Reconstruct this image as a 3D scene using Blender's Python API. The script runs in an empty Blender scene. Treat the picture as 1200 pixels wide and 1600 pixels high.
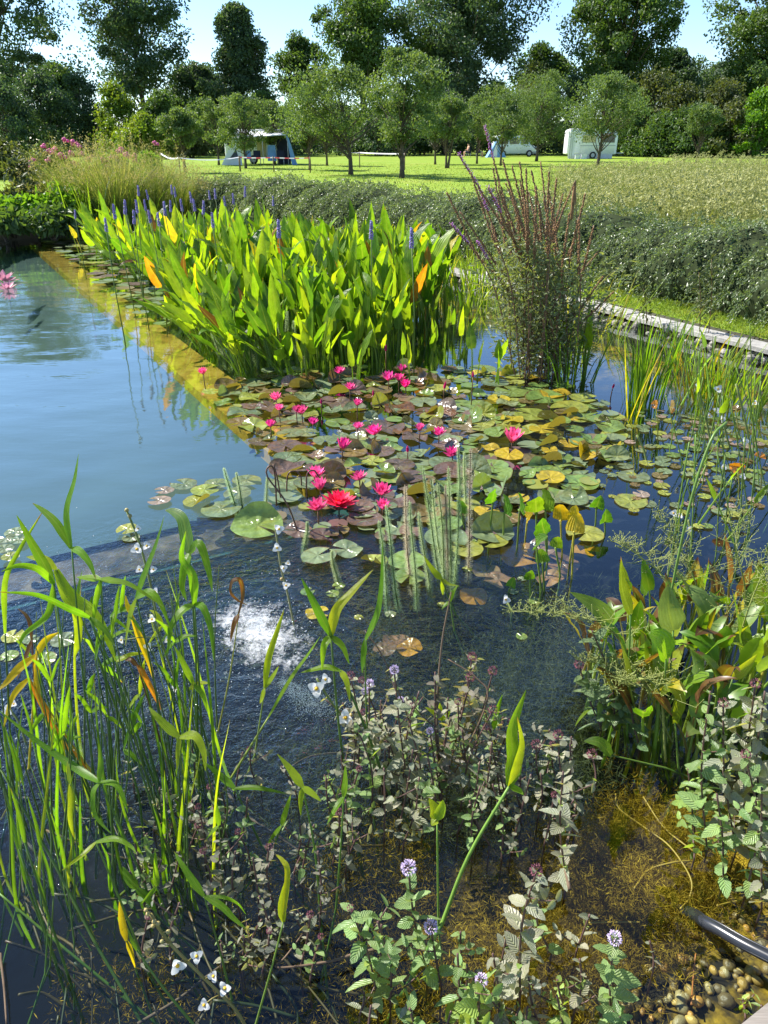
import bpy, math, random
import numpy as np
from mathutils import Vector, Matrix, Quaternion

scene = bpy.context.scene
col = scene.collection

# ------------------------------------------------------------------ camera, world, sun, exposure
F_PX, EYE, PITCH = 1155.0, 1.75, math.radians(26.7)
cam_data = bpy.data.cameras.new('camera')
cam_data.sensor_fit = 'VERTICAL'
cam_data.sensor_height = 36.0
cam_data.lens = 36.0 * F_PX / 1600.0
cam_data.clip_start = 0.05
cam_data.clip_end = 2000.0
cam = bpy.data.objects.new('camera', cam_data)
cam.location = (0, 0, EYE)
cam.rotation_euler = (math.pi / 2 - PITCH, 0, 0)
col.objects.link(cam)
scene.camera = cam

SUN_AZ, SUN_EL = math.radians(-62.0), math.radians(46.0)     # azimuth from +Y, towards +X
SUN_DIR = Vector((math.sin(SUN_AZ) * math.cos(SUN_EL), math.cos(SUN_AZ) * math.cos(SUN_EL), math.sin(SUN_EL)))
world = bpy.data.worlds.new('World')
scene.world = world
world.use_nodes = True
wn = world.node_tree
wn.nodes.clear()
w_out = wn.nodes.new('ShaderNodeOutputWorld')
w_bg = wn.nodes.new('ShaderNodeBackground')
w_sky = wn.nodes.new('ShaderNodeTexSky')
w_sky.sky_type = 'NISHITA'
w_sky.sun_disc = False
w_sky.sun_elevation = SUN_EL
w_sky.sun_rotation = SUN_AZ
w_sky.air_density = 0.9
w_sky.dust_density = 0.0
w_sky.ozone_density = 5.0
w_bg.inputs['Strength'].default_value = 0.105
wn.links.new(w_sky.outputs[0], w_bg.inputs['Color'])
wn.links.new(w_bg.outputs[0], w_out.inputs['Surface'])

sun_data = bpy.data.lights.new('sun', 'SUN')
sun_data.energy = 5.0
sun_data.angle = math.radians(0.5)
sun_data.color = (1.0, 0.95, 0.86)
sun = bpy.data.objects.new('sun', sun_data)
sun.rotation_euler = (-SUN_DIR).to_track_quat('-Z', 'Y').to_euler()
sun.location = (0, 0, 30)
col.objects.link(sun)

scene.view_settings.view_transform = 'Standard'
scene.view_settings.look = 'None'
scene.view_settings.exposure = 1.22
scene.view_settings.gamma = 1.0
scene.view_settings.use_curve_mapping = False
scene.cycles.max_bounces = 10
scene.cycles.transparent_max_bounces = 24
scene.cycles.use_denoising = True
scene.cycles.sample_clamp_indirect = 6.0

# ------------------------------------------------------------------ helpers
rnd = random.Random(7)
npr = np.random.RandomState(11)
CP, SP = math.cos(PITCH), math.sin(PITCH)


def ray(u, v):
    a = (u - 600) / F_PX
    b = -(v - 800) / F_PX
    return Vector((a, CP + b * SP, -SP + b * CP))


def G(u, v, z=0.0):
    """point of the level z that the photograph shows at pixel u, v"""
    d = ray(u, v)
    return Vector((0, 0, EYE)) + d * ((z - EYE) / d.z)


def DY(u, v, y):
    """point at the distance y along the line of sight of u, v"""
    d = ray(u, v)
    return Vector((0, 0, EYE)) + d * (y / d.y)


def pxm(p):
    """photo pixels per metre at point p"""
    return F_PX / (p[1] * CP + (EYE - p[2]) * SP)


E1 = Vector((0.868, 0.496, 0)).normalized()      # across the pond
E2 = Vector((-E1.y, E1.x, 0))                    # along the pond, away from us
C0 = Vector((-0.474, 4.0, 0))                    # corner of the swimming basin


def AB(a, b, z=0.0):
    p = C0 + E1 * a + E2 * b
    p.z = z
    return p


def toAB(p):
    d = Vector((p[0], p[1], 0)) - C0
    return d.dot(E1), d.dot(E2)


def in_poly(x, y, poly):
    c = False
    j = len(poly) - 1
    for i in range(len(poly)):
        xi, yi = poly[i][0], poly[i][1]
        xj, yj = poly[j][0], poly[j][1]
        if (yi > y) != (yj > y) and x < (xj - xi) * (y - yi) / (yj - yi + 1e-12) + xi:
            c = not c
        j = i
    return c


def tag(o, label=None, cat=None, group=None, kind=None):
    if label:
        o['label'] = label
    if cat:
        o['category'] = cat
    if group:
        o['group'] = group
    if kind:
        o['kind'] = kind
    return o


def thing(name, label, cat, loc=(0, 0, 0), group=None):
    o = bpy.data.objects.new(name, None)
    o.location = loc
    o.empty_display_size = 0.1
    col.objects.link(o)
    return tag(o, label, cat, group)


def put(name, mesh, parent=None, mtx=None, color=None, kind=None, label=None):
    """link a mesh object; mtx is the WORLD matrix, parents are plain translated empties"""
    o = bpy.data.objects.new(name, mesh)
    col.objects.link(o)
    m = mtx if mtx is not None else Matrix.Identity(4)
    if parent is not None:
        o.parent = parent
        base = Matrix.Identity(4)
        p = parent
        while p is not None:
            base = p.matrix_basis @ base
            p = p.parent
        o.matrix_basis = base.inverted() @ m
    else:
        o.matrix_basis = m
    if color is not None:
        o.color = (color[0], color[1], color[2], 1)
    if kind:
        o['kind'] = kind
    if label:
        o['label'] = label
    return o


def place(loc, rz=0.0, scale=1.0, tilt=0.0, tilt_dir=0.0):
    m = Matrix.Translation(loc)
    if tilt:
        ax = Vector((-math.sin(tilt_dir), math.cos(tilt_dir), 0))
        m = m @ Matrix.Rotation(tilt, 4, ax)
    m = m @ Matrix.Rotation(rz, 4, 'Z')
    s = scale if isinstance(scale, (tuple, list)) else (scale, scale, scale)
    return m @ Matrix.Diagonal((s[0], s[1], s[2], 1))


def catmull(pts, n=4):
    pts = [Vector(p) for p in pts]
    if len(pts) < 3:
        if len(pts) == 2:
            return [pts[0].lerp(pts[1], i / n) for i in range(n + 1)]
        return pts
    P = [pts[0] * 2 - pts[1]] + pts + [pts[-1] * 2 - pts[-2]]
    out = []
    for i in range(1, len(P) - 2):
        p0, p1, p2, p3 = P[i - 1], P[i], P[i + 1], P[i + 2]
        for k in range(n):
            t = k / n
            out.append(0.5 * ((2 * p1) + (p2 - p0) * t + (2 * p0 - 5 * p1 + 4 * p2 - p3) * t * t + (3 * p1 - p0 - 3 * p2 + p3) * t ** 3))
    out.append(pts[-1])
    return out


class MB:
    """collects ribbons, tubes, boxes of ONE mesh"""

    def __init__(self):
        self.v, self.f, self.al, self.ac, self.mi = [], [], [], [], []

    def add(self, verts, faces, al=None, ac=None, mi=0):
        o = len(self.v)
        self.v += [tuple(p) for p in verts]
        self.f += [tuple(i + o for i in f) for f in faces]
        self.al += al if al is not None else [0.0] * len(verts)
        self.ac += ac if ac is not None else [0.0] * len(verts)
        self.mi += [mi] * len(faces)

    def ribbon(self, pts, widths, hint, fold=0.25, mi=0, wave=0.0, a0=0.0, a1=1.0, twist=0.0, grow=None):
        n = len(pts)
        vs, al, ac = [], [], []
        hint = Vector(hint)
        for i in range(n):
            T = (pts[min(i + 1, n - 1)] - pts[max(i - 1, 0)])
            if T.length < 1e-9:
                T = Vector((0, 0, 1))
            T.normalize()
            S = T.cross(hint)
            if S.length < 1e-3:
                S = T.orthogonal()
            S.normalize()
            t = i / (n - 1)
            if twist:
                S = Quaternion(T, twist * t) @ S
            N = S.cross(T)
            w = widths[i] if not callable(widths) else widths(t)
            wv = wave * w * math.sin(i * 2.1)
            vs += [pts[i] - S * w + N * (fold * w + wv), pts[i].copy(), pts[i] + S * w + N * (fold * w - wv)]
            al += [a0 + (a1 - a0) * t] * 3
            ac += [-1.0, 0.0, 1.0]
        fs = []
        for i in range(n - 1):
            k = i * 3
            fs += [(k, k + 1, k + 4, k + 3), (k + 1, k + 2, k + 5, k + 4)]
        self.add(vs, fs, al, ac, mi)

    def tube(self, pts, radii, n=5, mi=0, cap=True, a0=0.0, a1=0.0):
        m = len(pts)
        vs, al = [], []
        X = None
        for i in range(m):
            T = (pts[min(i + 1, m - 1)] - pts[max(i - 1, 0)])
            if T.length < 1e-9:
                T = Vector((0, 0, 1))
            T.normalize()
            if X is None:
                X = T.orthogonal().normalized()
            X = (X - T * X.dot(T))
            if X.length < 1e-6:
                X = T.orthogonal()
            X.normalize()
            Y = T.cross(X)
            r = radii[i] if isinstance(radii, (list, tuple)) else radii
            for k in range(n):
                a = 2 * math.pi * k / n
                vs.append(pts[i] + X * (r * math.cos(a)) + Y * (r * math.sin(a)))
                al.append(a0 + (a1 - a0) * i / (m - 1))
        fs = []
        for i in range(m - 1):
            for k in range(n):
                k2 = (k + 1) % n
                fs.append((i * n + k, i * n + k2, (i + 1) * n + k2, (i + 1) * n + k))
        if cap:
            fs.append(tuple(range(n - 1, -1, -1)))
            fs.append(tuple((m - 1) * n + k for k in range(n)))
        self.add(vs, fs, al, None, mi)

    def box(self, lo, hi, mi=0, mtx=None):
        x0, y0, z0 = lo
        x1, y1, z1 = hi
        vs = [Vector(p) for p in ((x0, y0, z0), (x1, y0, z0), (x1, y1, z0), (x0, y1, z0), (x0, y0, z1), (x1, y0, z1), (x1, y1, z1), (x0, y1, z1))]
        if mtx is not None:
            vs = [mtx @ p for p in vs]
        self.add(vs, [(3, 2, 1, 0), (4, 5, 6, 7), (0, 1, 5, 4), (1, 2, 6, 5), (2, 3, 7, 6), (3, 0, 4, 7)], mi=mi)

    def blob(self, c, r, n=8, m=5, mi=0, jit=0.0, rg=None):
        vs, fs = [], []
        R = r if isinstance(r, (tuple, list)) else (r, r, r)
        g = rg or rnd
        for i in range(m + 1):
            th = math.pi * i / m
            for k in range(n):
                ph = 2 * math.pi * k / n
                q = 1 + jit * (g.random() - 0.5)
                vs.append((c[0] + R[0] * q * math.sin(th) * math.cos(ph), c[1] + R[1] * q * math.sin(th) * math.sin(ph), c[2] + R[2] * q * math.cos(th)))
        for i in range(m):
            for k in range(n):
                k2 = (k + 1) % n
                fs.append((i * n + k, (i + 1) * n + k, (i + 1) * n + k2, i * n + k2))
        self.add(vs, fs, mi=mi)

    def mesh(self, name, mats, smooth=True):
        me = bpy.data.meshes.new(name)
        me.from_pydata(self.v, [], self.f)
        for m in (mats if isinstance(mats, (list, tuple)) else [mats]):
            me.materials.append(m)
        for nm, data in (('along', self.al), ('across', self.ac)):
            a = me.attributes.new(nm, 'FLOAT', 'POINT')
            a.data.foreach_set('value', np.array(data, dtype=np.float32))
        me.polygons.foreach_set('material_index', np.array(self.mi, dtype=np.int32))
        me.polygons.foreach_set('use_smooth', np.full(len(self.f), smooth, dtype=bool))
        me.update()
        return me


def mesh_np(name, V, Q, mat, tint=None, smooth=False, k=4):
    """mesh from numpy arrays: V (n,3), Q (m,k) faces"""
    me = bpy.data.meshes.new(name)
    V = np.ascontiguousarray(V, dtype=np.float32)
    Q = np.ascontiguousarray(Q, dtype=np.int32)
    me.vertices.add(len(V))
    me.vertices.foreach_set('co', V.ravel())
    me.loops.add(Q.size)
    me.loops.foreach_set('vertex_index', Q.ravel())
    me.polygons.add(len(Q))
    me.polygons.foreach_set('loop_start', np.arange(len(Q), dtype=np.int32) * k)
    me.polygons.foreach_set('use_smooth', np.full(len(Q), smooth, dtype=bool))
    if tint is not None:
        a = me.attributes.new('tint', 'FLOAT', 'POINT')
        a.data.foreach_set('value', np.ascontiguousarray(tint, dtype=np.float32))
    me.materials.append(mat)
    me.update(calc_edges=True)
    return me


def unit(v):
    return v / (np.linalg.norm(v, axis=1, keepdims=True) + 1e-9)


def leaf_cloud(P, L, W, D=None, droop=0.0, spread=1.0, rs=npr):
    """rhombic leaves at points P: length L, half width W (arrays or numbers), direction bias D"""
    n = len(P)
    d = rs.normal(size=(n, 3)) * spread
    if D is not None:
        d = d + D
    d[:, 2] -= droop
    d = unit(d)
    s = unit(np.cross(d, rs.normal(size=(n, 3))))
    nn = np.cross(s, d)
    L = np.broadcast_to(np.asarray(L, dtype=float), (n,))[:, None] * (0.7 + 0.6 * rs.rand(n, 1))
    W = np.broadcast_to(np.asarray(W, dtype=float), (n,))[:, None] * (0.8 + 0.4 * rs.rand(n, 1))
    V = np.empty((n, 4, 3))
    V[:, 0] = P
    V[:, 1] = P + d * L * 0.45 + s * W + nn * W * 0.3
    V[:, 2] = P + d * L - nn * W * 0.25
    V[:, 3] = P + d * L * 0.45 - s * W + nn * W * 0.3
    Q = np.arange(n * 4).reshape(n, 4)
    t = np.repeat(rs.rand(n), 4)
    return V.reshape(-1, 3), Q, t


# ------------------------------------------------------------------ materials
def new_mat(name):
    m = bpy.data.materials.new(name)
    m.use_nodes = True
    nt = m.node_tree
    nt.nodes.clear()
    out = nt.nodes.new('ShaderNodeOutputMaterial')
    return m, nt, out


def nd(nt, kind, ins=None, **props):
    n = nt.nodes.new(kind)
    for k, v in props.items():
        setattr(n, k, v)
    for k, v in (ins or {}).items():
        s = n.inputs[k]
        if isinstance(v, bpy.types.NodeSocket):
            nt.links.new(v, s)
        else:
            s.default_value = v
    return n


def rgb(c):
    return (c[0], c[1], c[2], 1.0)


def mixc(nt, f, a, b, mode='MIX'):
    n = nt.nodes.new('ShaderNodeMix')
    n.data_type = 'RGBA'
    n.blend_type = mode
    for s, v in ((n.inputs[0], f), (n.inputs[6], a), (n.inputs[7], b)):
        if isinstance(v, bpy.types.NodeSocket):
            nt.links.new(v, s)
        else:
            s.default_value = v if not isinstance(v, tuple) or len(v) == 4 else rgb(v)
    return n.outputs[2]


def math_n(nt, op, a, b=0.0, c=0.0, clamp=False):
    n = nt.nodes.new('ShaderNodeMath')
    n.operation = op
    n.use_clamp = clamp
    for s, v in zip(n.inputs, (a, b, c)):
        if isinstance(v, bpy.types.NodeSocket):
            nt.links.new(v, s)
        else:
            s.default_value = v
    return n.outputs[0]


def ramp(nt, fac, stops, interp='LINEAR'):
    n = nt.nodes.new('ShaderNodeValToRGB')
    n.color_ramp.interpolation = interp
    el = n.color_ramp.elements
    while len(el) < len(stops):
        el.new(0.5)
    for e, (p, c) in zip(el, stops):
        e.position = p
        e.color = rgb(c) if len(c) == 3 else c
    nt.links.new(fac, n.inputs[0])
    return n.outputs[0]


def noise(nt, scale, detail=3.0, rough=0.55, coord=None, w=None):
    n = nt.nodes.new('ShaderNodeTexNoise')
    n.inputs['Scale'].default_value = scale
    n.inputs['Detail'].default_value = detail
    n.inputs['Roughness'].default_value = rough
    if coord is not None:
        nt.links.new(coord, n.inputs['Vector'])
    return n.outputs[0]


def attr(nt, name):
    n = nt.nodes.new('ShaderNodeAttribute')
    n.attribute_name = name
    return n.outputs['Fac']


def leaf_shader(nt, out, colr, transl=0.4, rough=0.4, spec=0.5, tmul=(1.5, 1.45, 0.5), bump=None):
    if isinstance(colr, tuple):
        colr = nd(nt, 'ShaderNodeRGB').outputs[0].node.outputs[0] if False else mixc(nt, 0.0, colr, colr)
    bs = nd(nt, 'ShaderNodeBsdfPrincipled', {'Base Color': colr, 'Roughness': rough, 'Specular IOR Level': spec})
    tc = mixc(nt, 1.0, colr, rgb(tmul), 'MULTIPLY')
    tr = nd(nt, 'ShaderNodeBsdfTranslucent', {'Color': tc})
    if bump is not None:
        b = nd(nt, 'ShaderNodeBump', {'Height': bump, 'Strength': 0.5, 'Distance': 0.004})
        nt.links.new(b.outputs[0], bs.inputs['Normal'])
    mx = nd(nt, 'ShaderNodeMixShader', {0: transl, 1: bs.outputs[0], 2: tr.outputs[0]})
    nt.links.new(mx.outputs[0], out.inputs['Surface'])


def leaf_mat(name, transl=0.42, rough=0.38, spec=0.5, rib=0.35, tip=None, tip_at=0.8, tip_from=0.35, blotch=0.25, tmul=(2.3, 2.1, 0.5), lines=0.0, under=None, veins=0.0, spots=0.0, wavy=False):
    """leaf whose own colour is the object's colour; 'along' runs base to tip, 'across' side to side"""
    m, nt, out = new_mat(name)
    oi = nd(nt, 'ShaderNodeObjectInfo')
    tc = nd(nt, 'ShaderNodeTexCoord')
    geo = nd(nt, 'ShaderNodeNewGeometry')
    n1 = noise(nt, 14.0, 4.0, 0.6, geo.outputs['Position'])
    c = mixc(nt, 1.0, oi.outputs['Color'], ramp(nt, n1, [(0.25, (0.62, 0.66, 0.6)), (0.75, (1.35, 1.3, 1.2))]), 'MULTIPLY')
    if blotch:
        n2 = noise(nt, 5.0, 3.0, 0.6, geo.outputs['Position'])
        c = mixc(nt, math_n(nt, 'MULTIPLY', ramp(nt, n2, [(0.55, (0, 0, 0)), (0.72, (1, 1, 1))]), blotch), c, (0.3, 0.26, 0.03))
    ac = math_n(nt, 'ABSOLUTE', attr(nt, 'across'))
    if rib:
        c = mixc(nt, math_n(nt, 'MULTIPLY', ramp(nt, ac, [(0.0, (1, 1, 1)), (0.16, (0, 0, 0))]), rib), c, (0.3, 0.38, 0.1))
    h = None
    if lines:
        h = math_n(nt, 'SINE', math_n(nt, 'MULTIPLY', ac, 22.0))
        c = mixc(nt, math_n(nt, 'MULTIPLY', math_n(nt, 'MULTIPLY_ADD', h, 0.5, 0.5), lines), c, mixc(nt, 1.0, c, rgb((0.6, 0.65, 0.5)), 'MULTIPLY'))
    if veins:
        h = math_n(nt, 'SINE', math_n(nt, 'ADD', math_n(nt, 'MULTIPLY', attr(nt, 'along'), 42.0), math_n(nt, 'MULTIPLY', ac, -14.0)))
        c = mixc(nt, math_n(nt, 'MULTIPLY', math_n(nt, 'MULTIPLY_ADD', h, 0.5, 0.5), veins), c, mixc(nt, 1.0, c, rgb((0.55, 0.62, 0.5)), 'MULTIPLY'))
    if tip:
        al = math_n(nt, 'ADD', attr(nt, 'along'), math_n(nt, 'MULTIPLY_ADD', n1, 0.5, -0.25))
        r = nd(nt, 'ShaderNodeMapRange', {'Value': al, 'From Min': tip_at, 'From Max': tip_at + 0.12})
        rr = math_n(nt, 'MULTIPLY', r.outputs[0], math_n(nt, 'GREATER_THAN', oi.outputs['Random'], tip_from))
        c = mixc(nt, rr, c, tip)
    if spots:
        n3 = noise(nt, 130.0, 2.0, 0.5, geo.outputs['Position'])
        c = mixc(nt, math_n(nt, 'MULTIPLY', ramp(nt, n3, [(0.66, (0, 0, 0)), (0.72, (1, 1, 1))]), spots), c, (0.12, 0.07, 0.02))
    if wavy:
        h = math_n(nt, 'ADD', math_n(nt, 'MULTIPLY', noise(nt, 22.0, 2.0, 0.5, geo.outputs['Position']), 7.0), h)
    if under:
        c = mixc(nt, math_n(nt, 'MULTIPLY', geo.outputs['Backfacing'], 0.85), c, under)
    leaf_shader(nt, out, c, transl, rough, spec, tmul, h)
    return m


def foliage_mat(name, stops, transl=0.35, rough=0.5, spec=0.4, tmul=(1.8, 1.7, 0.5), patch=0.5, pscale=0.6):
    """scattered leaves: colour by the leaf's own random tint plus broad patches"""
    m, nt, out = new_mat(name)
    geo = nd(nt, 'ShaderNodeNewGeometry')
    t = attr(nt, 'tint')
    n1 = noise(nt, pscale, 2.0, 0.5, geo.outputs['Position'])
    f = math_n(nt, 'ADD', math_n(nt, 'MULTIPLY', t, 1 - patch), math_n(nt, 'MULTIPLY', ramp(nt, n1, [(0.3, (0, 0, 0)), (0.7, (1, 1, 1))]), patch))
    c = ramp(nt, f, stops)
    leaf_shader(nt, out, c, transl, rough, spec, tmul)
    return m


def plain_mat(name, c, rough=0.6, spec=0.4, var=0.25, scale=8.0, metal=0.0, bump=0.0, bscale=40.0):
    m, nt, out = new_mat(name)
    tc = nd(nt, 'ShaderNodeTexCoord')
    n1 = noise(nt, scale, 4.0, 0.6, tc.outputs['Object'])
    cc = mixc(nt, 1.0, rgb(c), ramp(nt, n1, [(0.25, (1 - var,) * 3), (0.75, (1 + var,) * 3)]), 'MULTIPLY')
    bs = nd(nt, 'ShaderNodeBsdfPrincipled', {'Base Color': cc, 'Roughness': rough, 'Specular IOR Level': spec, 'Metallic': metal})
    if bump:
        b = nd(nt, 'ShaderNodeBump', {'Height': noise(nt, bscale, 4.0, 0.65, tc.outputs['Object']), 'Strength': bump, 'Distance': 0.02})
        nt.links.new(b.outputs[0], bs.inputs['Normal'])
    nt.links.new(bs.outputs[0], out.inputs['Surface'])
    return m


def colour_mat(name, rough=0.6, spec=0.4, var=0.3, scale=10.0, bump=0.0, bscale=30.0):
    """the object's own colour, mottled"""
    m, nt, out = new_mat(name)
    oi = nd(nt, 'ShaderNodeObjectInfo')
    tc = nd(nt, 'ShaderNodeTexCoord')
    n1 = noise(nt, scale, 4.0, 0.65, tc.outputs['Object'])
    cc = mixc(nt, 1.0, oi.outputs['Color'], ramp(nt, n1, [(0.25, (1 - var,) * 3), (0.75, (1 + var,) * 3)]), 'MULTIPLY')
    bs = nd(nt, 'ShaderNodeBsdfPrincipled', {'Base Color': cc, 'Roughness': rough, 'Specular IOR Level': spec})
    if bump:
        b = nd(nt, 'ShaderNodeBump', {'Height': noise(nt, bscale, 4.0, 0.65, tc.outputs['Object']), 'Strength': bump, 'Distance': 0.02})
        nt.links.new(b.outputs[0], bs.inputs['Normal'])
    nt.links.new(bs.outputs[0], out.inputs['Surface'])
    return m


M = {}
M['leaf'] = leaf_mat('leaf_green', transl=0.48, lines=0.3, blotch=0.12, tip=(0.2, 0.12, 0.03), tip_at=0.93, tip_from=0.5, spots=0.5)
M['leaf_tip'] = leaf_mat('leaf_with_brown_tip', transl=0.4, tip=(0.10, 0.045, 0.02), tip_at=0.84, blotch=0.35)
M['pad'] = leaf_mat('lily_pad_skin', transl=0.28, rough=0.24, spec=0.8, rib=0.0, blotch=0.4, lines=0.12, tip=(0.12, 0.05, 0.03), tip_at=0.95, tip_from=0.25, spots=0.5, wavy=True, tmul=(1.8, 1.7, 0.4), under=(0.15, 0.13, 0.05))
M['mint'] = leaf_mat('mint_leaf', transl=0.3, rough=0.42, spec=0.5, rib=0.3, blotch=0.12, veins=0.2, spots=0.3)
M['stem'] = colour_mat('plant_stem', rough=0.45, var=0.25, scale=30)
M['petal'] = leaf_mat('petal', transl=0.35, rough=0.45, spec=0.3, rib=0.0, blotch=0.0, tmul=(1.3, 1.1, 1.2))
m, nt, out = new_mat('white_petal')
leaf_shader(nt, out, (0.8, 0.8, 0.78, 1.0), 0.5, 0.5, 0.3, (1.0, 1.0, 1.0))
M['white_petal'] = m
M['yellow_centre'] = plain_mat('yellow_centre', (0.7, 0.42, 0.03), 0.6, 0.3, 0.2, 200)
M['bark'] = plain_mat('bark', (0.10, 0.08, 0.06), 0.9, 0.2, 0.4, 6, bump=0.6, bscale=18)
M['twig'] = plain_mat('dry_twig', (0.13, 0.09, 0.06), 0.85, 0.2, 0.4, 20)
# ------------------------------------------------------------------ the setting: lawn, pond, water
A_END, B_NEAR, B_FAR, A_LEFT = 4.6, -3.26, 13.3, -16.0
LAWN_Z = 0.13

m, nt, out = new_mat('lawn_grass')
geo = nd(nt, 'ShaderNodeNewGeometry')
P_ = geo.outputs['Position']
n_big = noise(nt, 0.22, 4.0, 0.6, P_)
n_mid = noise(nt, 2.2, 4.0, 0.7, P_)
n_fin = noise(nt, 30.0, 3.0, 0.7, P_)
c = ramp(nt, n_big, [(0.35, (0.18, 0.30, 0.025)), (0.55, (0.24, 0.34, 0.035)), (0.75, (0.34, 0.33, 0.09))])
c = mixc(nt, 0.5, c, ramp(nt, n_mid, [(0.3, (0.10, 0.2, 0.02)), (0.62, (0.24, 0.31, 0.05)), (0.8, (0.33, 0.30, 0.12))]))
c = mixc(nt, 0.6, c, mixc(nt, 1.0, c, ramp(nt, n_fin, [(0.3, (0.55, 0.55, 0.5)), (0.7, (1.4, 1.4, 1.3))]), 'MULTIPLY'))
bs = nd(nt, 'ShaderNodeBsdfPrincipled', {'Base Color': c, 'Roughness': 0.85, 'Specular IOR Level': 0.15})
b = nd(nt, 'ShaderNodeBump', {'Height': n_fin, 'Strength': 0.7, 'Distance': 0.03})
nt.links.new(b.outputs[0], bs.inputs['Normal'])
nt.links.new(bs.outputs[0], out.inputs['Surface'])
M['lawn'] = m

FAR = 700.0
mb = MB()
outer = [AB(-FAR, -FAR, LAWN_Z), AB(FAR, -FAR, LAWN_Z), AB(FAR, FAR, LAWN_Z), AB(-FAR, FAR, LAWN_Z)]
inner = [AB(A_LEFT, B_NEAR - 0.3, LAWN_Z), AB(A_END + 0.19, B_NEAR - 0.3, LAWN_Z), AB(A_END + 0.19, B_FAR, LAWN_Z), AB(A_LEFT, B_FAR, LAWN_Z)]
mb.add(outer + inner, [(0, 1, 5, 4), (1, 2, 6, 5), (2, 3, 7, 6), (3, 0, 4, 7)])
tag(put('lawn', mb.mesh('lawn', M['lawn'], False)), 'mown grass round the pond and under the fruit trees', kind='structure')

# pond floor of the planting zone (with a shallow gravel shelf at the near right corner)
m, nt, out = new_mat('pond_floor_silt')
geo = nd(nt, 'ShaderNodeNewGeometry')
P_ = geo.outputs['Position']
n1 = noise(nt, 3.0, 6.0, 0.65, P_)
n2 = noise(nt, 22.0, 4.0, 0.7, P_)
sep = nd(nt, 'ShaderNodeSeparateXYZ', {0: P_})
shal = nd(nt, 'ShaderNodeMapRange', {'Value': sep.outputs[2], 'From Min': -0.5, 'From Max': -0.2})
silt = ramp(nt, n1, [(0.3, (0.002, 0.003, 0.005)), (0.6, (0.004, 0.005, 0.006)), (0.8, (0.02, 0.018, 0.01))])
gold = ramp(nt, n2, [(0.3, (0.06, 0.038, 0.008)), (0.52, (0.40, 0.24, 0.02)), (0.8, (0.70, 0.46, 0.05))])
n3 = noise(nt, 6.0, 5.0, 0.65, P_)
gold = mixc(nt, ramp(nt, n3, [(0.42, (0, 0, 0)), (0.62, (1, 1, 1))]), (0.022, 0.017, 0.009), gold)
c = mixc(nt, shal.outputs[0], silt, gold)
bs = nd(nt, 'ShaderNodeBsdfPrincipled', {'Base Color': c, 'Roughness': 0.9, 'Specular IOR Level': 0.1})
nt.links.new(bs.outputs[0], out.inputs['Surface'])
M['floor'] = m


def shelf_z(a, b):
    """height of the pond floor in the planting zone"""
    p = AB(a, b)
    z = -0.62
    # near right corner rises to a gravel shelf
    d = math.hypot((p.x - 0.95) / 0.70, (p.y - 1.2) / 0.75)
    z += 0.50 * math.exp(-d ** 2.2)
    d2 = max(0.0, 1 - abs(a - A_END) / 1.2)
    z += 0.35 * d2
    z += 0.10 * math.exp(-((b - B_NEAR) / 0.5) ** 2)
    return min(z, -0.07) + 0.03 * math.sin(a * 5.1 + b * 3.3) * math.sin(b * 4.7 - a)


NA, NB = 80, 110
vs, fs = [], []
for j in range(NB + 1):
    for i in range(NA + 1):
        a = -6 + (A_END + 0.1 + 6) * i / NA
        b = B_NEAR - 0.1 + (B_FAR - B_NEAR + 0.1) * j / NB
        z = shelf_z(a, b)
        if a < -0.02 and b > -0.33:
            z = -1.6
        vs.append(AB(a, b, z))
for j in range(NB):
    for i in range(NA):
        k = j * (NA + 1) + i
        fs.append((k, k + 1, k + NA + 2, k + NA + 1))
mb = MB()
mb.add(vs, fs)
pond_floor = tag(put('pond_floor', mb.mesh('pond_floor', M['floor'])), kind='structure')

# swimming basin: floor and the submerged walls with a ledge
M['basin'] = plain_mat('basin_liner', (0.04, 0.075, 0.07), 0.8, 0.2, 0.15, 0.4)
M['wallside'] = plain_mat('basin_wall_side', (0.022, 0.07, 0.07), 0.9, 0.1, 0.3, 1.0)
m, nt, out = new_mat('ledge_algae')
geo = nd(nt, 'ShaderNodeNewGeometry')
n1 = noise(nt, 6.0, 5.0, 0.7, geo.outputs['Position'])
c = ramp(nt, n1, [(0.3, (0.13, 0.08, 0.01)), (0.5, (0.36, 0.215, 0.022)), (0.75, (0.5, 0.32, 0.06))])
bs = nd(nt, 'ShaderNodeBsdfPrincipled', {'Base Color': c, 'Roughness': 0.9, 'Specular IOR Level': 0.1})
nt.links.new(bs.outputs[0], out.inputs['Surface'])
M['ledge'] = m
m, nt, out = new_mat('ledge_sand')
geo = nd(nt, 'ShaderNodeNewGeometry')
n1 = noise(nt, 5.0, 6.0, 0.75, geo.outputs['Position'])
c = ramp(nt, n1, [(0.35, (0.02, 0.02, 0.018)), (0.55, (0.10, 0.08, 0.06)), (0.75, (0.22, 0.17, 0.11))])
bs = nd(nt, 'ShaderNodeBsdfPrincipled', {'Base Color': c, 'Roughness': 0.9, 'Specular IOR Level': 0.1})
nt.links.new(bs.outputs[0], out.inputs['Surface'])
M['sand'] = m

mb = MB()
def basin_z(a, b):
    f = lambda d: (lambda t: t * t * (3 - 2 * t))(min(1, max(0, d / 2.2)))
    return -0.16 - 1.05 * f(-a) * f(b) 


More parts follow.
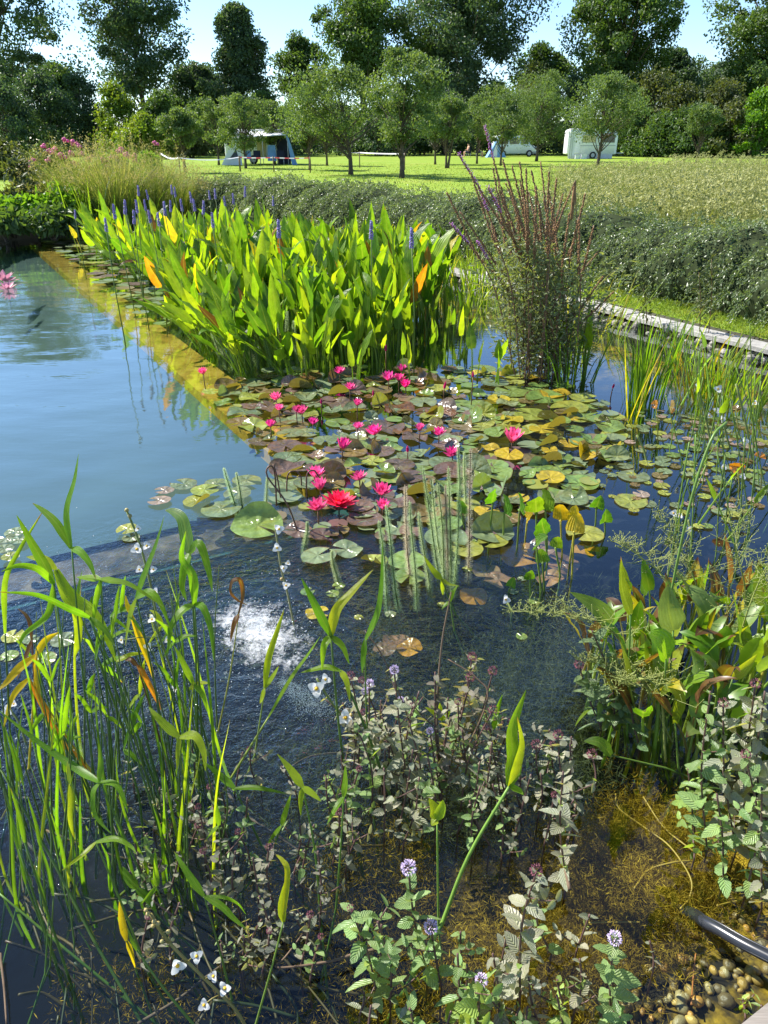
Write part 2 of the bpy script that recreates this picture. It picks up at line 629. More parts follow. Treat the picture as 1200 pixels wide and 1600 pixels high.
NA2, NB2 = 60, 60
ga = [A_LEFT * (1 - (1 - i / NA2) ** 0.5) if False else A_LEFT * (i / NA2) ** 1.8 - 0.002 for i in range(NA2 + 1)]
gb = [-0.002 + (B_FAR + 0.05) * (j / NB2) ** 1.8 for j in range(NB2 + 1)]
mb.add([AB(a, b, basin_z(a, b)) for b in gb for a in ga], [(j * (NA2 + 1) + i, (j + 1) * (NA2 + 1) + i, (j + 1) * (NA2 + 1) + i + 1, j * (NA2 + 1) + i + 1) for j in range(NB2) for i in range(NA2)])
tag(put('basin_floor', mb.mesh('basin_floor', M['basin'])), kind='structure')


def ab_box(a0, a1, b0, b1, z0, z1, mb):
    vs = [AB(a0, b0, z0), AB(a1, b0, z0), AB(a1, b1, z0), AB(a0, b1, z0), AB(a0, b0, z1), AB(a1, b0, z1), AB(a1, b1, z1), AB(a0, b1, z1)]
    mb.add(vs, [(3, 2, 1, 0), (4, 5, 6, 7), (0, 1, 5, 4), (1, 2, 6, 5), (2, 3, 7, 6), (3, 0, 4, 7)])


mb = MB(); ab_box(0.0, 0.34, -0.34, B_FAR, -1.3, -0.17, mb)
wall = tag(put('basin_wall', mb.mesh('basin_wall', M['wallside'], False)), kind='structure')
mb = MB(); ab_box(0.0, 0.36, 0.0, B_FAR, -0.168, -0.075, mb)
put('wall_cap', mb.mesh('wall_cap', M['ledge'], False), wall)
mb = MB(); ab_box(A_LEFT, -0.004, -0.34, 0.0, -1.3, -0.212, mb)
wall2 = tag(put('basin_wall', mb.mesh('basin_wall_near', M['wallside'], False)), kind='structure')
mb = MB(); ab_box(A_LEFT, 0.5, -0.30, 0.0, -0.21, -0.19, mb)
put('wall_cap', mb.mesh('wall_cap_near', M['sand'], False), wall2)

# bank walls round the pond (below the coping)
M['bank'] = plain_mat('bank_earth', (0.14, 0.115, 0.085), 0.9, 0.1, 0.4, 5.0, bump=0.6, bscale=14)
mb = MB()
ab_box(A_END, A_END + 0.19, B_NEAR - 0.3, B_FAR + 0.3, -0.9, 0.03, mb)
ab_box(A_LEFT, A_END, B_FAR, B_FAR + 0.3, -1.4, 0.12, mb)
ab_box(A_LEFT, A_END, B_NEAR - 0.3, B_NEAR - 0.06, -0.9, 0.02, mb)
tag(put('pond_bank', mb.mesh('pond_bank', M['bank'], False)), kind='structure')

# water: fresnel mirror over clear water, ripples by bump
m, nt, out = new_mat('pond_water')
geo = nd(nt, 'ShaderNodeNewGeometry')
P_ = geo.outputs['Position']
foam_c = G(400, 1000)
vd = nd(nt, 'ShaderNodeVectorMath', {0: P_, 1: tuple(foam_c)}, operation='DISTANCE')
near = nd(nt, 'ShaderNodeMapRange', {'Value': vd.outputs['Value'], 'From Min': 0.15, 'From Max': 1.55, 'To Min': 1.0, 'To Max': 0.0})
near.interpolation_type = 'SMOOTHSTEP'
mapn = nd(nt, 'ShaderNodeMapping', {'Vector': P_, 'Rotation': (0, 0, math.radians(6)), 'Scale': (0.75, 1.7, 1.0)})
mid = noise(nt, 7.0, 2.0, 0.5, mapn.outputs[0])
chop = noise(nt, 22.0, 4.0, 0.65, P_)
# ripples are stronger in the open basin and round the inlet
sepw = nd(nt, 'ShaderNodeVectorMath', {0: P_, 1: tuple(-E1)}, operation='DOT_PRODUCT')
off = C0.dot(-E1)
openw = nd(nt, 'ShaderNodeMapRange', {'Value': sepw.outputs['Value'], 'From Min': off - 0.3, 'From Max': off + 0.6})
h = math_n(nt, 'MULTIPLY', mid, math_n(nt, 'MULTIPLY_ADD', openw.outputs[0], 0.0008, 0.0005))
h = math_n(nt, 'ADD', h, math_n(nt, 'MULTIPLY', chop, math_n(nt, 'MULTIPLY_ADD', near.outputs[0], 0.034, 0.0002)))
bmp = nd(nt, 'ShaderNodeBump', {'Height': h, 'Strength': 1.0, 'Distance': 1.0})
# Schlick's formula on both faces (the built in node would turn the sun away below the surface)
dt = nd(nt, 'ShaderNodeVectorMath', {0: geo.outputs['Incoming'], 1: bmp.outputs[0]}, operation='DOT_PRODUCT')
ca = math_n(nt, 'SUBTRACT', 1.0, math_n(nt, 'ABSOLUTE', dt.outputs['Value']), clamp=True)
fres = math_n(nt, 'MULTIPLY_ADD', math_n(nt, 'POWER', ca, 3.3), 0.97, 0.030)
gl = nd(nt, 'ShaderNodeBsdfGlossy', {'Color': (0.88, 0.94, 1.0, 1), 'Roughness': 0.012, 'Normal': bmp.outputs[0]})
tr = nd(nt, 'ShaderNodeBsdfTransparent', {'Color': (0.80, 0.88, 0.86, 1)})
mx = nd(nt, 'ShaderNodeMixShader', {0: fres, 1: tr.outputs[0], 2: gl.outputs[0]})
nt.links.new(mx.outputs[0], out.inputs['Surface'])
M['water'] = m
rsw = np.random.RandomState(4)
wa = np.concatenate([np.linspace(A_LEFT, -7, 60)[:-1], np.linspace(-7, 0.6, 190)[:-1], np.linspace(0.6, A_END, 40)])
wb = np.concatenate([np.linspace(B_NEAR - 0.06, 0.5, 150)[:-1], np.linspace(0.5, B_FAR, 250)])
AA, BB = np.meshgrid(wa, wb)
WX = C0.x + E1.x * AA + E2.x * BB
WY = C0.y + E1.y * AA + E2.y * BB
WZ = np.zeros_like(WX)
for k in range(26):
    lam = 0.22 * (1.09 ** k)
    th = rsw.normal(0, 0.5)
    sl = 0.0055 * (1.0 if lam < 0.9 else 0.8)
    kx, ky = math.sin(th) * 2 * math.pi / lam, math.cos(th) * 2 * math.pi / lam
    env = 0.6 + 0.4 * np.sin(WX * rsw.uniform(0.3, 0.9) + rsw.uniform(0, 6)) * np.sin(WY * rsw.uniform(0.3, 0.9) + rsw.uniform(0, 6))
    WZ += sl * lam / (2 * math.pi) * env * np.sin(kx * WX + ky * WY + rsw.uniform(0, 6.28))
rr_ = np.hypot(WX - G(400, 1000).x, WY - G(400, 1000).y)
ring = 0.0016 * np.exp(-rr_ / 0.55) * np.sin(rr_ * 2 * math.pi / 0.10 + 1.5 * np.sin(np.arctan2(WY - G(400, 1000).y, WX - G(400, 1000).x) * 3))
calm = np.clip((0.35 - AA) / 0.8, 0, 1) * np.clip((BB + 0.3) / 0.8, 0, 1)
WZ *= 0.12 + 0.88 * calm
WZ += ring * (rr_ > 0.2)
nb_, na_ = AA.shape
ii = np.arange(nb_ * na_).reshape(nb_, na_)
WQ = np.stack([ii[:-1, :-1], ii[:-1, 1:], ii[1:, 1:], ii[1:, :-1]], -1).reshape(-1, 4)
water_mesh = mesh_np('water', np.stack([WX, WY, WZ], -1).reshape(-1, 3), WQ, M['water'], None, True)
tag(put('water', water_mesh), 'clear rippled pond water', kind='structure')

# coping of stone slabs on the right bank, rubble below it
M['slab'] = colour_mat('coping_stone', 0.85, 0.2, 0.25, 9, 0.5, 30)
M['stone'] = colour_mat('rubble_stone', 0.85, 0.2, 0.4, 12, 0.5, 20)
M['pebble'] = colour_mat('wet_pebble', 0.35, 0.5, 0.35, 16, 0.2, 20)
coping = thing('stone_coping', 'row of pale grey slabs edging the pond before the hedge', 'stone edging', AB(A_END, 0, 0.06))
b = B_NEAR - 0.1
rs = random.Random(3)
while b < B_FAR:
    L = rs.uniform(0.42, 0.62)
    mb = MB()
    jz, ja = rs.uniform(-0.006, 0.006), rs.uniform(-0.012, 0.012)
    a0, a1, b1, e = A_END - 0.05 + ja, A_END + 0.16 + ja, b + L - 0.012, 0.008
    z0, z1 = 0.065 + jz, 0.112 + jz
    lo = [AB(a0, b, z0), AB(a1, b, z0), AB(a1, b1, z0), AB(a0, b1, z0)]
    md = [AB(a0, b, z1 - e), AB(a1, b, z1 - e), AB(a1, b1, z1 - e), AB(a0, b1, z1 - e)]
    tp = [AB(a0 + e, b + e, z1), AB(a1 - e, b + e, z1), AB(a1 - e, b1 - e, z1 + rs.uniform(-.003, .003)), AB(a0 + e, b1 - e, z1)]
    mb.add(lo + md + tp, [(3, 2, 1, 0), (0, 1, 5, 4), (1, 2, 6, 5), (2, 3, 7, 6), (3, 0, 4, 7), (4, 5, 9, 8), (5, 6, 10, 9), (6, 7, 11, 10), (7, 4, 8, 11), (8, 9, 10, 11)])
    g = rs.uniform(0.28, 0.38)
    put('slab', mb.mesh('slab', M['slab'], False), coping, color=(g, g * 0.97, g * 0.9))
    b += L


def stone_meshes(n, seed, flat=0.6, jit=0.35):
    out_ = []
    r = random.Random(seed)
    for i in range(n):
        q = MB()
        q.blob((0, 0, 0), (1, r.uniform(0.6, 0.9), r.uniform(flat - 0.1, flat + 0.15)), 8, 5, jit=jit, rg=r)
        out_.append(q)
    return out_


rub = [q.mesh('rubble_stone', M['stone'], False) for q in stone_meshes(6, 5, 0.6, 0.4)]
for i in range(260):
    b = rs.uniform(-1.0, 6.5)
    p = AB(A_END - rs.uniform(0.0, 0.14), b, rs.uniform(-0.05, 0.055))
    s = rs.uniform(0.02, 0.05)
    g = rs.uniform(0.16, 0.38)
    put('rubble_stone', rs.choice(rub), coping, place(p, rs.uniform(0, 6), s, rs.uniform(0, 0.5), rs.uniform(0, 6)), (g, g * 0.93, g * 0.82))

# pebbles on the shallow shelf: parts of the pond floor
peb = [q.mesh('pebble', M['pebble'], True) for q in stone_meshes(7, 8, 0.65, 0.08)]
pc = [(0.38, 0.23, 0.045), (0.44, 0.29, 0.075), (0.28, 0.18, 0.05), (0.30, 0.23, 0.10), (0.42, 0.21, 0.04), (0.18, 0.125, 0.05)]
for i in range(300):
    u, v = rs.uniform(930, 1260), rs.uniform(1430, 1680)
    if i > 190:
        u, v = rs.uniform(660, 1000), rs.uniform(1480, 1680)
    p = G(u, v, -0.1)
    a_, b_ = toAB(p)
    if b_ < B_NEAR + 0.02:
        continue
    s = rs.uniform(0.008, 0.019) * (1.25 if rs.random() < 0.15 else 1)
    p.z = shelf_z(a_, b_) + s * 0.35
    c_ = rs.choice(pc)
    k = rs.uniform(0.7, 1.2)
    put('pebble', rs.choice(peb), pond_floor, place(p, rs.uniform(0, 6), s, rs.uniform(0, 0.4), rs.uniform(0, 6)), [x * k for x in c_])

# timber edge boards we stand on, just in the corner of the view
m, nt, out = new_mat('weathered_board')
tc = nd(nt, 'ShaderNodeTexCoord')
mp = nd(nt, 'ShaderNodeMapping', {'Vector': tc.outputs['Object'], 'Rotation': (0, 0, -math.atan2(E1.y, E1.x)), 'Scale': (3.0, 60.0, 60.0)})
n1 = noise(nt, 1.0, 5.0, 0.65, mp.outputs[0])
c = ramp(nt, n1, [(0.3, (0.10, 0.085, 0.07)), (0.6, (0.26, 0.23, 0.20)), (0.8, (0.36, 0.33, 0.30))])
bs = nd(nt, 'ShaderNodeBsdfPrincipled', {'Base Color': c, 'Roughness': 0.85, 'Specular IOR Level': 0.2})
bb = nd(nt, 'ShaderNodeBump', {'Height': n1, 'Strength': 0.6, 'Distance': 0.004})
nt.links.new(bb.outputs[0], bs.inputs['Normal'])
nt.links.new(bs.outputs[0], out.inputs['Surface'])
M['board'] = m
deck = thing('timber_edging', 'weathered grey boards at the near edge of the pond', 'decking', AB(0, B_NEAR - 0.05, 0.05))
for i in range(3):
    b1 = B_NEAR - 0.03 - i * 0.145
    mb = MB(); ab_box(-1.2, 2.4, b1 - 0.138, b1, 0.04, 0.068, mb)
    put('plank', mb.mesh('plank', M['board'], False), deck)
# ------------------------------------------------------------------ trees, bushes, hedge, meadow
def ground_at(u, Y):
    p = DY(u, 219, Y)
    depth = Y * CP + (EYE - LAWN_Z) * SP
    return Vector(((u - 600) / F_PX * depth, Y, LAWN_Z))


def ztop(v, Y):
    return DY(600, v, Y).z


M['f_dark'] = foliage_mat('foliage_dark', [(0.0, (0.038, 0.072, 0.042)), (0.5, (0.07, 0.12, 0.06)), (1.0, (0.115, 0.17, 0.075))], transl=0.38, tmul=(1.6, 1.6, 0.6), pscale=0.25)
M['f_mid'] = foliage_mat('foliage_mid', [(0.0, (0.04, 0.08, 0.025)), (0.5, (0.07, 0.13, 0.034)), (1.0, (0.11, 0.175, 0.045))], transl=0.38, pscale=0.3)
M['f_apple'] = foliage_mat('foliage_fruit_tree', [(0.0, (0.06, 0.105, 0.042)), (0.5, (0.105, 0.165, 0.062)), (1.0, (0.16, 0.22, 0.085))], transl=0.4, spec=0.3, rough=0.5, pscale=0.9)
M['f_lime'] = foliage_mat('foliage_lime', [(0.0, (0.06, 0.11, 0.016)), (0.5, (0.11, 0.18, 0.02)), (1.0, (0.2, 0.24, 0.03))], transl=0.45, pscale=0.5)
M['f_olive'] = foliage_mat('foliage_olive', [(0.0, (0.04, 0.062, 0.022)), (0.5, (0.075, 0.10, 0.034)), (1.0, (0.13, 0.145, 0.05))], transl=0.36, pscale=0.4)
M['f_fresh'] = foliage_mat('foliage_fresh', [(0.0, (0.06, 0.14, 0.016)), (0.5, (0.11, 0.23, 0.022)), (1.0, (0.19, 0.32, 0.03))], transl=0.45, pscale=0.6)


def crown_points(rs, n_clump, per, base, top, r, profile, cx, cy, clump_r, hollow=0.55):
    """clump centres filling an uneven crown, and leaf points round each"""
    t = rs.rand(n_clump) ** 0.85
    ang = rs.rand(n_clump) * 2 * np.pi
    wob = 1 + 0.26 * np.sin(ang * 2 + rs.rand() * 6) + 0.24 * np.sin(ang * 3 + t * 9 + rs.rand() * 6) + 0.14 * rs.normal(size=n_clump)
    wob = np.clip(wob, 0.4, 1.4)
    rad = r * profile(t) * wob * (hollow + (1 - hollow) * rs.rand(n_clump)) * np.where(rs.rand(n_clump) < 0.3, rs.rand(n_clump), 1.0)
    C = np.stack([cx + rad * np.cos(ang), cy + rad * np.sin(ang), base + (top - base) * t], 1)
    cr = clump_r * (0.35 + 1.0 * rs.rand(n_clump))
    idx = np.repeat(np.arange(n_clump), per)
    g = rs.normal(size=(len(idx), 3))
    g = unit(g) * (rs.rand(len(idx), 1) ** 0.45)
    P = C[idx] + g * cr[idx][:, None] * np.array([1.0, 1.0, 0.72])
    return C, cr, P


PROF = {
    'round': lambda t: np.sin(np.pi * np.clip(0.06 + 0.9 * t, 0, 1)) ** 0.6,
    'cone': lambda t: np.clip(1.05 - t, 0.05, 1) ** 0.75 * np.clip(t * 6 + 0.45, 0, 1),
    'tall': lambda t: np.sin(np.pi * np.clip(0.14 + 0.84 * t, 0, 1)) ** 0.75,
    'bush': lambda t: np.cos(np.pi * 0.5 * np.clip(t, 0, 1)) ** 0.6,
}


def tree(name, label, cat, loc, h, r, crown_base, mat, n_clump, per, leaf, clump_r, prof='round', trunk_r=0.2, seed=0, group=None, lean=0.0, droop=0.1, stems=1):
    rs = np.random.RandomState(seed)
    r2 = random.Random(seed)
    t = thing(name, label, cat, loc, group)
    x, y, z = loc
    C, cr, P = crown_points(rs, n_clump, per, z + crown_base, z + h - clump_r * 0.6, r, PROF[prof], x + lean, y, clump_r)
    P = P[P[:, 2] > z + 0.1]
    V, Q, tint = leaf_cloud(P, leaf, leaf * 0.3, droop=droop, rs=rs)
    put('crown', mesh_np('crown', V, Q, mat, tint), t)
    mb = MB()
    hh = crown_base + (h - crown_base) * 0.7
    for s in range(stems):
        ox = r2.uniform(-0.5, 0.5) * (stems > 1) * r * 0.5
        oy = r2.uniform(-0.5, 0.5) * (stems > 1) * r * 0.5
        pts = [Vector((x + ox * (1 + i) * 0.3 + lean * (i / 5) ** 2 + r2.uniform(-1, 1) * trunk_r * 0.5 * (i > 0), y + oy * (1 + i) * 0.3, z - 0.1 + hh * i / 5)) for i in range(6)]
        mb.tube(catmull(pts, 2), [trunk_r * (1.15 - 0.95 * i / 10) * (1.3 if i == 0 else 1) for i in range(11)], 7)
    put('trunk', mb.mesh('trunk', M['bark']), t)
    mb = MB()
    for k in range(min(n_clump, 34)):
        c = Vector(C[k])
        f = min(max((c.z - z - crown_base * 0.6) / hh * 0.75, 0.16), 0.9)
        b0 = Vector((x + lean * f * f, y, z + hh * f))
        if b0.z > c.z - 0.05:
            b0.z = max(z + crown_base * 0.75, c.z - (c - b0).length * 0.6)
        md = b0.lerp(c, 0.5) + Vector((0, 0, -0.06 * (c - b0).length))
        mb.tube(catmull([b0, md, c], 3), [trunk_r * 0.42 * (1 - 0.85 * i / 6) for i in range(7)], 4, cap=False)
    put('branchwork', mb.mesh('branchwork', M['bark']), t)
    return t


# tall trees on the far side of the camping field
TALL = [  # u, Y, top v, half width px, crown base v, kind, profile, clumps, label
    (108, 122, 95, 44, 170, 'f_mid', 'round', 60, 'lower tree in the sky gap between the two dark trees at the left'),
    (28, 104, -190, 118, 185, 'f_dark', 'round', 95, 'tall dark tree at the far left with sky showing through its right side'),
    (233, 108, -175, 92, 150, 'f_dark', 'tall', 120, 'broad dark tree with a visible black trunk, second from the left'),
    (385, 112, 0, 62, 165, 'f_dark', 'cone', 95, 'tapering dark tree standing alone against the sky above the tent'),
    (318, 118, 95, 52, 190, 'f_dark', 'round', 60, 'low dark tree filling the gap left of the tapering tree'),
    (478, 120, 48, 34, 150, 'f_mid', 'tall', 45, 'slim green tree in front of the sky gap near the middle'),
    (568, 108, -22, 82, 125, 'f_mid', 'round', 85, 'airy light green tree catching the sun behind the middle fruit trees'),
    (718, 110, -150, 112, 165, 'f_dark', 'tall', 170, 'largest dark tree, behind the middle of the orchard'),
    (838, 116, 66, 42, 180, 'f_mid', 'round', 50, 'lower green tree between the two largest crowns'),
    (950, 106, -95, 95, 150, 'f_mid', 'round', 140, 'big rounded green tree above the caravan with the lounging person'),
    (1034, 114, 70, 46, 180, 'f_dark', 'round', 50, 'low dark tree at the foot of the big rounded tree'),
    (1172, 100, -140, 96, 170, 'f_mid', 'round', 140, 'tall green tree cut off by the right edge of the view'),
    (1100, 118, 95, 45, 190, 'f_dark', 'round', 50, 'dark low tree under the sky gap on the right'),
]
for i, (u, Y, tv, hw, bv, mt, pf, nc, lb) in enumerate(TALL):
    loc = ground_at(u, Y)
    h = ztop(tv, Y) - LAWN_Z
    r = hw * Y / 1293 * 0.84
    cb = max(1.5, ztop(bv, Y) - LAWN_Z)
    tree('tall_tree', lb, 'tree', loc, h, r, cb, M[mt], int(nc * 1.3), 235, 0.40, max(1.3, r * 0.29), pf, 0.34, 100 + i, 'tall trees behind the camping field')

BUSH = [  # u, Y, top v, half width px, material, label
    (18, 86, 125, 52, 'f_dark', 'dark bush at the left edge of the field'),
    (78, 92, 118, 58, 'f_dark', 'dark rounded bush behind the pink flowering shrub'),
    (140, 96, 112, 46, 'f_dark', 'dark upright bush left of the lime green one'),
    (192, 88, 140, 44, 'f_lime', 'lime green bush lit by the sun, left of the tent'),
    (226, 80, 185, 40, 'f_lime', 'yellow green low bush in front of the lime green bush'),
    (262, 90, 150, 40, 'f_mid', 'mid green bush right of the lime green bush'),
    (318, 96, 165, 42, 'f_mid', 'green bush left of the tent under the low dark tree'),
    (455, 92, 175, 40, 'f_dark', 'dark bush right of the tent'),
    (590, 96, 165, 60, 'f_dark', 'wide dark bush behind the two middle fruit trees'),
    (700, 98, 150, 50, 'f_dark', 'dark bush behind the seated campers'),
    (770, 100, 135, 42, 'f_mid', 'green bush behind the white van'),
    (832, 98, 100, 56, 'f_olive', 'large grey green bush left of the caravan with the lounging person'),
    (1000, 96, 112, 58, 'f_olive', 'large olive bush right of the caravan'),
    (1052, 92, 140, 50, 'f_olive', 'olive bush with loose twigs behind the sapling'),
    (1110, 88, 128, 56, 'f_olive', 'tall olive bush near the right edge of the field'),
    (1172, 82, 150, 44, 'f_fresh', 'bright green bush at the right edge'),
    (1030, 88, 185, 44, 'f_mid', 'low green bush just right of the caravan'),
    (1205, 90, 120, 50, 'f_olive', 'olive bush cut off by the right edge'),
    (885, 102, 120, 45, 'f_dark', 'dark bush directly behind the caravan'),
    (660, 100, 155, 50, 'f_mid', 'green bush between the nearest and the forked fruit tree'),
    (420, 100, 150, 46, 'f_mid', 'green bush behind the right part of the tent'),
    (300, 84, 190, 34, 'f_olive', 'olive bush left of the tent behind the young fruit tree'),
    (975, 92, 165, 40, 'f_mid', 'green bush close behind the right end of the caravan'),
    (1075, 86, 175, 44, 'f_mid', 'green bush behind the staked fruit tree'),
    (1140, 84, 165, 46, 'f_olive', 'olive bush left of the bright green one at the right edge'),
    (530, 100, 170, 50, 'f_dark', 'dark bush behind the leaning fruit tree'),
    (382, 98, 168, 50, 'f_dark', 'dark bush behind the tent'),
]
for i, (u, Y, tv, hw, mt, lb) in enumerate(BUSH):
    loc = ground_at(u, Y)
    h = (ztop(tv - 14, Y) - LAWN_Z)
    r = hw * Y / 1293 * 1.1
    tree('bush', lb, 'bush', loc, h, r, 0.3, M[mt], 62, 125, 0.31, max(0.65, r * 0.32), 'bush', 0.1, 300 + i, 'bushes along the edge of the field', stems=3)

ORCHARD = [  # u, base v, top v, half width px, crown base v, label
    (290, 270, 168, 26, 232, 'thin young fruit tree left of the tent, by the white tape'),
    (384, 263, 142, 40, 235, 'fruit tree standing in front of the tent'),
    (342, 258, 150, 36, 225, 'fruit tree over the left corner of the tent'),
    (430, 257, 158, 30, 228, 'small fruit tree over the right side of the tent'),
    (484, 266, 168, 34, 232, 'fruit tree by the red and white tape, left of the leaning one'),
    (548, 273, 98, 70, 215, 'large fruit tree with a leaning dark trunk'),
    (628, 278, 72, 60, 222, 'nearest fruit tree with a straight trunk, in the middle of the lawn'),
    (511, 259, 170, 30, 225, 'small far fruit tree between the leaning tree and the tape'),
    (697, 263, 150, 36, 218, 'fruit tree with a forked trunk right of the nearest one'),
    (680, 257, 158, 30, 222, 'far fruit tree behind the forked one'),
    (782, 259, 132, 42, 225, 'fruit tree in front of the white van'),
    (838, 252, 106, 52, 225, 'broad grey green fruit tree left of the caravan'),
    (934, 262, 112, 60, 215, 'fruit tree in front of the caravan with the lounging person'),
    (1087, 258, 165, 24, 215, 'thin staked fruit tree standing right of the caravan'),
    (745, 256, 152, 32, 225, 'fruit tree over the seated campers'),
]
for i, (u, bv, tv, hw, cv, lb) in enumerate(ORCHARD):
    loc = G(u, bv, LAWN_Z)
    Y = loc.y
    h = ztop(tv - 4, Y) - LAWN_Z
    r = hw * Y / 1293 * 1.12
    cb = max(1.1, ztop(cv - 6, Y) - LAWN_Z)
    tr_ = 0.11 if hw > 50 else 0.075
    tree('fruit_tree', lb, 'fruit tree', loc, h, r, cb, M['f_apple'], 62 if hw > 45 else 38, 185, 0.14, max(0.36, r * 0.30), 'round', tr_, 500 + i, 'fruit trees on the lawn',
         lean=(-0.7 if u == 548 else 0.0), droop=0.3, stems=2 if u == 697 else 1)

# far hedgerow that closes the field: one mass behind everything
rs = np.random.RandomState(5)
n = 40000
xx = rs.uniform(-85, 85, n)
yy = 116 + rs.rand(n) * 5 + 2 * np.sin(xx * 0.3)
hh = 5.0 + 1.6 * np.sin(xx * 0.21) + 1.2 * np.sin(xx * 0.57 + 1)
zz = LAWN_Z + hh * rs.rand(n) ** 0.8
V, Q, t_ = leaf_cloud(np.stack([xx, yy, zz], 1), 0.6, 0.24, rs=rs)
tag(put('far_hedgerow', mesh_np('far_hedgerow', V, Q, M['f_dark'], t_)), 'dark hedgerow closing the far side of the field', kind='stuff')

# clipped mound hedge along the pond: core + thousands of arching sprigs
M['f_hedge'] = foliage_mat('foliage_hedge', [(0.0, (0.07, 0.105, 0.045)), (0.5, (0.14, 0.19, 0.085)), (1.0, (0.23, 0.28, 0.14))], transl=0.35, spec=0.6, rough=0.38, tmul=(1.7, 1.7, 0.7), patch=0.45, pscale=1.1)
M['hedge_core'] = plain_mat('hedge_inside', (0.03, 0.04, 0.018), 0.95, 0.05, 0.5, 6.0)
PATH = catmull([AB(6.15, -5.5), AB(6.15, -1), AB(6.1, 4), AB(6.0, 9), AB(5.6, 11.8), AB(4.9, 13.6), AB(4.2, 14.8)], 10)
CROSS = [(-0.86, 0.0), (-0.92, 0.3), (-0.78, 0.66), (-0.42, 0.92), (0.1, 1.0), (0.6, 0.9), (0.86, 0.5), (0.9, 0.0)]
NS = len(PATH)


def hedge_pt(s, q, inset=0.0):
    """s along the path 0..1, q round the section 0..1"""
    f = s * (NS - 1)
    i = min(int(f), NS - 2)
    p = PATH[i].lerp(PATH[i + 1], f - i)
    T = (PATH[i + 1] - PATH[i]).normalized()
    S = Vector((T.y, -T.x, 0))                 # away from the pond
    g = q * (len(CROSS) - 1)
    j = min(int(g), len(CROSS) - 2)
    cx = CROSS[j][0] + (CROSS[j + 1][0] - CROSS[j][0]) * (g - j)
    cz = CROSS[j][1] + (CROSS[j + 1][1] - CROSS[j][1]) * (g - j)
    L = s * 21.0
    bul = 1 + 0.06 * math.sin(L * 1.7) + 0.06 * math.sin(L * 4.3 + q * 5) + 0.07 * math.sin(L * 7.7 + q * 9)
    end = min(1.0, (1 - s) / 0.04) ** 0.5 if s > 0.96 else 1.0
    k = (1 - inset) * bul * max(end, 0.05)
    q_ = p + S * (cx * k)
    q_.z = LAWN_Z + cz * k * 0.93
    return q_, S


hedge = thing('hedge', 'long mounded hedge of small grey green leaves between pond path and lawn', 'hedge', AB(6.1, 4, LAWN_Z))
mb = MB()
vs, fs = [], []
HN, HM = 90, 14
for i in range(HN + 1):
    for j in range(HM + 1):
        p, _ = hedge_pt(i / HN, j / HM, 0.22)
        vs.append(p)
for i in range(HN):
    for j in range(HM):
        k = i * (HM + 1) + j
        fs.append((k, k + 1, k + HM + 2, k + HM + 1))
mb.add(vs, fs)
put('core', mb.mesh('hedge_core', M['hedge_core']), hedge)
rs = np.random.RandomState(21)
PP, DD = [], []
for k in range(8200):
    s = rs.rand() ** 1.15
    q = rs.rand() * 0.84
    p, S = hedge_pt(s, q, 0.13 + 0.07 * rs.rand())
    out_d = -S * (1.0 if q < 0.55 else 0.2) + Vector((0, 0, 0.9 - 1.1 * (1 - q)))
    side = Vector((S.y, -S.x, 0)) * rs.normal() * 0.7
    d = (out_d + side + Vector(rs.normal(size=3)) * 0.25).normalized()
    ln = rs.uniform(0.12, 0.30) * (1.7 if rs.rand() < 0.12 else 1.0)
    m_ = 16
    tt = np.linspace(0.1, 1, m_)[:, None]
    pts = np.array(p) + np.array(d) * ln * tt + np.array((0, 0, -1.0)) * (ln * 0.55) * tt ** 2
    PP.append(pts + rs.normal(size=(m_, 3)) * 0.008)
    dd = np.array(d) + np.array((0, 0, -1.1)) * tt
    DD.append(dd)
PP, DD = np.concatenate(PP), np.concatenate(DD)
V, Q, t_ = leaf_cloud(PP, 0.034, 0.0095, D=DD * 1.3, spread=0.75, rs=rs)
put('foliage', mesh_np('hedge_foliage', V, Q, M['f_hedge'], t_), hedge, kind='stuff')

# meadow of dry seed heads behind the hedge on the right
M['f_seed'] = foliage_mat('dry_seed_heads', [(0.0, (0.18, 0.21, 0.07)), (0.5, (0.33, 0.34, 0.14)), (1.0, (0.52, 0.50, 0.28))], transl=0.3, rough=0.8, spec=0.15, tmul=(1.3, 1.25, 0.8), patch=0.4, pscale=0.8)
M['f_meadow'] = foliage_mat('meadow_green', [(0.0, (0.05, 0.09, 0.02)), (0.6, (0.12, 0.16, 0.04)), (1.0, (0.2, 0.2, 0.07))], transl=0.4, pscale=0.5)
poly = [AB(6.9, -6), AB(6.9, 6.5), Vector((4.6, 20, 0)), Vector((5.6, 29, 0)), Vector((15, 38, 0)), Vector((40, 48, 0)), Vector((40, 5, 0))]
um, gr = [], []
while len(um) < 15000:
    Y = 6 + 42 * rs.rand() ** 1.25
    X = rs.uniform(2, 0.56 * Y + 3.5)
    if in_poly(X, Y, poly):
        um.append((X, Y, LAWN_Z + (rs.uniform(0.55, 0.95) - 0.25 * (rs.rand() ** 3)) * (1 + 0.16 * math.sin(X * 0.9 + 1) * math.sin(Y * 0.55) + 0.25 * (X / (0.56 * Y) > 0.62) * rs.rand())))
um = np.array(um)
idx = np.repeat(np.arange(len(um)), 7)
g = rs.normal(size=(len(idx), 3)) * np.array([0.020, 0.020, 0.014])
V, Q, t_ = leaf_cloud(um[idx] + g, 0.052, 0.016, rs=rs)
base = um + rs.normal(size=um.shape) * np.array([0.05, 0.05, 0])
lo = base.copy(); lo[:, 2] = LAWN_Z
w = np.tile([0.0025, 0, 0], (len(um), 1))
V2 = np.stack([lo - w, lo + w, um + w * 0.6, um - w * 0.6], 1).reshape(-1, 3)
Q2 = np.arange(len(V2)).reshape(-1, 4) + len(V)
t2 = np.repeat(rs.rand(len(um)) * 0.5, 4)
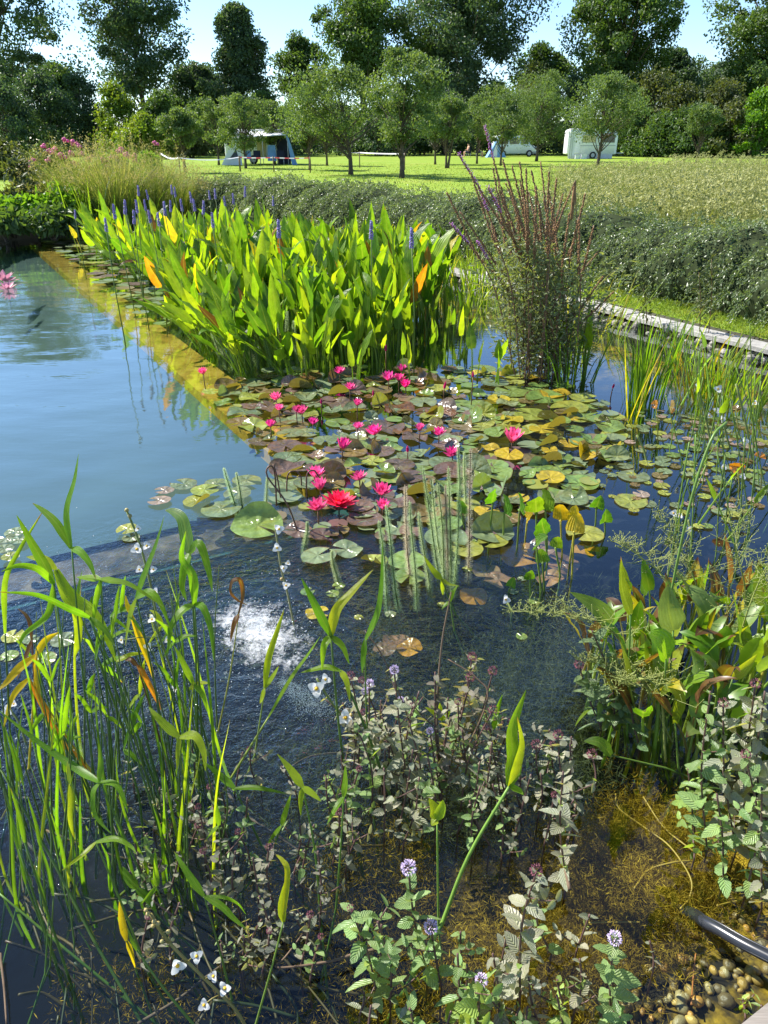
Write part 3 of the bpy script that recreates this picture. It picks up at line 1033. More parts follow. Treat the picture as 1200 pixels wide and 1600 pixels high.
V, Q, t_ = np.concatenate([V, V2]), np.concatenate([Q, Q2]), np.concatenate([t_, t2])
tag(put('meadow_seed_heads', mesh_np('meadow_seed_heads', V, Q, M['f_seed'], t_)), 'dry wild carrot seed heads behind the hedge', kind='stuff')
gp = []
while len(gp) < 42000:
    Y = 6 + 42 * rs.rand() ** 1.2
    X = rs.uniform(2, 0.56 * Y + 3.5)
    if in_poly(X, Y, poly):
        gp.append((X, Y, LAWN_Z + 0.65 * rs.rand()))
V, Q, t_ = leaf_cloud(np.array(gp), 0.13, 0.010, D=np.array([0, 0, 1.6]), rs=rs)
tag(put('meadow_grass', mesh_np('meadow_grass', V, Q, M['f_meadow'], t_)), 'pale meadow grass under the seed heads', kind='stuff')

# blades of mown grass: path strip by the coping and the lawn beyond the hedge
M['f_grass'] = foliage_mat('grass_blades', [(0.0, (0.07, 0.14, 0.015)), (0.5, (0.15, 0.22, 0.03)), (1.0, (0.32, 0.29, 0.10))], transl=0.45, rough=0.5, spec=0.3, patch=0.5, pscale=2.0)
n = 42000
aa = rs.uniform(A_END + 0.17, A_END + 0.95, n)
bb = -3 + 13 * rs.rand(n) ** 1.2
X = C0.x + E1.x * aa + E2.x * bb
Y = C0.y + E1.y * aa + E2.y * bb
V, Q, t_ = leaf_cloud(np.stack([X, Y, np.full(n, LAWN_Z - 0.005)], 1), 0.04, 0.0035, D=np.array([0, 0, 1.5]), rs=rs)
n = 36000
Y = 17 + 45 * rs.rand(n) ** 1.6
X = rs.uniform(-0.58, 0.4, n) * Y
V3, Q3, t3 = leaf_cloud(np.stack([X, Y, np.full(n, LAWN_Z - 0.01)], 1), 0.085, 0.016, D=np.array([0, 0, 1.1]), rs=rs)
V, Q, t_ = np.concatenate([V, V3]), np.concatenate([Q, Q3 + len(V)]), np.concatenate([t_, t3])
tag(put('grass', mesh_np('grass', V, Q, M['f_grass'], t_)), 'short mown grass blades', kind='stuff')
# ------------------------------------------------------------------ camping field: caravans, tent, van, people, tape
M['cara'] = plain_mat('caravan_paint', (0.74, 0.76, 0.78), 0.35, 0.5, 0.06, 1.0)
M['trim'] = plain_mat('caravan_trim', (0.30, 0.32, 0.34), 0.5, 0.4, 0.1)
M['window'] = plain_mat('dark_window', (0.03, 0.035, 0.045), 0.12, 0.6, 0.1)
M['curtain'] = plain_mat('cream_curtain', (0.55, 0.47, 0.25), 0.8, 0.2, 0.2, 5)
M['canvas'] = plain_mat('grey_canvas', (0.6, 0.61, 0.63), 0.8, 0.2, 0.12, 2)
M['canvas_white'] = plain_mat('white_canvas', (0.72, 0.73, 0.75), 0.75, 0.2, 0.06, 2)
M['canvas_blue'] = plain_mat('blue_canvas', (0.18, 0.34, 0.62), 0.7, 0.3, 0.15, 4)
M['canvas_and_shade'] = plain_mat('dark_canvas_and_shade', (0.03, 0.035, 0.06), 0.8, 0.2, 0.2, 4)
M['rubber'] = plain_mat('tyre_rubber', (0.02, 0.02, 0.02), 0.8, 0.2, 0.2)
M['metal'] = plain_mat('pole_metal', (0.45, 0.46, 0.48), 0.4, 0.5, 0.1)
M['skin'] = plain_mat('skin', (0.55, 0.31, 0.21), 0.55, 0.3, 0.08)
M['hair'] = plain_mat('hair', (0.05, 0.035, 0.025), 0.7, 0.3, 0.2)
M['shirt_blue'] = plain_mat('blue_shirt', (0.06, 0.2, 0.5), 0.8, 0.2, 0.1)
M['shorts'] = plain_mat('dark_shorts', (0.05, 0.06, 0.1), 0.8, 0.2, 0.1)
M['shirt_pink'] = plain_mat('faded_red_shirt', (0.5, 0.16, 0.15), 0.8, 0.2, 0.1)


def profile_body(mb, prof, y0, y1, mtx, inset=0.06):
    """side outline (x, z) with softened long edges, extruded through y"""
    n = len(prof)
    cx = sum(p[0] for p in prof) / n
    cz = sum(p[1] for p in prof) / n
    rings = []
    for y, k in ((y0, 1 - inset), (y0 + inset, 1.0), (y1 - inset, 1.0), (y1, 1 - inset)):
        rings.append([mtx @ Vector((cx + (x - cx) * k, y, cz + (z - cz) * k)) for x, z in prof])
    vs = sum(rings, [])
    fs = []
    for r_ in range(3):
        for i in range(n):
            j = (i + 1) % n
            fs.append((r_ * n + i, r_ * n + j, (r_ + 1) * n + j, (r_ + 1) * n + i))
    fs.append(tuple(range(n - 1, -1, -1)))
    fs.append(tuple(3 * n + i for i in range(n)))
    mb.add(vs, fs)


def rounded(x0, x1, z0, z1, r_l, r_r, rb=0.12):
    pts = []
    for (cx, cz, r, a0) in ((x1 - rb, z0 + rb, rb, -90), (x1 - r_r, z1 - r_r, r_r, 0), (x0 + r_l, z1 - r_l, r_l, 90), (x0 + rb, z0 + rb, rb, 180)):
        for k in range(6):
            a = math.radians(a0 + 18 * k)
            pts.append((cx + r * math.cos(a), cz + r * math.sin(a)))
    return pts


def wheel_parts(t, mtx, x, y, r=0.31):
    mb = MB()
    mb.tube([mtx @ Vector((x, y - 0.09, r)), mtx @ Vector((x, y + 0.09, r))], r, 16)
    w = put('wheel', mb.mesh('wheel', M['rubber'], False), t)
    mb = MB()
    mb.tube([mtx @ Vector((x, y - 0.105, r)), mtx @ Vector((x, y - 0.088, r))], r * 0.6, 12)
    put('rim', mb.mesh('rim', M['metal'], False), w)


def panel(t, name, mtx, x0, x1, y, z0, z1, mat, d=0.03, label=None):
    mb = MB()
    mb.box((x0, y - d, z0), (x1, y + 0.004, z1), mtx=mtx)
    return put(name, mb.mesh(name, mat, False), t, label=label)


# caravan on the right: 4.8 m long, side towards us
loc = G(922, 248, LAWN_Z)
mt_ = Matrix.Translation(loc) @ Matrix.Rotation(math.radians(-3), 4, 'Z')
cv = thing('caravan', 'white caravan with a rounded front beside the person on the blue lounger', 'caravan', loc)
mb = MB(); profile_body(mb, rounded(-2.35, 2.45, 0.38, 2.62, 0.35, 0.75), 0.0, 2.1, mt_)
put('body', mb.mesh('caravan_body', M['cara']), cv)
wp = panel(cv, 'window', mt_, 1.0, 2.15, 0.0, 1.45, 2.1, M['window'])
panel(wp, 'window_frame', mt_, 0.96, 2.19, 0.02, 1.40, 2.15, M['trim'], 0.035)
wp = panel(cv, 'window', mt_, -0.9, 0.35, 0.0, 1.45, 2.05, M['curtain'], label='cream curtained window')
panel(wp, 'window_frame', mt_, -0.95, 0.40, 0.02, 1.40, 2.1, M['trim'], 0.035)
dr = panel(cv, 'door', mt_, -1.75, -1.1, 0.0, 0.5, 2.25, M['cara'], 0.03)
panel(dr, 'handle', mt_, -1.2, -1.14, -0.03, 1.3, 1.42, M['trim'], 0.03)
panel(cv, 'stripe', mt_, -2.2, 2.3, 0.0, 1.12, 1.17, M['trim'], 0.012)
for x in (-2.0, -2.2):
    panel(cv, 'awning_post', mt_, x - 0.03, x + 0.03, -0.9, 0.0, 2.3, M['metal'], 0.06)
panel(cv, 'awning_roof', mt_, -2.3, -0.4, -0.5, 2.3, 2.36, M['canvas_white'], 0.5)
panel(cv, 'awning_wall', mt_, -2.3, -1.75, -0.9, 0.15, 2.3, M['canvas_white'], 0.02)
panel(cv, 'skirt', mt_, -2.2, 2.1, 0.02, 0.02, 0.42, M['canvas'], 0.02)
wheel_parts(cv, mt_, 0.2, -0.02)
mb = MB(); mb.tube([mt_ @ Vector((2.4, 1.0, 0.45)), mt_ @ Vector((3.4, 1.0, 0.5))], 0.05, 6)
put('drawbar', mb.mesh('drawbar', M['metal']), cv)
for x0, s in ((-1.7, 0.42), (-1.1, 0.5)):
    p = mt_ @ Vector((x0, -1.2, 0))
    bx = thing('storage_box', 'pale storage box on the grass at the left end of the caravan' if s < 0.45 else 'larger pale storage box under the caravan window', 'box', p)
    mb = MB(); mb.box((x0, -1.4, 0.0), (x0 + s, -1.05, s * 0.75), mtx=mt_)
    put('body', mb.mesh('storage_box_body', M['canvas_white'], False), bx)
    mb = MB(); mb.box((x0 - 0.02, -1.42, s * 0.75), (x0 + s + 0.02, -1.03, s * 0.83), mtx=mt_)
    put('lid', mb.mesh('storage_box_lid', M['canvas'], False), bx)


def figure(name, label, joints, radii, edges, mtx, cloth, group=None):
    """one continuous skinned body; cloth(local point) -> material index"""
    me = bpy.data.meshes.new('figure_skeleton')
    me.from_pydata([tuple(j) for j in joints], edges, [])
    o = bpy.data.objects.new('tmp', me)
    col.objects.link(o)
    sk = o.modifiers.new('skin', 'SKIN')
    sk.use_smooth_shade = True
    for v, r in zip(me.skin_vertices[0].data, radii):
        v.radius = (r, r)
    me.skin_vertices[0].data[0].use_root = True
    sb = o.modifiers.new('sub', 'SUBSURF')
    sb.levels = sb.render_levels = 1
    dg = bpy.context.evaluated_depsgraph_get()
    body = bpy.data.meshes.new_from_object(o.evaluated_get(dg))
    bpy.data.objects.remove(o)
    body.name = 'body'
    body.materials.clear()
    for m_ in (M['skin'], cloth[1], cloth[2], M['hair']):
        body.materials.append(m_)
    for p in body.polygons:
        p.material_index = cloth[0](p.center)
    body.transform(mtx)
    t = thing(name, label, 'person', mtx.translation, group)
    put('body', body, t)
    return t


# person lying back on a blue lounger
lp = G(946, 247, LAWN_Z)
lm = Matrix.Translation(lp) @ Matrix.Rotation(math.radians(4), 4, 'Z')
lg = thing('lounge_chair', 'blue folding lounger on the grass in front of the caravan', 'lounger', lp)
mb = MB()
mb.box((-1.6, -0.3, 0.30), (-0.05, 0.3, 0.34), mtx=lm)
put('seat', mb.mesh('lounger_seat', M['canvas_blue'], False), lg)
mb = MB()
mb.add([lm @ Vector(p) for p in ((-0.05, -0.3, 0.32), (-0.05, 0.3, 0.32), (0.62, 0.3, 1.12), (0.62, -0.3, 1.12), (0.0, -0.3, 0.28), (0.0, 0.3, 0.28), (0.67, 0.3, 1.08), (0.67, -0.3, 1.08))],
       [(0, 3, 2, 1), (4, 5, 6, 7), (0, 1, 5, 4), (1, 2, 6, 5), (2, 3, 7, 6), (3, 0, 4, 7)])
put('backrest', mb.mesh('lounger_backrest', M['canvas_blue'], False), lg)
for x in (-1.4, -0.1):
    for y in (-0.28, 0.28):
        mb = MB(); mb.tube([lm @ Vector((x, y, 0.31)), lm @ Vector((x + 0.15, y, 0.0))], 0.02, 6)
        put('leg', mb.mesh('lounger_leg', M['metal']), lg)
J = [(0.0, 0, 0.46), (0.18, 0, 0.68), (0.36, 0, 0.92), (0.47, 0, 1.06), (0.50, 0, 1.15), (0.48, 0, 1.26),
     (-0.02, -0.11, 0.46), (-0.5, -0.13, 0.62), (-0.95, -0.12, 0.42), (-1.12, -0.12, 0.47),
     (-0.02, 0.11, 0.46), (-0.55, 0.12, 0.52), (-1.0, 0.12, 0.42), (-1.18, 0.12, 0.48),
     (0.40, -0.19, 0.95), (0.14, -0.27, 0.72), (-0.12, -0.2, 0.66), (0.40, 0.19, 0.95), (0.16, 0.27, 0.72), (-0.1, 0.2, 0.66)]
R_ = [0.15, 0.14, 0.15, 0.07, 0.085, 0.09, 0.1, 0.07, 0.05, 0.045, 0.1, 0.07, 0.05, 0.045, 0.065, 0.05, 0.035, 0.065, 0.05, 0.035]
E_ = [(0, 1), (1, 2), (2, 3), (3, 4), (4, 5), (0, 6), (6, 7), (7, 8), (8, 9), (0, 10), (10, 11), (11, 12), (12, 13), (2, 14), (14, 15), (15, 16), (2, 17), (17, 18), (18, 19)]
figure('person', 'person in a blue shirt lying back on the blue lounger', J, R_, E_, lm,
       (lambda c: 3 if c.z > 1.2 else (0 if c.z > 1.04 else (1 if c.x > 0.08 else (2 if c.x > -0.35 else 0))), M['shirt_blue'], M['shorts']))

# seated campers in front of the van
SJ = [(0, 0, 0.52), (0.03, 0, 0.75), (0.05, 0, 1.0), (0.03, 0, 1.13), (0.0, 0, 1.2), (-0.02, 0, 1.3),
      (0, -0.1, 0.52), (-0.42, -0.12, 0.54), (-0.45, -0.12, 0.1), (-0.6, -0.12, 0.06),
      (0, 0.1, 0.52), (-0.42, 0.13, 0.54), (-0.4, 0.13, 0.1), (-0.56, 0.13, 0.06),
      (0.05, -0.2, 1.0), (0.0, -0.26, 0.76), (-0.26, -0.2, 0.68), (0.05, 0.2, 1.0), (0.0, 0.26, 0.76), (-0.26, 0.2, 0.68)]
SC = thing
for k, (u, ang, shirt, lb, lc) in enumerate(((731, 20, 'skin', 'bare shouldered person sitting in a camp chair, left of the pair', 'dark camp chair under the person on the left'),
                                             (747, 160, 'shirt_pink', 'person in a faded red shirt sitting in a camp chair beside the van', 'dark camp chair under the person in red'))):
    p = G(u, 246, LAWN_Z)
    sm = Matrix.Translation(p) @ Matrix.Rotation(math.radians(ang), 4, 'Z')
    ch = thing('camp_chair', lc, 'chair', p, 'camp chairs')
    mb = MB(); mb.box((-0.3, -0.26, 0.40), (0.16, 0.26, 0.43), mtx=sm)
    put('seat', mb.mesh('camp_seat', M['canvas_and_shade'], False), ch)
    mb = MB(); mb.box((0.17, -0.26, 0.43), (0.21, 0.26, 0.98), mtx=sm)
    put('backrest', mb.mesh('camp_backrest', M['canvas_and_shade'], False), ch)
    for x in (-0.27, 0.16):
        for y in (-0.25, 0.25):
            mb = MB(); mb.tube([sm @ Vector((x, y, 0.40)), sm @ Vector((x * 1.15, y, 0.0))], 0.017, 5)
            put('leg', mb.mesh('camp_leg', M['metal']), ch)
    figure('person', lb, SJ, R_, E_, sm, (lambda c: 3 if c.z > 1.25 else (0 if c.z > 1.1 else (1 if c.z > 0.62 and abs(c.y) < 0.24 else (2 if c.z > 0.42 and c.x > -0.36 else 0))), M[shirt], M['shorts']), 'campers in chairs')

# white van behind them
loc = G(806, 245, LAWN_Z)
mt_ = Matrix.Translation(loc) @ Matrix.Rotation(math.radians(6), 4, 'Z')
vn = thing('camper_van', 'white camper van half hidden under the fruit trees', 'van', loc)
mb = MB()
profile_body(mb, [(-2.3, 0.3), (1.9, 0.3), (2.3, 0.4), (2.35, 0.95), (1.75, 1.15), (1.2, 1.95), (0.9, 2.05), (-2.1, 2.1), (-2.35, 1.95)], 0.0, 1.9, mt_)
put('body', mb.mesh('van_body', M['cara']), vn)
panel(vn, 'window', mt_, 0.45, 1.25, 0.0, 1.25, 1.85, M['window'])
panel(vn, 'window', mt_, -0.75, 0.25, 0.0, 1.25, 1.85, M['window'])
panel(vn, 'window', mt_, -2.0, -0.95, 0.0, 1.25, 1.85, M['window'])
panel(vn, 'headlight', mt_, 2.05, 2.3, 0.0, 0.7, 0.9, M['metal'], 0.02)
panel(vn, 'bumper', mt_, 1.8, 2.4, 0.0, 0.32, 0.5, M['trim'], 0.03)
wheel_parts(vn, mt_, 1.45, -0.01, 0.33)
wheel_parts(vn, mt_, -1.5, -0.01, 0.33)
# small blue tent between campers and van
tp_ = G(776, 246, LAWN_Z)
tt_ = thing('small_tent', 'small blue and white tent left of the camper van', 'tent', tp_)
mb = MB()
q = [tp_ + Vector(d) for d in ((-1.0, 0, 0), (1.0, 0, 0), (1.0, 1.8, 0), (-1.0, 1.8, 0), (-0.1, 0.1, 1.5), (0.1, 0.1, 1.5), (0.1, 1.7, 1.5), (-0.1, 1.7, 1.5))]
mb.add(q, [(0, 1, 5, 4), (1, 2, 6, 5), (2, 3, 7, 6), (3, 0, 4, 7), (4, 5, 6, 7)])
put('fly_sheet', mb.mesh('fly_sheet', M['canvas_blue'], False), tt_)
mb = MB()
q = [tp_ + Vector(d) for d in ((-0.55, -0.02, 0.02), (0.05, -0.02, 0.02), (0.02, 0.07, 1.3), (-0.12, 0.07, 1.3))]
mb.add(q, [(0, 1, 2, 3)])
put('door', mb.mesh('tent_door', M['canvas_white'], False), tt_)

# caravan with a canvas awning on the left, partly behind fruit trees
loc = G(402, 258, LAWN_Z)
mt_ = Matrix.Translation(loc + Vector((0, 2.4, 0))) @ Matrix.Rotation(math.radians(4), 4, 'Z')
cv = thing('caravan', 'cream and white caravan with a grey awning behind the fruit trees', 'caravan', loc)
mb = MB(); profile_body(mb, rounded(-2.7, 1.9, 0.4, 2.35, 0.5, 0.4), 0.0, 2.0, mt_)
put('body', mb.mesh('left_caravan_body', M['cara']), cv)
wp = panel(cv, 'window', mt_, -2.45, -1.75, 0.0, 1.3, 1.9, M['window'])
panel(wp, 'window_frame', mt_, -2.5, -1.7, 0.02, 1.25, 1.95, M['trim'], 0.035)
panel(cv, 'door', mt_, -0.3, 0.35, 0.0, 0.5, 2.1, M['curtain'])
panel(cv, 'window', mt_, -1.2, -0.5, 0.0, 1.3, 1.8, M['window'])
wheel_parts(cv, mt_, -0.6, -0.01)
aw = thing('awning_tent', 'open grey canvas awning with a slanted left flap and blue right flap', 'awning', loc)
mb = MB()
mb.add([mt_ @ Vector(p) for p in ((-2.0, -0.02, 2.2), (2.3, -0.02, 2.2), (2.1, -2.3, 1.95), (-1.7, -2.3, 1.75), (-2.0, -0.02, 2.24), (2.3, -0.02, 2.24), (2.1, -2.3, 1.99), (-1.7, -2.3, 1.79))],
       [(0, 3, 2, 1), (4, 5, 6, 7), (0, 1, 5, 4), (1, 2, 6, 5), (2, 3, 7, 6), (3, 0, 4, 7)])
put('roof', mb.mesh('awning_roof', M['canvas'], False), aw)
mb = MB()
mb.add([mt_ @ Vector(p) for p in ((-2.75, -2.35, 0.0), (-1.25, -2.3, 0.0), (-1.3, -2.25, 1.75), (-1.72, -2.25, 1.8))], [(0, 1, 2, 3)])
put('flap', mb.mesh('awning_flap', M['canvas_white'], False), aw, label='pale slanted left flap')
mb = MB()
mb.add([mt_ @ Vector(p) for p in ((-2.1, -2.37, 0.45), (-1.5, -2.33, 0.5), (-1.62, -2.29, 1.05))], [(0, 1, 2)])
put('flap_window', mb.mesh('flap_window', M['window'], False), aw)
mb = MB()
mb.add([mt_ @ Vector(p) for p in ((2.0, -2.25, 1.95), (2.15, -2.25, 1.95), (2.75, -2.35, 0.0), (2.35, -2.3, 0.0))], [(0, 1, 2, 3)])
put('flap', mb.mesh('awning_flap_right', M['canvas_blue'], False), aw, label='narrow blue right flap')
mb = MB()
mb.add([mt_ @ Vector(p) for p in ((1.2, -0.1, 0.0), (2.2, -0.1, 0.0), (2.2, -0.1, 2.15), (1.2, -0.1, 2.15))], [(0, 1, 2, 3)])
put('opening_shade', mb.mesh('awning_opening_shade', M['canvas_and_shade'], False), aw)  # dark sheet added as the shade inside the awning opening
mb = MB()
mb.add([mt_ @ Vector(p) for p in ((0.55, -1.5, 0.25), (1.2, -1.5, 0.25), (1.15, -1.45, 1.3), (0.6, -1.45, 1.3))], [(0, 1, 2, 3)])
put('hanging_cloth', mb.mesh('hanging_cloth', M['canvas_blue'], False), aw)
for x in (-1.7, 0.3, 2.1):
    mb = MB(); mb.tube([mt_ @ Vector((x, -2.28, 0.0)), mt_ @ Vector((x, -2.28, 1.9))], 0.025, 6)
    put('pole', mb.mesh('awning_pole', M['metal']), aw)
for k, (x, mtn, lb) in enumerate(((-0.9, 'canvas_blue', 'blue camp chair under the awning near its left flap'), (-0.2, 'canvas_and_shade', 'dark camp chair in the middle of the awning'), (1.5, 'canvas_and_shade', 'dark camp chair near the blue right flap'))):
    ch = thing('camp_chair', lb, 'chair', mt_ @ Vector((x, -1.9, 0)), 'camp chairs')
    mb = MB(); mb.box((x - 0.26, -2.1, 0.38), (x + 0.26, -1.65, 0.42), mtx=mt_)
    put('seat', mb.mesh('camp_seat', M[mtn], False), ch)
    mb = MB(); mb.box((x - 0.26, -1.65, 0.42), (x + 0.26, -1.6, 0.95), mtx=mt_)
    put('backrest', mb.mesh('camp_backrest', M[mtn], False), ch)
    for dx in (-0.24, 0.24):
        for dy in (-2.08, -1.64):
            mb = MB(); mb.tube([mt_ @ Vector((x + dx, dy, 0.4)), mt_ @ Vector((x + dx, dy, 0))], 0.016, 5)
            put('leg', mb.mesh('camp_leg', M['metal']), ch)

# tape fences
m, nt, out = new_mat('red_white_tape')
tc = nd(nt, 'ShaderNodeTexCoord')
wv = nd(nt, 'ShaderNodeTexWave', {'Vector': tc.outputs['Object'], 'Scale': 0.55}, bands_direction='X')
c = ramp(nt, wv.outputs[1], [(0.0, (0.75, 0.72, 0.7)), (0.5, (0.6, 0.06, 0.05))], 'CONSTANT')
bs = nd(nt, 'ShaderNodeBsdfPrincipled', {'Base Color': c, 'Roughness': 0.5})
nt.links.new(bs.outputs[0], out.inputs['Surface'])
M['tape_red'] = m
M['tape'] = plain_mat('white_tape', (0.75, 0.76, 0.78), 0.5, 0.4, 0.05)
M['post'] = plain_mat('wooden_post', (0.16, 0.12, 0.08), 0.9, 0.2, 0.3, 10)


def tape_fence(label, posts, mat, sag, w):
    t = thing('tape_fence', label, 'fence', posts[0][0], 'tape fences across the lawn')
    for p, h in posts:
        mb = MB(); mb.tube([p - Vector((0, 0, .1)), p + Vector((0, 0, h + 0.06))], 0.035, 6)
        put('post', mb.mesh('post', M['post']), t)
    for (p, h), (q, k) in zip(posts[:-1], posts[1:]):
        a, b_ = p + Vector((0, 0, h)), q + Vector((0, 0, k))
        pts = [a.lerp(b_, i / 10) - Vector((0, 0, sag * 4 * (i / 10) * (1 - i / 10))) for i in range(11)]
        mb = MB()
        mb.ribbon(pts, [w] * 11, Vector((0, -1, 0.2)), fold=0.0)
        put('tape', mb.mesh('tape', mat, False), t)


gp_ = lambda u, v: G(u, v, LAWN_Z)
tape_fence('sagging white band on thin posts left of the tent', [(gp_(255, 272), 1.0), (gp_(283, 280), 0.9), (gp_(375, 268), 0.75)], M['tape'], 0.12, 0.035)
tape_fence('red and white tape stretched in front of the tent', [(gp_(376, 268), 0.75), (gp_(428, 269), 0.75), (gp_(485, 270), 0.75)], M['tape_red'], 0.03, 0.03)
tape_fence('white tape between the leaning and the nearest fruit tree', [(gp_(547, 268), 1.0), (gp_(562, 262), 0.9), (gp_(632, 266), 0.9)], M['tape'], 0.03, 0.03)
# ------------------------------------------------------------------ plants standing in and round the pond
GREENS = [(0.06, 0.14, 0.013), (0.095, 0.20, 0.016), (0.13, 0.25, 0.018), (0.17, 0.285, 0.02), (0.23, 0.33, 0.022)]
YELLOW, ORANGE, BROWN = (0.42, 0.33, 0.02), (0.42, 0.17, 0.02), (0.11, 0.055, 0.025)


def vary(c, r, k=0.2):
    f = 1 + r.uniform(-k, k)
    return (c[0] * f * (1 + r.uniform(-.08, .08)), c[1] * f, c[2] * f)


def lance(t, p=0.8, q=0.9):
    return max(0.0, math.sin(math.pi * min(1, t) ** p)) ** q


def broad_leaf_mesh(name, petiole, blade, width, lean, bend, r, mat, prof=None, curl=0.0, sink=0.25):
    """stalk leaning to +X with one blade at its end"""
    mb = MB()
    pts, p, ang = [], Vector((0, 0, -sink)), 0.03
    pts.append(p.copy())
    n = 7
    for i in range(n):
        L = (petiole + (sink if i == 0 else 0)) / n if i else sink
        p = p + Vector((math.sin(ang) * L, 0, math.cos(ang) * L))
        pts.append(p.copy())
        ang = lean * (i + 1) / n
    mb.tube(pts, [0.0075 - 0.004 * i / n for i in range(n + 1)], 5, a0=0.0, a1=0.05, cap=False)
    bp = [p.copy()]
    m_ = 8
    a = ang - 0.05
    yaw = r.uniform(-0.25, 0.25)
    for i in range(m_):
        L = blade / m_
        p = p + Vector((math.sin(a) * L, math.sin(yaw) * L * 0.5, math.cos(a) * L))
        bp.append(p.copy())
        a += bend / m_ * (0.5 + i / m_)
    pf = prof or (lambda t: lance(0.07 + 0.93 * t, 0.62, 0.85))
    mb.ribbon(bp, [width * pf(i / m_) + 0.001 for i in range(m_ + 1)], Vector((-1, r.uniform(-.3, .3), 0.45)), fold=r.uniform(0.1, 0.45), wave=r.uniform(0, 0.2), a0=0.1, a1=1.0, twist=r.uniform(-0.5, 0.5) + curl)
    return mb.mesh(name, mat)


r5 = random.Random(55)
PICK = [broad_leaf_mesh('leaf', r5.uniform(0.22, 0.62), r5.uniform(0.2, 0.42), r5.uniform(0.042, 0.070), r5.uniform(0.08, 0.5), r5.choice([0.05, 0.1, 0.15, 0.2, 0.4, 0.8, 1.4]), r5, M['leaf']) for _ in range(22)]
PICK_YOUNG = [broad_leaf_mesh('leaf', r5.uniform(0.16, 0.3), r5.uniform(0.14, 0.22), r5.uniform(0.02, 0.034), r5.uniform(0.05, 0.4), r5.choice([0.1, 0.3]), r5, M['leaf']) for _ in range(6)]


def spike_mesh():
    mb = MB()
    for k in range(70):
        z = k / 70 * 0.105
        a = k * 2.4
        rr = 0.0095 * (1 - 0.75 * max(0, z / 0.105 - 0.3))
        mb.blob((math.cos(a) * rr, math.sin(a) * rr, z + rnd.uniform(-.004, .004)), rnd.uniform(0.0035, 0.0065), 5, 3)
    return mb.mesh('flower_spike', M['spike'])


M['spike'] = plain_mat('violet_blue_flowers', (0.27, 0.22, 0.48), 0.7, 0.2, 0.35, 60)
SPIKE = spike_mesh()
_mb = MB(); _mb.tube([Vector((0, 0, -1.1)), Vector((0.01, 0.01, -0.5)), Vector((0, 0, 0.1))], [0.006, 0.005, 0.004], 5)
SPIKE_STEM = _mb.mesh('flower_stem', M['stem'])

bed = [G(*q) for q in ((135, 402), (203, 486), (255, 530), (300, 558), (345, 578), (430, 590), (520, 585), (560, 570), (600, 560), (640, 535), (665, 505))] + [Vector((0.75, 9.2, 0)), Vector((0.0, 10.6, 0)), Vector((-1.6, 12.0, 0)), Vector((-4.6, 13.0, 0))]
plants = []
tries = 0
while len(plants) < 165 and tries < 16000:
    tries += 1
    X, Y = r5.uniform(-5.5, 1.2), r5.uniform(6.0, 15.5)
    if not in_poly(X, Y, bed):
        continue
    a_, b_ = toAB((X, Y))
    dmin = 0.23 if Y < 10 else 0.34
    if a_ < (0.42 if b_ < 4 else 0.78) or any((X - q[0]) ** 2 + (Y - q[1]) ** 2 < dmin ** 2 for q in plants):
        continue
    plants.append((X, Y))
pick_objs = []
for X, Y in plants:
    a_, b_ = toAB((X, Y))
    edge = a_ < (0.9 if b_ < 4 else 1.2)
    front = Y < 7.3
    where = ('at the basin side' if edge else ('in the left half' if a_ < 1.8 else ('in the right half' if a_ < 2.5 else 'at the right side'))) + (' of the front row' if front else (' just behind the front row' if Y < 8.3 else (' of the middle' if Y < 9.4 else (' behind the middle' if Y < 10.6 else ' of the far end'))))
    t = thing('pickerelweed', 'upright yellow green pickerelweed plant ' + where, 'water plant', (X, Y, 0), 'pickerelweed plants in the large stand')
    pick_objs.append(t)
    t['w_'] = where; feats = set()
    nl = r5.randint(9, 12) if Y < 10.5 else 8
    for k in range(nl):
        ang = 2 * math.pi * k / nl + r5.uniform(-0.5, 0.5)
        tilt, td = 0.0, 0.0
        if edge:
            tilt, td = r5.uniform(0.15, 0.6), math.pi + math.atan2(E1.y, E1.x) + r5.uniform(-0.7, 0.7)
        elif front:
            tilt, td = r5.uniform(0.0, 0.3), -math.pi / 2 + r5.uniform(-0.9, 0.9)
        q = r5.random()
        c_ = vary(r5.choice(GREENS), r5)
        if q < 0.022:
            c_ = vary(YELLOW, r5); feats.add('yellow')
        elif q < 0.030:
            c_ = vary(ORANGE, r5); feats.add('orange')
        elif q < 0.045:
            c_ = vary(BROWN, r5); feats.add('brown')
        me = r5.choice(PICK)
        s = r5.uniform(0.82, 1.1) * (0.95 if front else 1.08)
        put('leaf', me, t, place((X + r5.uniform(-.07, .07), Y + r5.uniform(-.07, .07), 0), ang, s, tilt, td), c_)
    t['f_'] = ' and '.join(sorted(feats))
    t['s_'] = 0
for (u, v) in ((217, 306), (232, 312), (269, 304), (274, 308), (300, 317), (305, 330), (328, 312), (337, 311), (365, 319), (383, 308), (427, 322), (196, 335), (215, 333), (228, 329), (258, 337), (267, 331),
               (235, 348), (249, 353), (210, 350), (167, 362), (118, 342), (333, 356), (180, 342), (285, 330), (580, 374), (643, 388), (436, 372), (318, 335), (352, 322)):
    th = -math.atan2(ray(u, v).z, ray(u, v).y)
    zt = 1.0 if u > 130 else 0.75
    Y = (EYE - zt) / math.tan(th)
    p = DY(u, v, min(Y, 14.5))
    o = min(pick_objs, key=lambda t: (t.location.x - p.x) ** 2 + (t.location.y - p.y) ** 2)
    o['s_'] = o['s_'] + 1
    s = r5.uniform(1.1, 1.45)
    put('flower_stem', SPIKE_STEM, o, place(p, r5.uniform(0, 6), (1, 1, 1), r5.uniform(0, .12), r5.uniform(0, 6)), (0.09, 0.15, 0.02))
    put('flower_spike', SPIKE, o, place(p, r5.uniform(0, 6), s, r5.uniform(0, .12), r5.uniform(0, 6)))

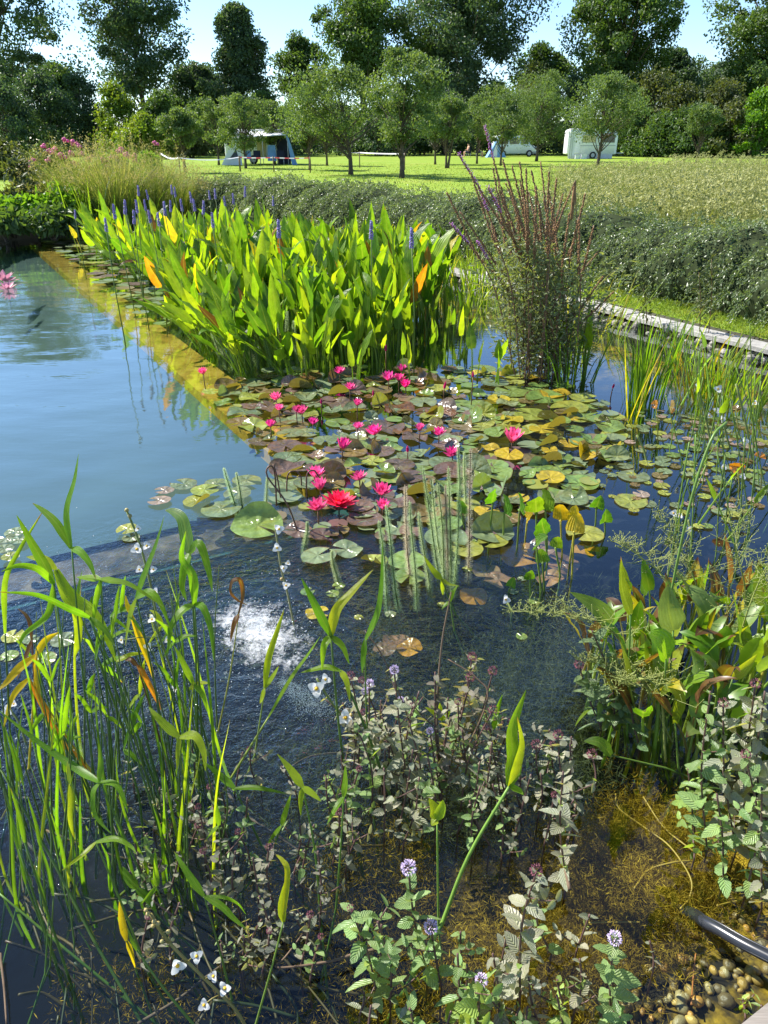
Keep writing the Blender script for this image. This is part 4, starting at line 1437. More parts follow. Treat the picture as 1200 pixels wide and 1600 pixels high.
for t in pick_objs:
    ex = []
    if t['s_']:
        ex.append(('one', 'two', 'three', 'several')[min(t['s_'], 4) - 1] + ' violet spike' + ('s' if t['s_'] > 1 else ''))
    if t['f_']:
        ex.append('a ' + t['f_'] + ' leaf')
    t['label'] = 'tall pickerelweed ' + ('with ' + ' and '.join(ex) + ' ' if ex else 'with only green leaves ') + t['w_']
    t['label'] = ' '.join(t['label'].split()[:16])
    for k in ('w_', 'f_', 's_'):
        del t[k]

# small young plants in front of the stand and between stand and loosestrife
YW = ((556, 600), (520, 575), (497, 560), (585, 575), (612, 560), (640, 548), (668, 530), (700, 540), (724, 560), (680, 575), (742, 590), (640, 600), (775, 600), (470, 590), (705, 500), (730, 520))
for i, (u, v) in enumerate(YW):
    p = G(u, v)
    nlv = r5.randint(2, 4)
    t = thing('pickerelweed', ('pair of narrow leaves', 'three narrow leaves', 'four narrow leaves')[nlv - 2] + ' standing in open water ' + ('before the left half of the large stand' if u < 560 else ('before the right half of the large stand' if u < 650 else ('between the large stand and the loosestrife' if v < 570 else 'before the loosestrife'))), 'water plant', p, 'young plants in front of the stand')
    for k in range(nlv):
        put('leaf', r5.choice(PICK_YOUNG), t, place(p + Vector((r5.uniform(-.05, .05), r5.uniform(-.05, .05), 0)), r5.uniform(0, 6), r5.uniform(0.8, 1.35)), vary(r5.choice(GREENS[2:]), r5))


# ---- blades for rushes, sword leaves, grasses
def blade_mesh(h, w, lean, bend, r, mat, n=8, sink=0.15, fold=0.35):
    mb = MB()
    p, a = Vector((0, 0, -sink)), lean * 0.3
    pts = [p.copy()]
    for i in range(n):
        L = (h + sink) / n
        a = lean * (i / n) + bend * max(0, i / n - 0.55) ** 1.5 * 3
        p = p + Vector((math.sin(a) * L, 0, math.cos(a) * L))
        pts.append(p.copy())
    mb.ribbon(pts, [w * (0.55 + 0.45 * min(1, 2 * i / n)) * (1 - (i / n) ** 3) + 0.0004 for i in range(n + 1)], Vector((-1, 0.3 * r.uniform(-1, 1), 0.4)), fold=fold, twist=r.uniform(-0.8, 0.8))
    return mb.mesh('blade', mat)


BL = [blade_mesh(r5.uniform(0.42, 0.72), r5.uniform(0.006, 0.011), r5.uniform(0.05, 0.45), r5.choice([0, 0, 0.3, 1.0]), r5, M['leaf']) for _ in range(12)]
BL_THIN = [blade_mesh(r5.uniform(0.45, 0.75), r5.uniform(0.0025, 0.004), r5.uniform(0.05, 0.5), r5.choice([0, 0.2, 0.6]), r5, M['leaf']) for _ in range(8)]


def clump(name, label, cat, p, meshes, n, spread, cols, sc=(0.8, 1.1), group=None, tilt=0.25, rr=None):
    r = rr or r5
    t = thing(name, label, cat, p, group)
    for k in range(n):
        a = r.uniform(0, 2 * math.pi)
        d = spread * r.random() ** 0.6
        q = Vector((p[0] + math.cos(a) * d, p[1] + math.sin(a) * d, p[2]))
        put('blade', r.choice(meshes), t, place(q, a + r.uniform(-1, 1), r.uniform(*sc), r.uniform(0, tilt), a), vary(r.choice(cols), r))
    return t


CG = GREENS[:4]
clump('sword_leaf_clump', 'dense deep green clump of sword leaves right of the loosestrife bush', 'water plant', G(1002, 632), BL, 62, 0.16, GREENS[:3], (0.85, 1.15), 'sword leaf clumps', 0.12)
for u, v, n, s, lb in ((1085, 628, 34, 0.2, 'light green clump of sword leaves before the stone edge, left part'), (1128, 630, 38, 0.2, 'light green clump of sword leaves before the stone edge, middle part'), (1172, 640, 30, 0.2, 'light green clump of sword leaves by the right edge of the view'), (1108, 585, 22, 0.2, 'short sword leaf clump close below the coping'), (1060, 560, 18, 0.15, 'sparse sword leaf clump behind the deep green one')):
    clump('sword_leaf_clump', lb, 'water plant', G(u, v), BL, n, s, GREENS[1:] + [YELLOW], (0.6, 0.9), 'sword leaf clumps', 0.35)
clump('sword_leaf_clump', 'few yellow withered sword leaves left of the deep green clump', 'water plant', G(985, 650), BL, 5, 0.07, [YELLOW, (0.35, 0.33, 0.03)], (0.75, 1.0), 'sword leaf clumps', 0.25)
clump('sword_leaf_clump', 'thin leaf clump at the foot of the loosestrife bush', 'water plant', G(890, 600), BL, 34, 0.2, GREENS[:3], (0.6, 0.95), 'sword leaf clumps', 0.3)
clump('sword_leaf_clump', 'loose leaves in the water right of the pickerelweed stand', 'water plant', G(715, 480), BL, 40, 0.35, GREENS[2:], (0.7, 1.0), 'sword leaf clumps', 0.4)
clump('sword_leaf_clump', 'light green leaves behind the loosestrife bush', 'water plant', G(745, 450), BL, 40, 0.35, GREENS[2:], (0.7, 1.0), 'sword leaf clumps', 0.4)
for i, (a_, b_, lb) in enumerate(((4.25, 2.6, 'mixed light green plants hiding the stone edge behind the loosestrife'), (4.2, 3.8, 'mixed light green plants along the stone edge, next to the far ones'), (4.2, 5.2, 'mixed light green plants along the far stone edge'), (4.3, 6.6, 'farthest mixed plants along the stone edge'), (4.0, 1.9, 'leafy plants right behind the loosestrife'))):
    clump('sword_leaf_clump', lb, 'water plant', AB(a_, b_), BL, 46, 0.45, GREENS[2:] + [(0.3, 0.3, 0.05)], (0.7, 1.0), 'sword leaf clumps', 0.4)
# rushes of the far left corner of the pond
for u, v, n, lb in ((175, 366, 60, 'tall green rush clump at the far corner of the pond, left part'), (215, 362, 70, 'tall green rush clump at the far corner of the pond, middle part'), (258, 356, 60, 'tall green rush clump at the far corner of the pond, right part'), (140, 372, 45, 'low rush clump at the water edge, leftmost')):
    clump('rush_clump', lb, 'rushes', G(u, v), BL, n, 0.55, GREENS[1:4], (1.3, 1.9), 'rush clumps at the far corner', 0.15)
clump('reed', 'single arching leaves left of the pickerelweed stand', 'water plant', G(150, 395), PICK_YOUNG, 10, 0.3, GREENS[3:] + [YELLOW], (1.2, 1.7), None, 0.4)

# ornamental grass mounds behind the rushes
M['f_straw'] = foliage_mat('straw_grass', [(0.0, (0.14, 0.17, 0.04)), (0.5, (0.28, 0.27, 0.09)), (1.0, (0.46, 0.39, 0.22))], transl=0.4, rough=0.6, spec=0.3, patch=0.25, tmul=(1.4, 1.3, 0.7))


M['f_feather'] = foliage_mat('feather_grass', [(0.0, (0.08, 0.15, 0.03)), (0.5, (0.17, 0.23, 0.05)), (1.0, (0.36, 0.36, 0.14))], transl=0.45, rough=0.6, spec=0.3, patch=0.25, tmul=(1.6, 1.5, 0.6))


def grass_mound(label, p, h, r, n, mat, seed, group, name='ornamental_grass', w=0.006):
    rs = np.random.RandomState(seed)
    t = thing(name, label, 'grass clump', p, group)
    a = rs.rand(n) * 6.283
    d0 = r * 0.55 * rs.rand(n) ** 0.7
    lean = rs.rand(n) ** 0.7
    H = h * (0.65 + 0.4 * rs.rand(n))
    K = 6
    V = np.empty((n, K, 2, 3))
    side = np.stack([-np.sin(a), np.cos(a), np.zeros(n)], 1)
    fa = rs.rand(n) * 6.283
    side = np.stack([np.cos(fa), np.sin(fa), np.zeros(n)], 1)
    for i in range(K):
        s = i / (K - 1)
        rad = d0 + r * lean * s ** 1.8
        z = p[2] + H * (s - 0.42 * lean * s ** 3)
        c = np.stack([p[0] + rad * np.cos(a), p[1] + rad * np.sin(a), z], 1)
        ww = w * (1 - s * 0.8)
        V[:, i, 0] = c - side * ww
        V[:, i, 1] = c + side * ww
    base = (np.arange(n) * K * 2)[:, None, None] + (np.arange(K - 1) * 2)[None, :, None] + np.array([0, 1, 3, 2])[None, None, :]
    put('blades', mesh_np('grass_blades', V.reshape(-1, 3), base.reshape(-1, 4), mat, np.repeat(rs.rand(n), K * 2)), t, kind='stuff')
    # feathery heads
    idx = rs.choice(n, n // 3, replace=False)
    P = np.repeat(V[idx, K - 1, 0], 9, 0) + rs.normal(size=(len(idx) * 9, 3)) * np.array([0.025, 0.025, 0.05])
    VV, Q, tt = leaf_cloud(P, 0.045, 0.006, D=np.array([0, 0, 0.6]), rs=rs)
    put('plumes', mesh_np('grass_plumes', VV, Q, M['f_straw'], 0.5 + 0.5 * tt), t, kind='stuff')
    return t


for i, (u, Y, h, r, lb) in enumerate(((185, 16.6, 1.75, 1.0, 'feathery straw coloured grass mound below the pink flowering shrub'), (235, 17.4, 1.7, 1.0, 'feathery grass mound right of the first, behind the rushes'),
                                      (135, 17.0, 1.75, 0.9, 'greener grass mound at the left of the feathery ones'), (278, 18.5, 1.25, 0.8, 'low straw coloured grass mound at the right end of the row'))):
    p = ground_at(u, Y)
    grass_mound(lb, p, h, r, 1100, M['f_feather'], 40 + i, 'feathery grass mounds at the far corner')

# pink flowering shrub
r6 = random.Random(66)
M['blossom'] = plain_mat('pink_blossom', (0.62, 0.10, 0.26), 0.6, 0.3, 0.25, 20)
_mb = MB()
for k in range(9):
    _mb.blob((r6.uniform(-.6, .6), r6.uniform(-.6, .6), r6.uniform(-.4, .4)), r6.uniform(0.35, 0.6), 6, 4, jit=0.3, rg=r6)
BLOSSOM = _mb.mesh('blossom', M['blossom'])
for (u, Y, tv, hw, lb, fl) in ((95, 19.5, 222, 52, 'loose tall shrub with bright pink blossoms at the far left corner', ((68, 228), (103, 219), (116, 223), (124, 228), (80, 237), (86, 232), (110, 240), (98, 244), (127, 240), (138, 250), (50, 252), (75, 250), (142, 245), (118, 256), (140, 262), (46, 262))),
                               (192, 20.5, 236, 34, 'pale green shrub with pink blossoms behind the grass mounds', ((187, 235), (195, 241), (174, 247), (181, 245), (180, 251), (162, 250), (200, 243), (210, 243), (212, 251), (244, 224), (168, 260), (150, 262)))):
    p = ground_at(u, Y)
    h = ztop(tv, Y) - LAWN_Z
    t = tree('flowering_shrub', lb, 'shrub', p, h, hw * Y / 1293, 0.4, M['f_olive'] if u < 150 else M['f_fresh'], 40, 130, 0.10, 0.32, 'bush', 0.03, int(u), 'pink flowering shrubs', stems=4)
    for (fu, fv) in fl:
        put('blossom', BLOSSOM, t, place(DY(fu, fv, Y - 0.5 + r6.uniform(-.3, .3)), r6.uniform(0, 6), 0.085 * r6.uniform(0.7, 1.3)))
tree('shrub', 'pale feathery green shrub right of the pink blossoms', 'shrub', ground_at(240, 21), ztop(235, 21) - LAWN_Z, 0.35, 0.2, M['f_fresh'], 26, 200, 0.09, 0.25, 'bush', 0.02, 70, None, stems=3)
tree('shrub', 'small round dark shrub with white flowers at the end of the hedge', 'shrub', ground_at(318, 19), 0.85, 0.42, 0.1, M['f_dark'], 22, 120, 0.06, 0.2, 'bush', 0.02, 71, None, stems=3)
tree('shrub', 'low orange tinged shrub between grass mounds and hedge', 'shrub', ground_at(292, 19.5), 0.75, 0.4, 0.1, M['f_straw'], 20, 110, 0.06, 0.2, 'bush', 0.02, 72, None, stems=3)

# leafy plants on the far left bank
for i, (u, Y, h, r, mt, lb) in enumerate(((20, 15.4, 0.7, 0.5, 'f_fresh', 'bright broad leaved plant on the bank at the left edge'), (62, 15.6, 0.7, 0.5, 'f_fresh', 'bright leafy plant on the bank, second from the left edge'),
                                          (100, 16.0, 0.8, 0.45, 'f_fresh', 'taller leafy plant on the bank left of the rushes'), (135, 16.4, 0.8, 0.4, 'f_fresh', 'leafy plant next to the leftmost rushes'), (45, 17.0, 1.35, 0.7, 'f_olive', 'tall loose plant behind the bank plants at the left'), (-20, 15.4, 0.8, 0.6, 'f_fresh', 'leafy plant cut by the left edge of the view'), (85, 15.0, 0.5, 0.5, 'f_mid', 'low leaves overhanging the far water edge'), (10, 14.8, 0.5, 0.5, 'f_mid', 'low leaves overhanging the water at the left edge'))):
    tree('bank_plant', lb, 'bank plant', ground_at(u, Y), h, r, 0.1, M[mt], 24, 60, 0.15, 0.28, 'bush', 0.018, 800 + i, 'leafy plants on the far bank', droop=0.35, stems=4)
tree('bush', 'grey green bush at the left edge beyond the lawn', 'bush', ground_at(10, 38), 2.0, 2.2, 0.1, M['f_olive'], 40, 150, 0.16, 0.7, 'bush', 0.05, 900, 'bushes along the edge of the field', stems=3)

# ---- purple loosestrife bush
M['f_loose'] = foliage_mat('loosestrife_leaves', [(0.0, (0.10, 0.13, 0.06)), (0.5, (0.16, 0.20, 0.09)), (1.0, (0.27, 0.30, 0.16))], transl=0.4, spec=0.6, rough=0.4, patch=0.35, pscale=3.0)
M['spike_dry'] = plain_mat('seed_spike', (0.24, 0.135, 0.065), 0.85, 0.2, 0.4, 30)
M['purple'] = plain_mat('purple_flowers', (0.50, 0.17, 0.52), 0.7, 0.2, 0.3, 60)
lb_c = G(850, 585)
ls = thing('loosestrife_bush', 'tall bushy purple loosestrife with brown seed spikes and a few purple flowers', 'water plant', lb_c)
r7 = random.Random(77)
TIPS = [(757, 198, 1), (716, 240, 1), (735, 268, 0), (748, 292, 1), (770, 262, 0), (785, 248, 0), (800, 258, 0), (812, 252, 0), (830, 265, 0), (845, 252, 0), (858, 268, 0), (870, 278, 0), (880, 302, 0), (899, 282, 0), (915, 302, 0), (928, 352, 0),
        (890, 332, 0), (800, 302, 0), (820, 312, 0), (850, 312, 0), (776, 332, 0), (698, 300, 0), (704, 350, 1), (762, 292, 1), (790, 285, 0), (838, 290, 0), (865, 322, 0), (905, 340, 0), (812, 280, 0), (826, 300, 0), (842, 318, 0), (786, 312, 0), (745, 378, 1), (718, 330, 0), (874, 346, 0), (857, 296, 0), (898, 372, 0), (936, 392, 0), (768, 352, 0),
        (808, 330, 0), (832, 340, 0), (853, 350, 0), (793, 345, 0), (944, 430, 0), (960, 455, 0), (822, 262, 0), (778, 290, 0), (790, 268, 0)]
lp_, ld_ = [], []
for (u, v, fl) in TIPS:
    Y = r7.uniform(5.7, 6.7)
    tip = DY(u, v, Y)
    b0 = lb_c + Vector((r7.uniform(-.28, .28), r7.uniform(-.2, .25), -0.2))
    mid = b0.lerp(tip, 0.5) + Vector(((b0.x - tip.x) * 0.12 + r7.uniform(-.03, .03), r7.uniform(-.04, .04), 0.06))
    pts = catmull([b0, mid, mid.lerp(tip, 0.5) + Vector((r7.uniform(-.015, .015), 0, 0.01)), tip], 7)
    n = len(pts)
    mb = MB()
    mb.tube(pts, [0.0062 - 0.0032 * i / n for i in range(n)], 5)
    put('stem', mb.mesh('loosestrife_stem', M['stem']), ls, color=(0.17, 0.095, 0.06))
    k0 = int(n * 0.5)
    mb = MB()
    for i in range(k0, n - 1):
        for s in range(6):
            q = pts[i].lerp(pts[i + 1], s / 6)
            for w_ in range(2):
                a = r7.uniform(0, 6.28)
                rr = 0.009 * (1.15 - 0.8 * (i - k0) / (n - k0))
                mb.blob((q.x + math.cos(a) * rr, q.y + math.sin(a) * rr, q.z), (0.006, 0.006, 0.008), 4, 2)
    put('seed_spike', mb.mesh('seed_spike', M['spike_dry']), ls)
    if fl:
        mb = MB()
        for s in range(46):
            q = tip.lerp(pts[-4], s / 46 * 1.2) + Vector((r7.uniform(-.006, .006), 0, 0.01))
            a = s * 2.4
            mb.blob((q.x + math.cos(a) * 0.010, q.y + math.sin(a) * 0.010, q.z), (0.006, 0.006, 0.004), 5, 3)
        put('flower_spike', mb.mesh('purple_spike', M['purple']), ls)
    for i in range(2, k0 + 1):
        for s in range(11):
            q = pts[i].lerp(pts[min(i + 1, n - 1)], r7.random())
            a = r7.uniform(0, 6.28)
            sp = 0.05 + 0.15 * math.sin(math.pi * i / k0) 
            lp_.append((q.x + math.cos(a) * sp * r7.random(), q.y + math.sin(a) * sp * r7.random(), q.z + r7.uniform(-.05, .05)))
            ld_.append((math.cos(a), math.sin(a), r7.uniform(-0.3, 0.8)))
# dense lower skirt of leaves
for k in range(1900):
    a = r7.uniform(0, 6.28)
    d = 0.50 * r7.random() ** 0.55
    z = 0.08 + 0.85 * r7.random()
    d *= 0.7 + 0.65 * z
    lp_.append((lb_c.x + math.cos(a) * d * 1.05, lb_c.y + 0.1 + math.sin(a) * d * 0.8, z))
    ld_.append((math.cos(a), math.sin(a), r7.uniform(-0.4, 0.7)))
V, Q, t_ = leaf_cloud(np.array(lp_), 0.058, 0.0075, D=np.array(ld_) * 1.2, spread=0.7, rs=np.random.RandomState(8))
put('foliage', mesh_np('loosestrife_foliage', V, Q, M['f_loose'], t_), ls, kind='stuff')
# twiggy side stems of the bush
for k in range(26):
    b0 = lb_c + Vector((r7.uniform(-.25, .25), r7.uniform(-.2, .2), r7.uniform(0.1, 0.5)))
    e = b0 + Vector((r7.uniform(-.55, .65), r7.uniform(-.35, .3), r7.uniform(0.25, 0.7)))
    mb = MB(); mb.tube(catmull([b0, b0.lerp(e, .5) + Vector((0, 0, -.04)), e], 4), [0.004 - 0.0003 * i for i in range(9)], 4)
    put('stem', mb.mesh('loosestrife_twig', M['stem']), ls, color=(0.10, 0.07, 0.04))
# cat-tail like brown seed head and its stalk
ct = thing('brown_seed_stalk', 'single thick brown seed stalk at the right side of the loosestrife', 'seed stalk', G(905, 560))
tp = DY(899, 283, 6.2)
mb = MB(); mb.tube(catmull([G(905, 560), (G(905, 560) + tp) / 2, tp], 5), 0.004, 5)
put('stem', mb.mesh('seed_stalk', M['stem']), ct, color=(0.12, 0.07, 0.04))
mb = MB(); mb.tube([tp + Vector((0, 0, z)) for z in (-0.28, -0.26, -0.12, -0.02, 0.0)], [0.006, 0.012, 0.015, 0.011, 0.003], 8)
put('seed_head', mb.mesh('seed_head', M['spike_dry']), ct)
# broad green leaves before the loosestrife
for i, (u, v, s, lb) in enumerate(((868, 585, 0.9, 'broad light green arrow leaved plant before the loosestrife, left one'), (912, 590, 0.95, 'broad light green arrow leaved plant before the loosestrife, right one'))):
    p = G(u, v)
    t = thing('arrowhead_plant', lb, 'water plant', p)
    for k in range(4):
        put('leaf', r5.choice(PICK_YOUNG), t, place(p, r5.uniform(0, 6), s * r5.uniform(1.0, 1.5)), vary(GREENS[2 + k % 3], r5))
# dry dock stalks standing on the coping edge
for i, (u, v, tu, tv, lb) in enumerate(((1093, 520, 1092, 425, 'thin dry stalk with green tip on the stone edge'), (1107, 522, 1112, 405, 'reddish dry dock stalk on the stone edge'), (1010, 505, 1005, 450, 'short leafy stalk at the left end of the visible coping'))):
    p = G(u, v, 0.1)
    t = thing('dock_stalk', lb, 'weed', p, 'stalks on the stone edge')
    tp = DY(tu, tv, p.y)
    pts = catmull([p, p.lerp(tp, .5) + Vector((.015, 0, 0)), tp], 4)
    mb = MB(); mb.tube(pts, [0.005 - 0.0004 * k for k in range(9)], 5)
    put('stem', mb.mesh('dock_stem', M['stem']), t, color=(0.16, 0.09, 0.04))
    P = np.array([tuple(pts[2 + int(6.9 * r5.random())]) for _ in range(110)]) + np.random.RandomState(i).normal(size=(110, 3)) * 0.02
    V, Q, t_ = leaf_cloud(P, 0.045, 0.009, D=np.array([0, 0, .4]), rs=np.random.RandomState(i))
    put('foliage', mesh_np('dock_foliage', V, Q, M['f_olive'], t_), t, kind='stuff')
# ------------------------------------------------------------------ water lilies
r8 = random.Random(88)


def pad_mesh(kind, r, lines=None):
    NSEG, RINGS = 28, (0.0, 0.3, 0.6, 0.82, 0.94, 1.0)
    notch = r.uniform(0.12, 0.3)
    mb = MB()
    vs, al, ac = [], [], []
    ph, fold_dir = r.uniform(0, 6), r.uniform(0, 6.28)
    for ri, rr in enumerate(RINGS):
        for k in range(NSEG + 1):
            th = notch + (2 * math.pi - 2 * notch) * k / NSEG
            cusp = 1 + 0.10 * (math.exp(-((k) / 2.2) ** 2) + math.exp(-((NSEG - k) / 2.2) ** 2))
            R = rr * cusp * (1 + 0.025 * math.sin(th * 3 + ph) + 0.012 * math.sin(th * 9 + ph))
            x, y = R * math.cos(th), R * math.sin(th)
            z = 0.012 * rr * math.sin(th * 5 + ph)
            s = x * math.cos(fold_dir) + y * math.sin(fold_dir)
            if kind == 'bowl':
                z += 0.10 * rr ** 3
            elif kind == 'curl':
                q = max(0, s - 0.25)
                z += 1.1 * q ** 1.5
                x -= math.cos(fold_dir) * 0.45 * q ** 1.4
                y -= math.sin(fold_dir) * 0.45 * q ** 1.4
            elif kind == 'cup':
                z += 0.42 * rr ** 2.2 * (0.55 + 0.45 * math.sin(th * 2 + ph))
                x *= 1 - 0.12 * rr; y *= 1 - 0.12 * rr
            elif kind == 'fold':
                q = max(0, s + 0.05)
                z += 0.85 * q
                x -= math.cos(fold_dir) * 0.75 * q
                y -= math.sin(fold_dir) * 0.75 * q
            elif kind == 'wave':
                z += 0.13 * rr ** 2 * math.sin(th * 3 + ph) + 0.06 * rr
            vs.append(Vector((x, y, z)))
            al.append(rr)
            ac.append(th / math.pi - 1)
    fs = []
    W = NSEG + 1
    for ri in range(len(RINGS) - 1):
        for k in range(NSEG):
            a = ri * W + k
            fs.append((a, a + W, a + W + 1, a + 1) if ri else (a, a + W, a + W + 1))
    mb.add(vs, fs, al, ac)
    return mb.mesh('lily_pad', M['pad'])


PADS = {k: [pad_mesh(k, r8) for _ in range(4)] for k in ('flat', 'bowl', 'curl', 'cup', 'fold', 'wave')}
COLS = {'grey green': (0.17, 0.22, 0.12), 'fresh green': (0.16, 0.24, 0.065), 'yellow green': (0.26, 0.29, 0.06), 'bronze': (0.17, 0.125, 0.05), 'maroon': (0.15, 0.10, 0.08), 'yellow': (0.44, 0.33, 0.03), 'brown': (0.15, 0.075, 0.03), 'pale pinkish': (0.3, 0.22, 0.19)}
STATE = {'flat': 'flat', 'bowl': 'slightly raised', 'curl': 'curled up', 'cup': 'cupped', 'fold': 'half folded', 'wave': 'wavy'}

FLOWERS = [  # u, v, width px, kind, label
    (530, 790, 35, 'red', 'largest fully open red water lily at the front of the bed'),
    (497, 797, 25, 'pink', 'pink lily just left of the large red one'),
    (501, 766, 25, 'pink', 'lower flower of the pink pair behind the large red lily'),
    (494, 748, 25, 'pink', 'upper flower of the pink pair behind the large red lily'),
    (562, 751, 21, 'pink', 'pink lily behind and right of the large red one, orange centre visible'),
    (596, 774, 26, 'pink', 'deep pink open lily right of the large red one'),
    (598, 796, 22, 'pink', 'pink lily under the deep pink one, right of the red lily'),
    (707, 713, 20, 'pink', 'pink lily in front of the tall mare\'s tail stems'),
    (800, 692, 30, 'pink', 'wide pink lily alone at the right side of the bed'),
    (686, 680, 17, 'pink', 'small pink lily right of the half open one on the dark pads'),
    (656, 674, 16, 'pink', 'half open pink lily among dark pads right of the centre'),
    (637, 707, 13, 'bud', 'dark pink bud lying low between the centre and the right group'),
    (586, 680, 22, 'pink', 'upright pink lily on a dark stalk in the centre of the bed'),
    (559, 670, 15, 'pink', 'small pink lily left of the upright central one'),
    (535, 703, 24, 'pink', 'pale pink lily low in the water left of the centre'),
    (489, 664, 15, 'pink', 'small upright pink lily left of the centre on a thin stalk'),
    (472, 647, 18, 'pink', 'right flower of the small pair near the basin corner'),
    (463, 643, 13, 'pink', 'left flower of the small pair near the basin corner'),
    (423, 668, 16, 'pink', 'pink lily nearest to the open basin'),
    (432, 625, 16, 'pink', 'upper pink lily at the left end of the bed'),
    (436, 641, 13, 'pink', 'lower pale pink lily at the left end of the bed'),
    (502, 632, 10, 'bud', 'closed bud left of the small centre group'),
    (547, 609, 15, 'pink', 'pink lily behind the pale curled pads'),
    (558, 634, 14, 'pink', 'single pink lily in the middle of the bed on a curled pad'),
    (584, 620, 11, 'bud', 'upright pink bud right of the middle lily'),
    (607, 595, 19, 'pink', 'left flower of the three pink lilies at the back'),
    (623, 595, 16, 'pink', 'middle flower of the three pink lilies at the back'),
    (634, 606, 17, 'pink', 'lowest flower of the three pink lilies at the back'),
    (628, 581, 15, 'pink', 'pink lily farthest back behind the three'),
    (531, 584, 15, 'pink', 'pink lily close to the pickerelweed stand'),
    (694, 608, 13, 'bud', 'deep pink bud with its reflection in the dark gap'),
    (739, 590, 11, 'bud', 'pink bud on a tall stalk before the loosestrife'),
    (603, 549, 11, 'bud', 'small pink bud standing high before the pickerelweed'),
    (318, 585, 14, 'pink', 'pale pink lily floating by the submerged wall, left of all others'),
    (957, 607, 9, 'bud', 'dark pink bud near the deep green sword leaves'),
    (6, 440, 26, 'pale', 'pale pink lily in the open basin at the left edge'),
    (12, 452, 18, 'pale', 'pale pink lily lying lower on the water at the left edge'),
]


def petal_mesh(L, W, cup):
    mb = MB()
    n = 6
    pts = [Vector((L * (i / n) * 0.97 + 0.08 * L, 0, cup * (i / n) ** 1.7 * L)) for i in range(n + 1)]
    mb.ribbon(pts, [W * lance(0.1 + 0.9 * i / n, 0.8, 0.8) + 0.0004 for i in range(n + 1)], Vector((-0.3, 0, 1)), fold=0.35)
    return mb.mesh('petal', M['petal'])


PETALS = [petal_mesh(1.0, 0.2, 0.25), petal_mesh(0.9, 0.19, 0.2), petal_mesh(0.7, 0.15, 0.15)]
_mb = MB()
for k in range(26):
    a = k * 2.4
    rr = 0.05 + 0.2 * (k / 26) ** 0.6
    _mb.tube([Vector((rr * 0.5 * math.cos(a), rr * 0.5 * math.sin(a), 0.05)), Vector((rr * math.cos(a), rr * math.sin(a), 0.36 - rr * 0.4))], [0.028, 0.016], 4)
STAMEN = _mb.mesh('stamens', plain_mat('orange_stamens', (0.72, 0.24, 0.05), 0.6, 0.3, 0.2, 60))
FPOS = []
ROWS = {'red': ((11, 0.16, 0, 1.0), (10, 0.5, 1, 0.95), (8, 0.85, 1, 0.9), (7, 1.15, 2, 0.95)),
        'pink': ((8, 0.55, 0, 0.95), (8, 0.9, 0, 0.95), (7, 1.2, 1, 0.95)),
        'pale': ((8, 0.25, 0, 1.0), (7, 0.7, 1, 1.0)),
        'bud': ((5, 1.32, 0, 1.35), (4, 1.42, 1, 1.3))}
FCOL = {'red': (0.82, 0.035, 0.12), 'pink': (0.80, 0.04, 0.31), 'pale': (0.62, 0.3, 0.42), 'bud': (0.62, 0.06, 0.25)}
for (u, v, w, kind, lb) in FLOWERS:
    hgt = {'red': 0.035, 'pink': r8.uniform(0.03, 0.10), 'pale': 0.015, 'bud': r8.uniform(0.04, 0.11)}[kind]
    if (u, v) in ((739, 590), (603, 549)):
        hgt = 0.22
    p = G(u, v, hgt)
    R = 0.5 * w / pxm(p) * (1.75 if kind != 'bud' else 1.35)
    t = thing('water_lily_flower', lb, 'flower', p, 'water lily flowers in the pond')
    FPOS.append((p.x, p.y, lb))
    tx, td = r8.uniform(0, 0.3), r8.uniform(0, 6.28)
    opn = r8.uniform(-0.22, 0.22) if kind == 'pink' else 0.0
    fcol = vary(FCOL[kind], r8, 0.2)
    fcol = tuple(x + (0.75 - x) * (r8.uniform(0, 0.14) if kind == 'pink' else 0) for x in fcol)
    for (n, el, mi, sc) in ROWS[kind]:
        el = el + opn
        off = r8.uniform(0, 1)
        for k in range(n):
            a = 2 * math.pi * (k + off) / n + r8.uniform(-.08, .08)
            m_ = place(p, 0, 1.0, tx, td) @ Matrix.Rotation(a, 4, 'Z') @ Matrix.Rotation(-el + r8.uniform(-.08, .08), 4, 'Y') @ Matrix.Scale(R * sc, 4)
            put('petal', PETALS[mi], t, m_, vary(fcol, r8, 0.15))
    if kind in ('red', 'pink'):
        put('stamens', STAMEN, t, place(p, 0, R * (1.1 if kind == 'red' else 0.9), tx, td))
    mb = MB(); mb.tube(catmull([Vector((p.x + r8.uniform(-.04, .04), p.y + 0.03, -0.3)), Vector((p.x, p.y + 0.01, -0.05)), p], 3), 0.004, 5)
    put('stalk', mb.mesh('lily_stalk', M['stem']), t, color=(0.12, 0.06, 0.03))

LANDMARKS = FPOS
zc = [0.0]
pad_pos = []


SHORT = {}


def pad_label(cn, kind, big, p):
    best = min(LANDMARKS, key=lambda q: (q[0] - p.x) ** 2 + (q[1] - p.y) ** 2)
    dx, dy = p.x - best[0], p.y - best[1]
    d = math.hypot(dx, dy)
    rel = ('right of' if dx > 0 else 'left of') if abs(dx) > abs(dy) else ('behind' if dy > 0 else 'in front of')
    rel = ('just ' if d < 0.22 else ('well ' if d > 0.5 else '')) + rel
    return ' '.join(f"{big}{STATE[kind]} {cn} pad {rel} the {best[2]}".split()[:16])


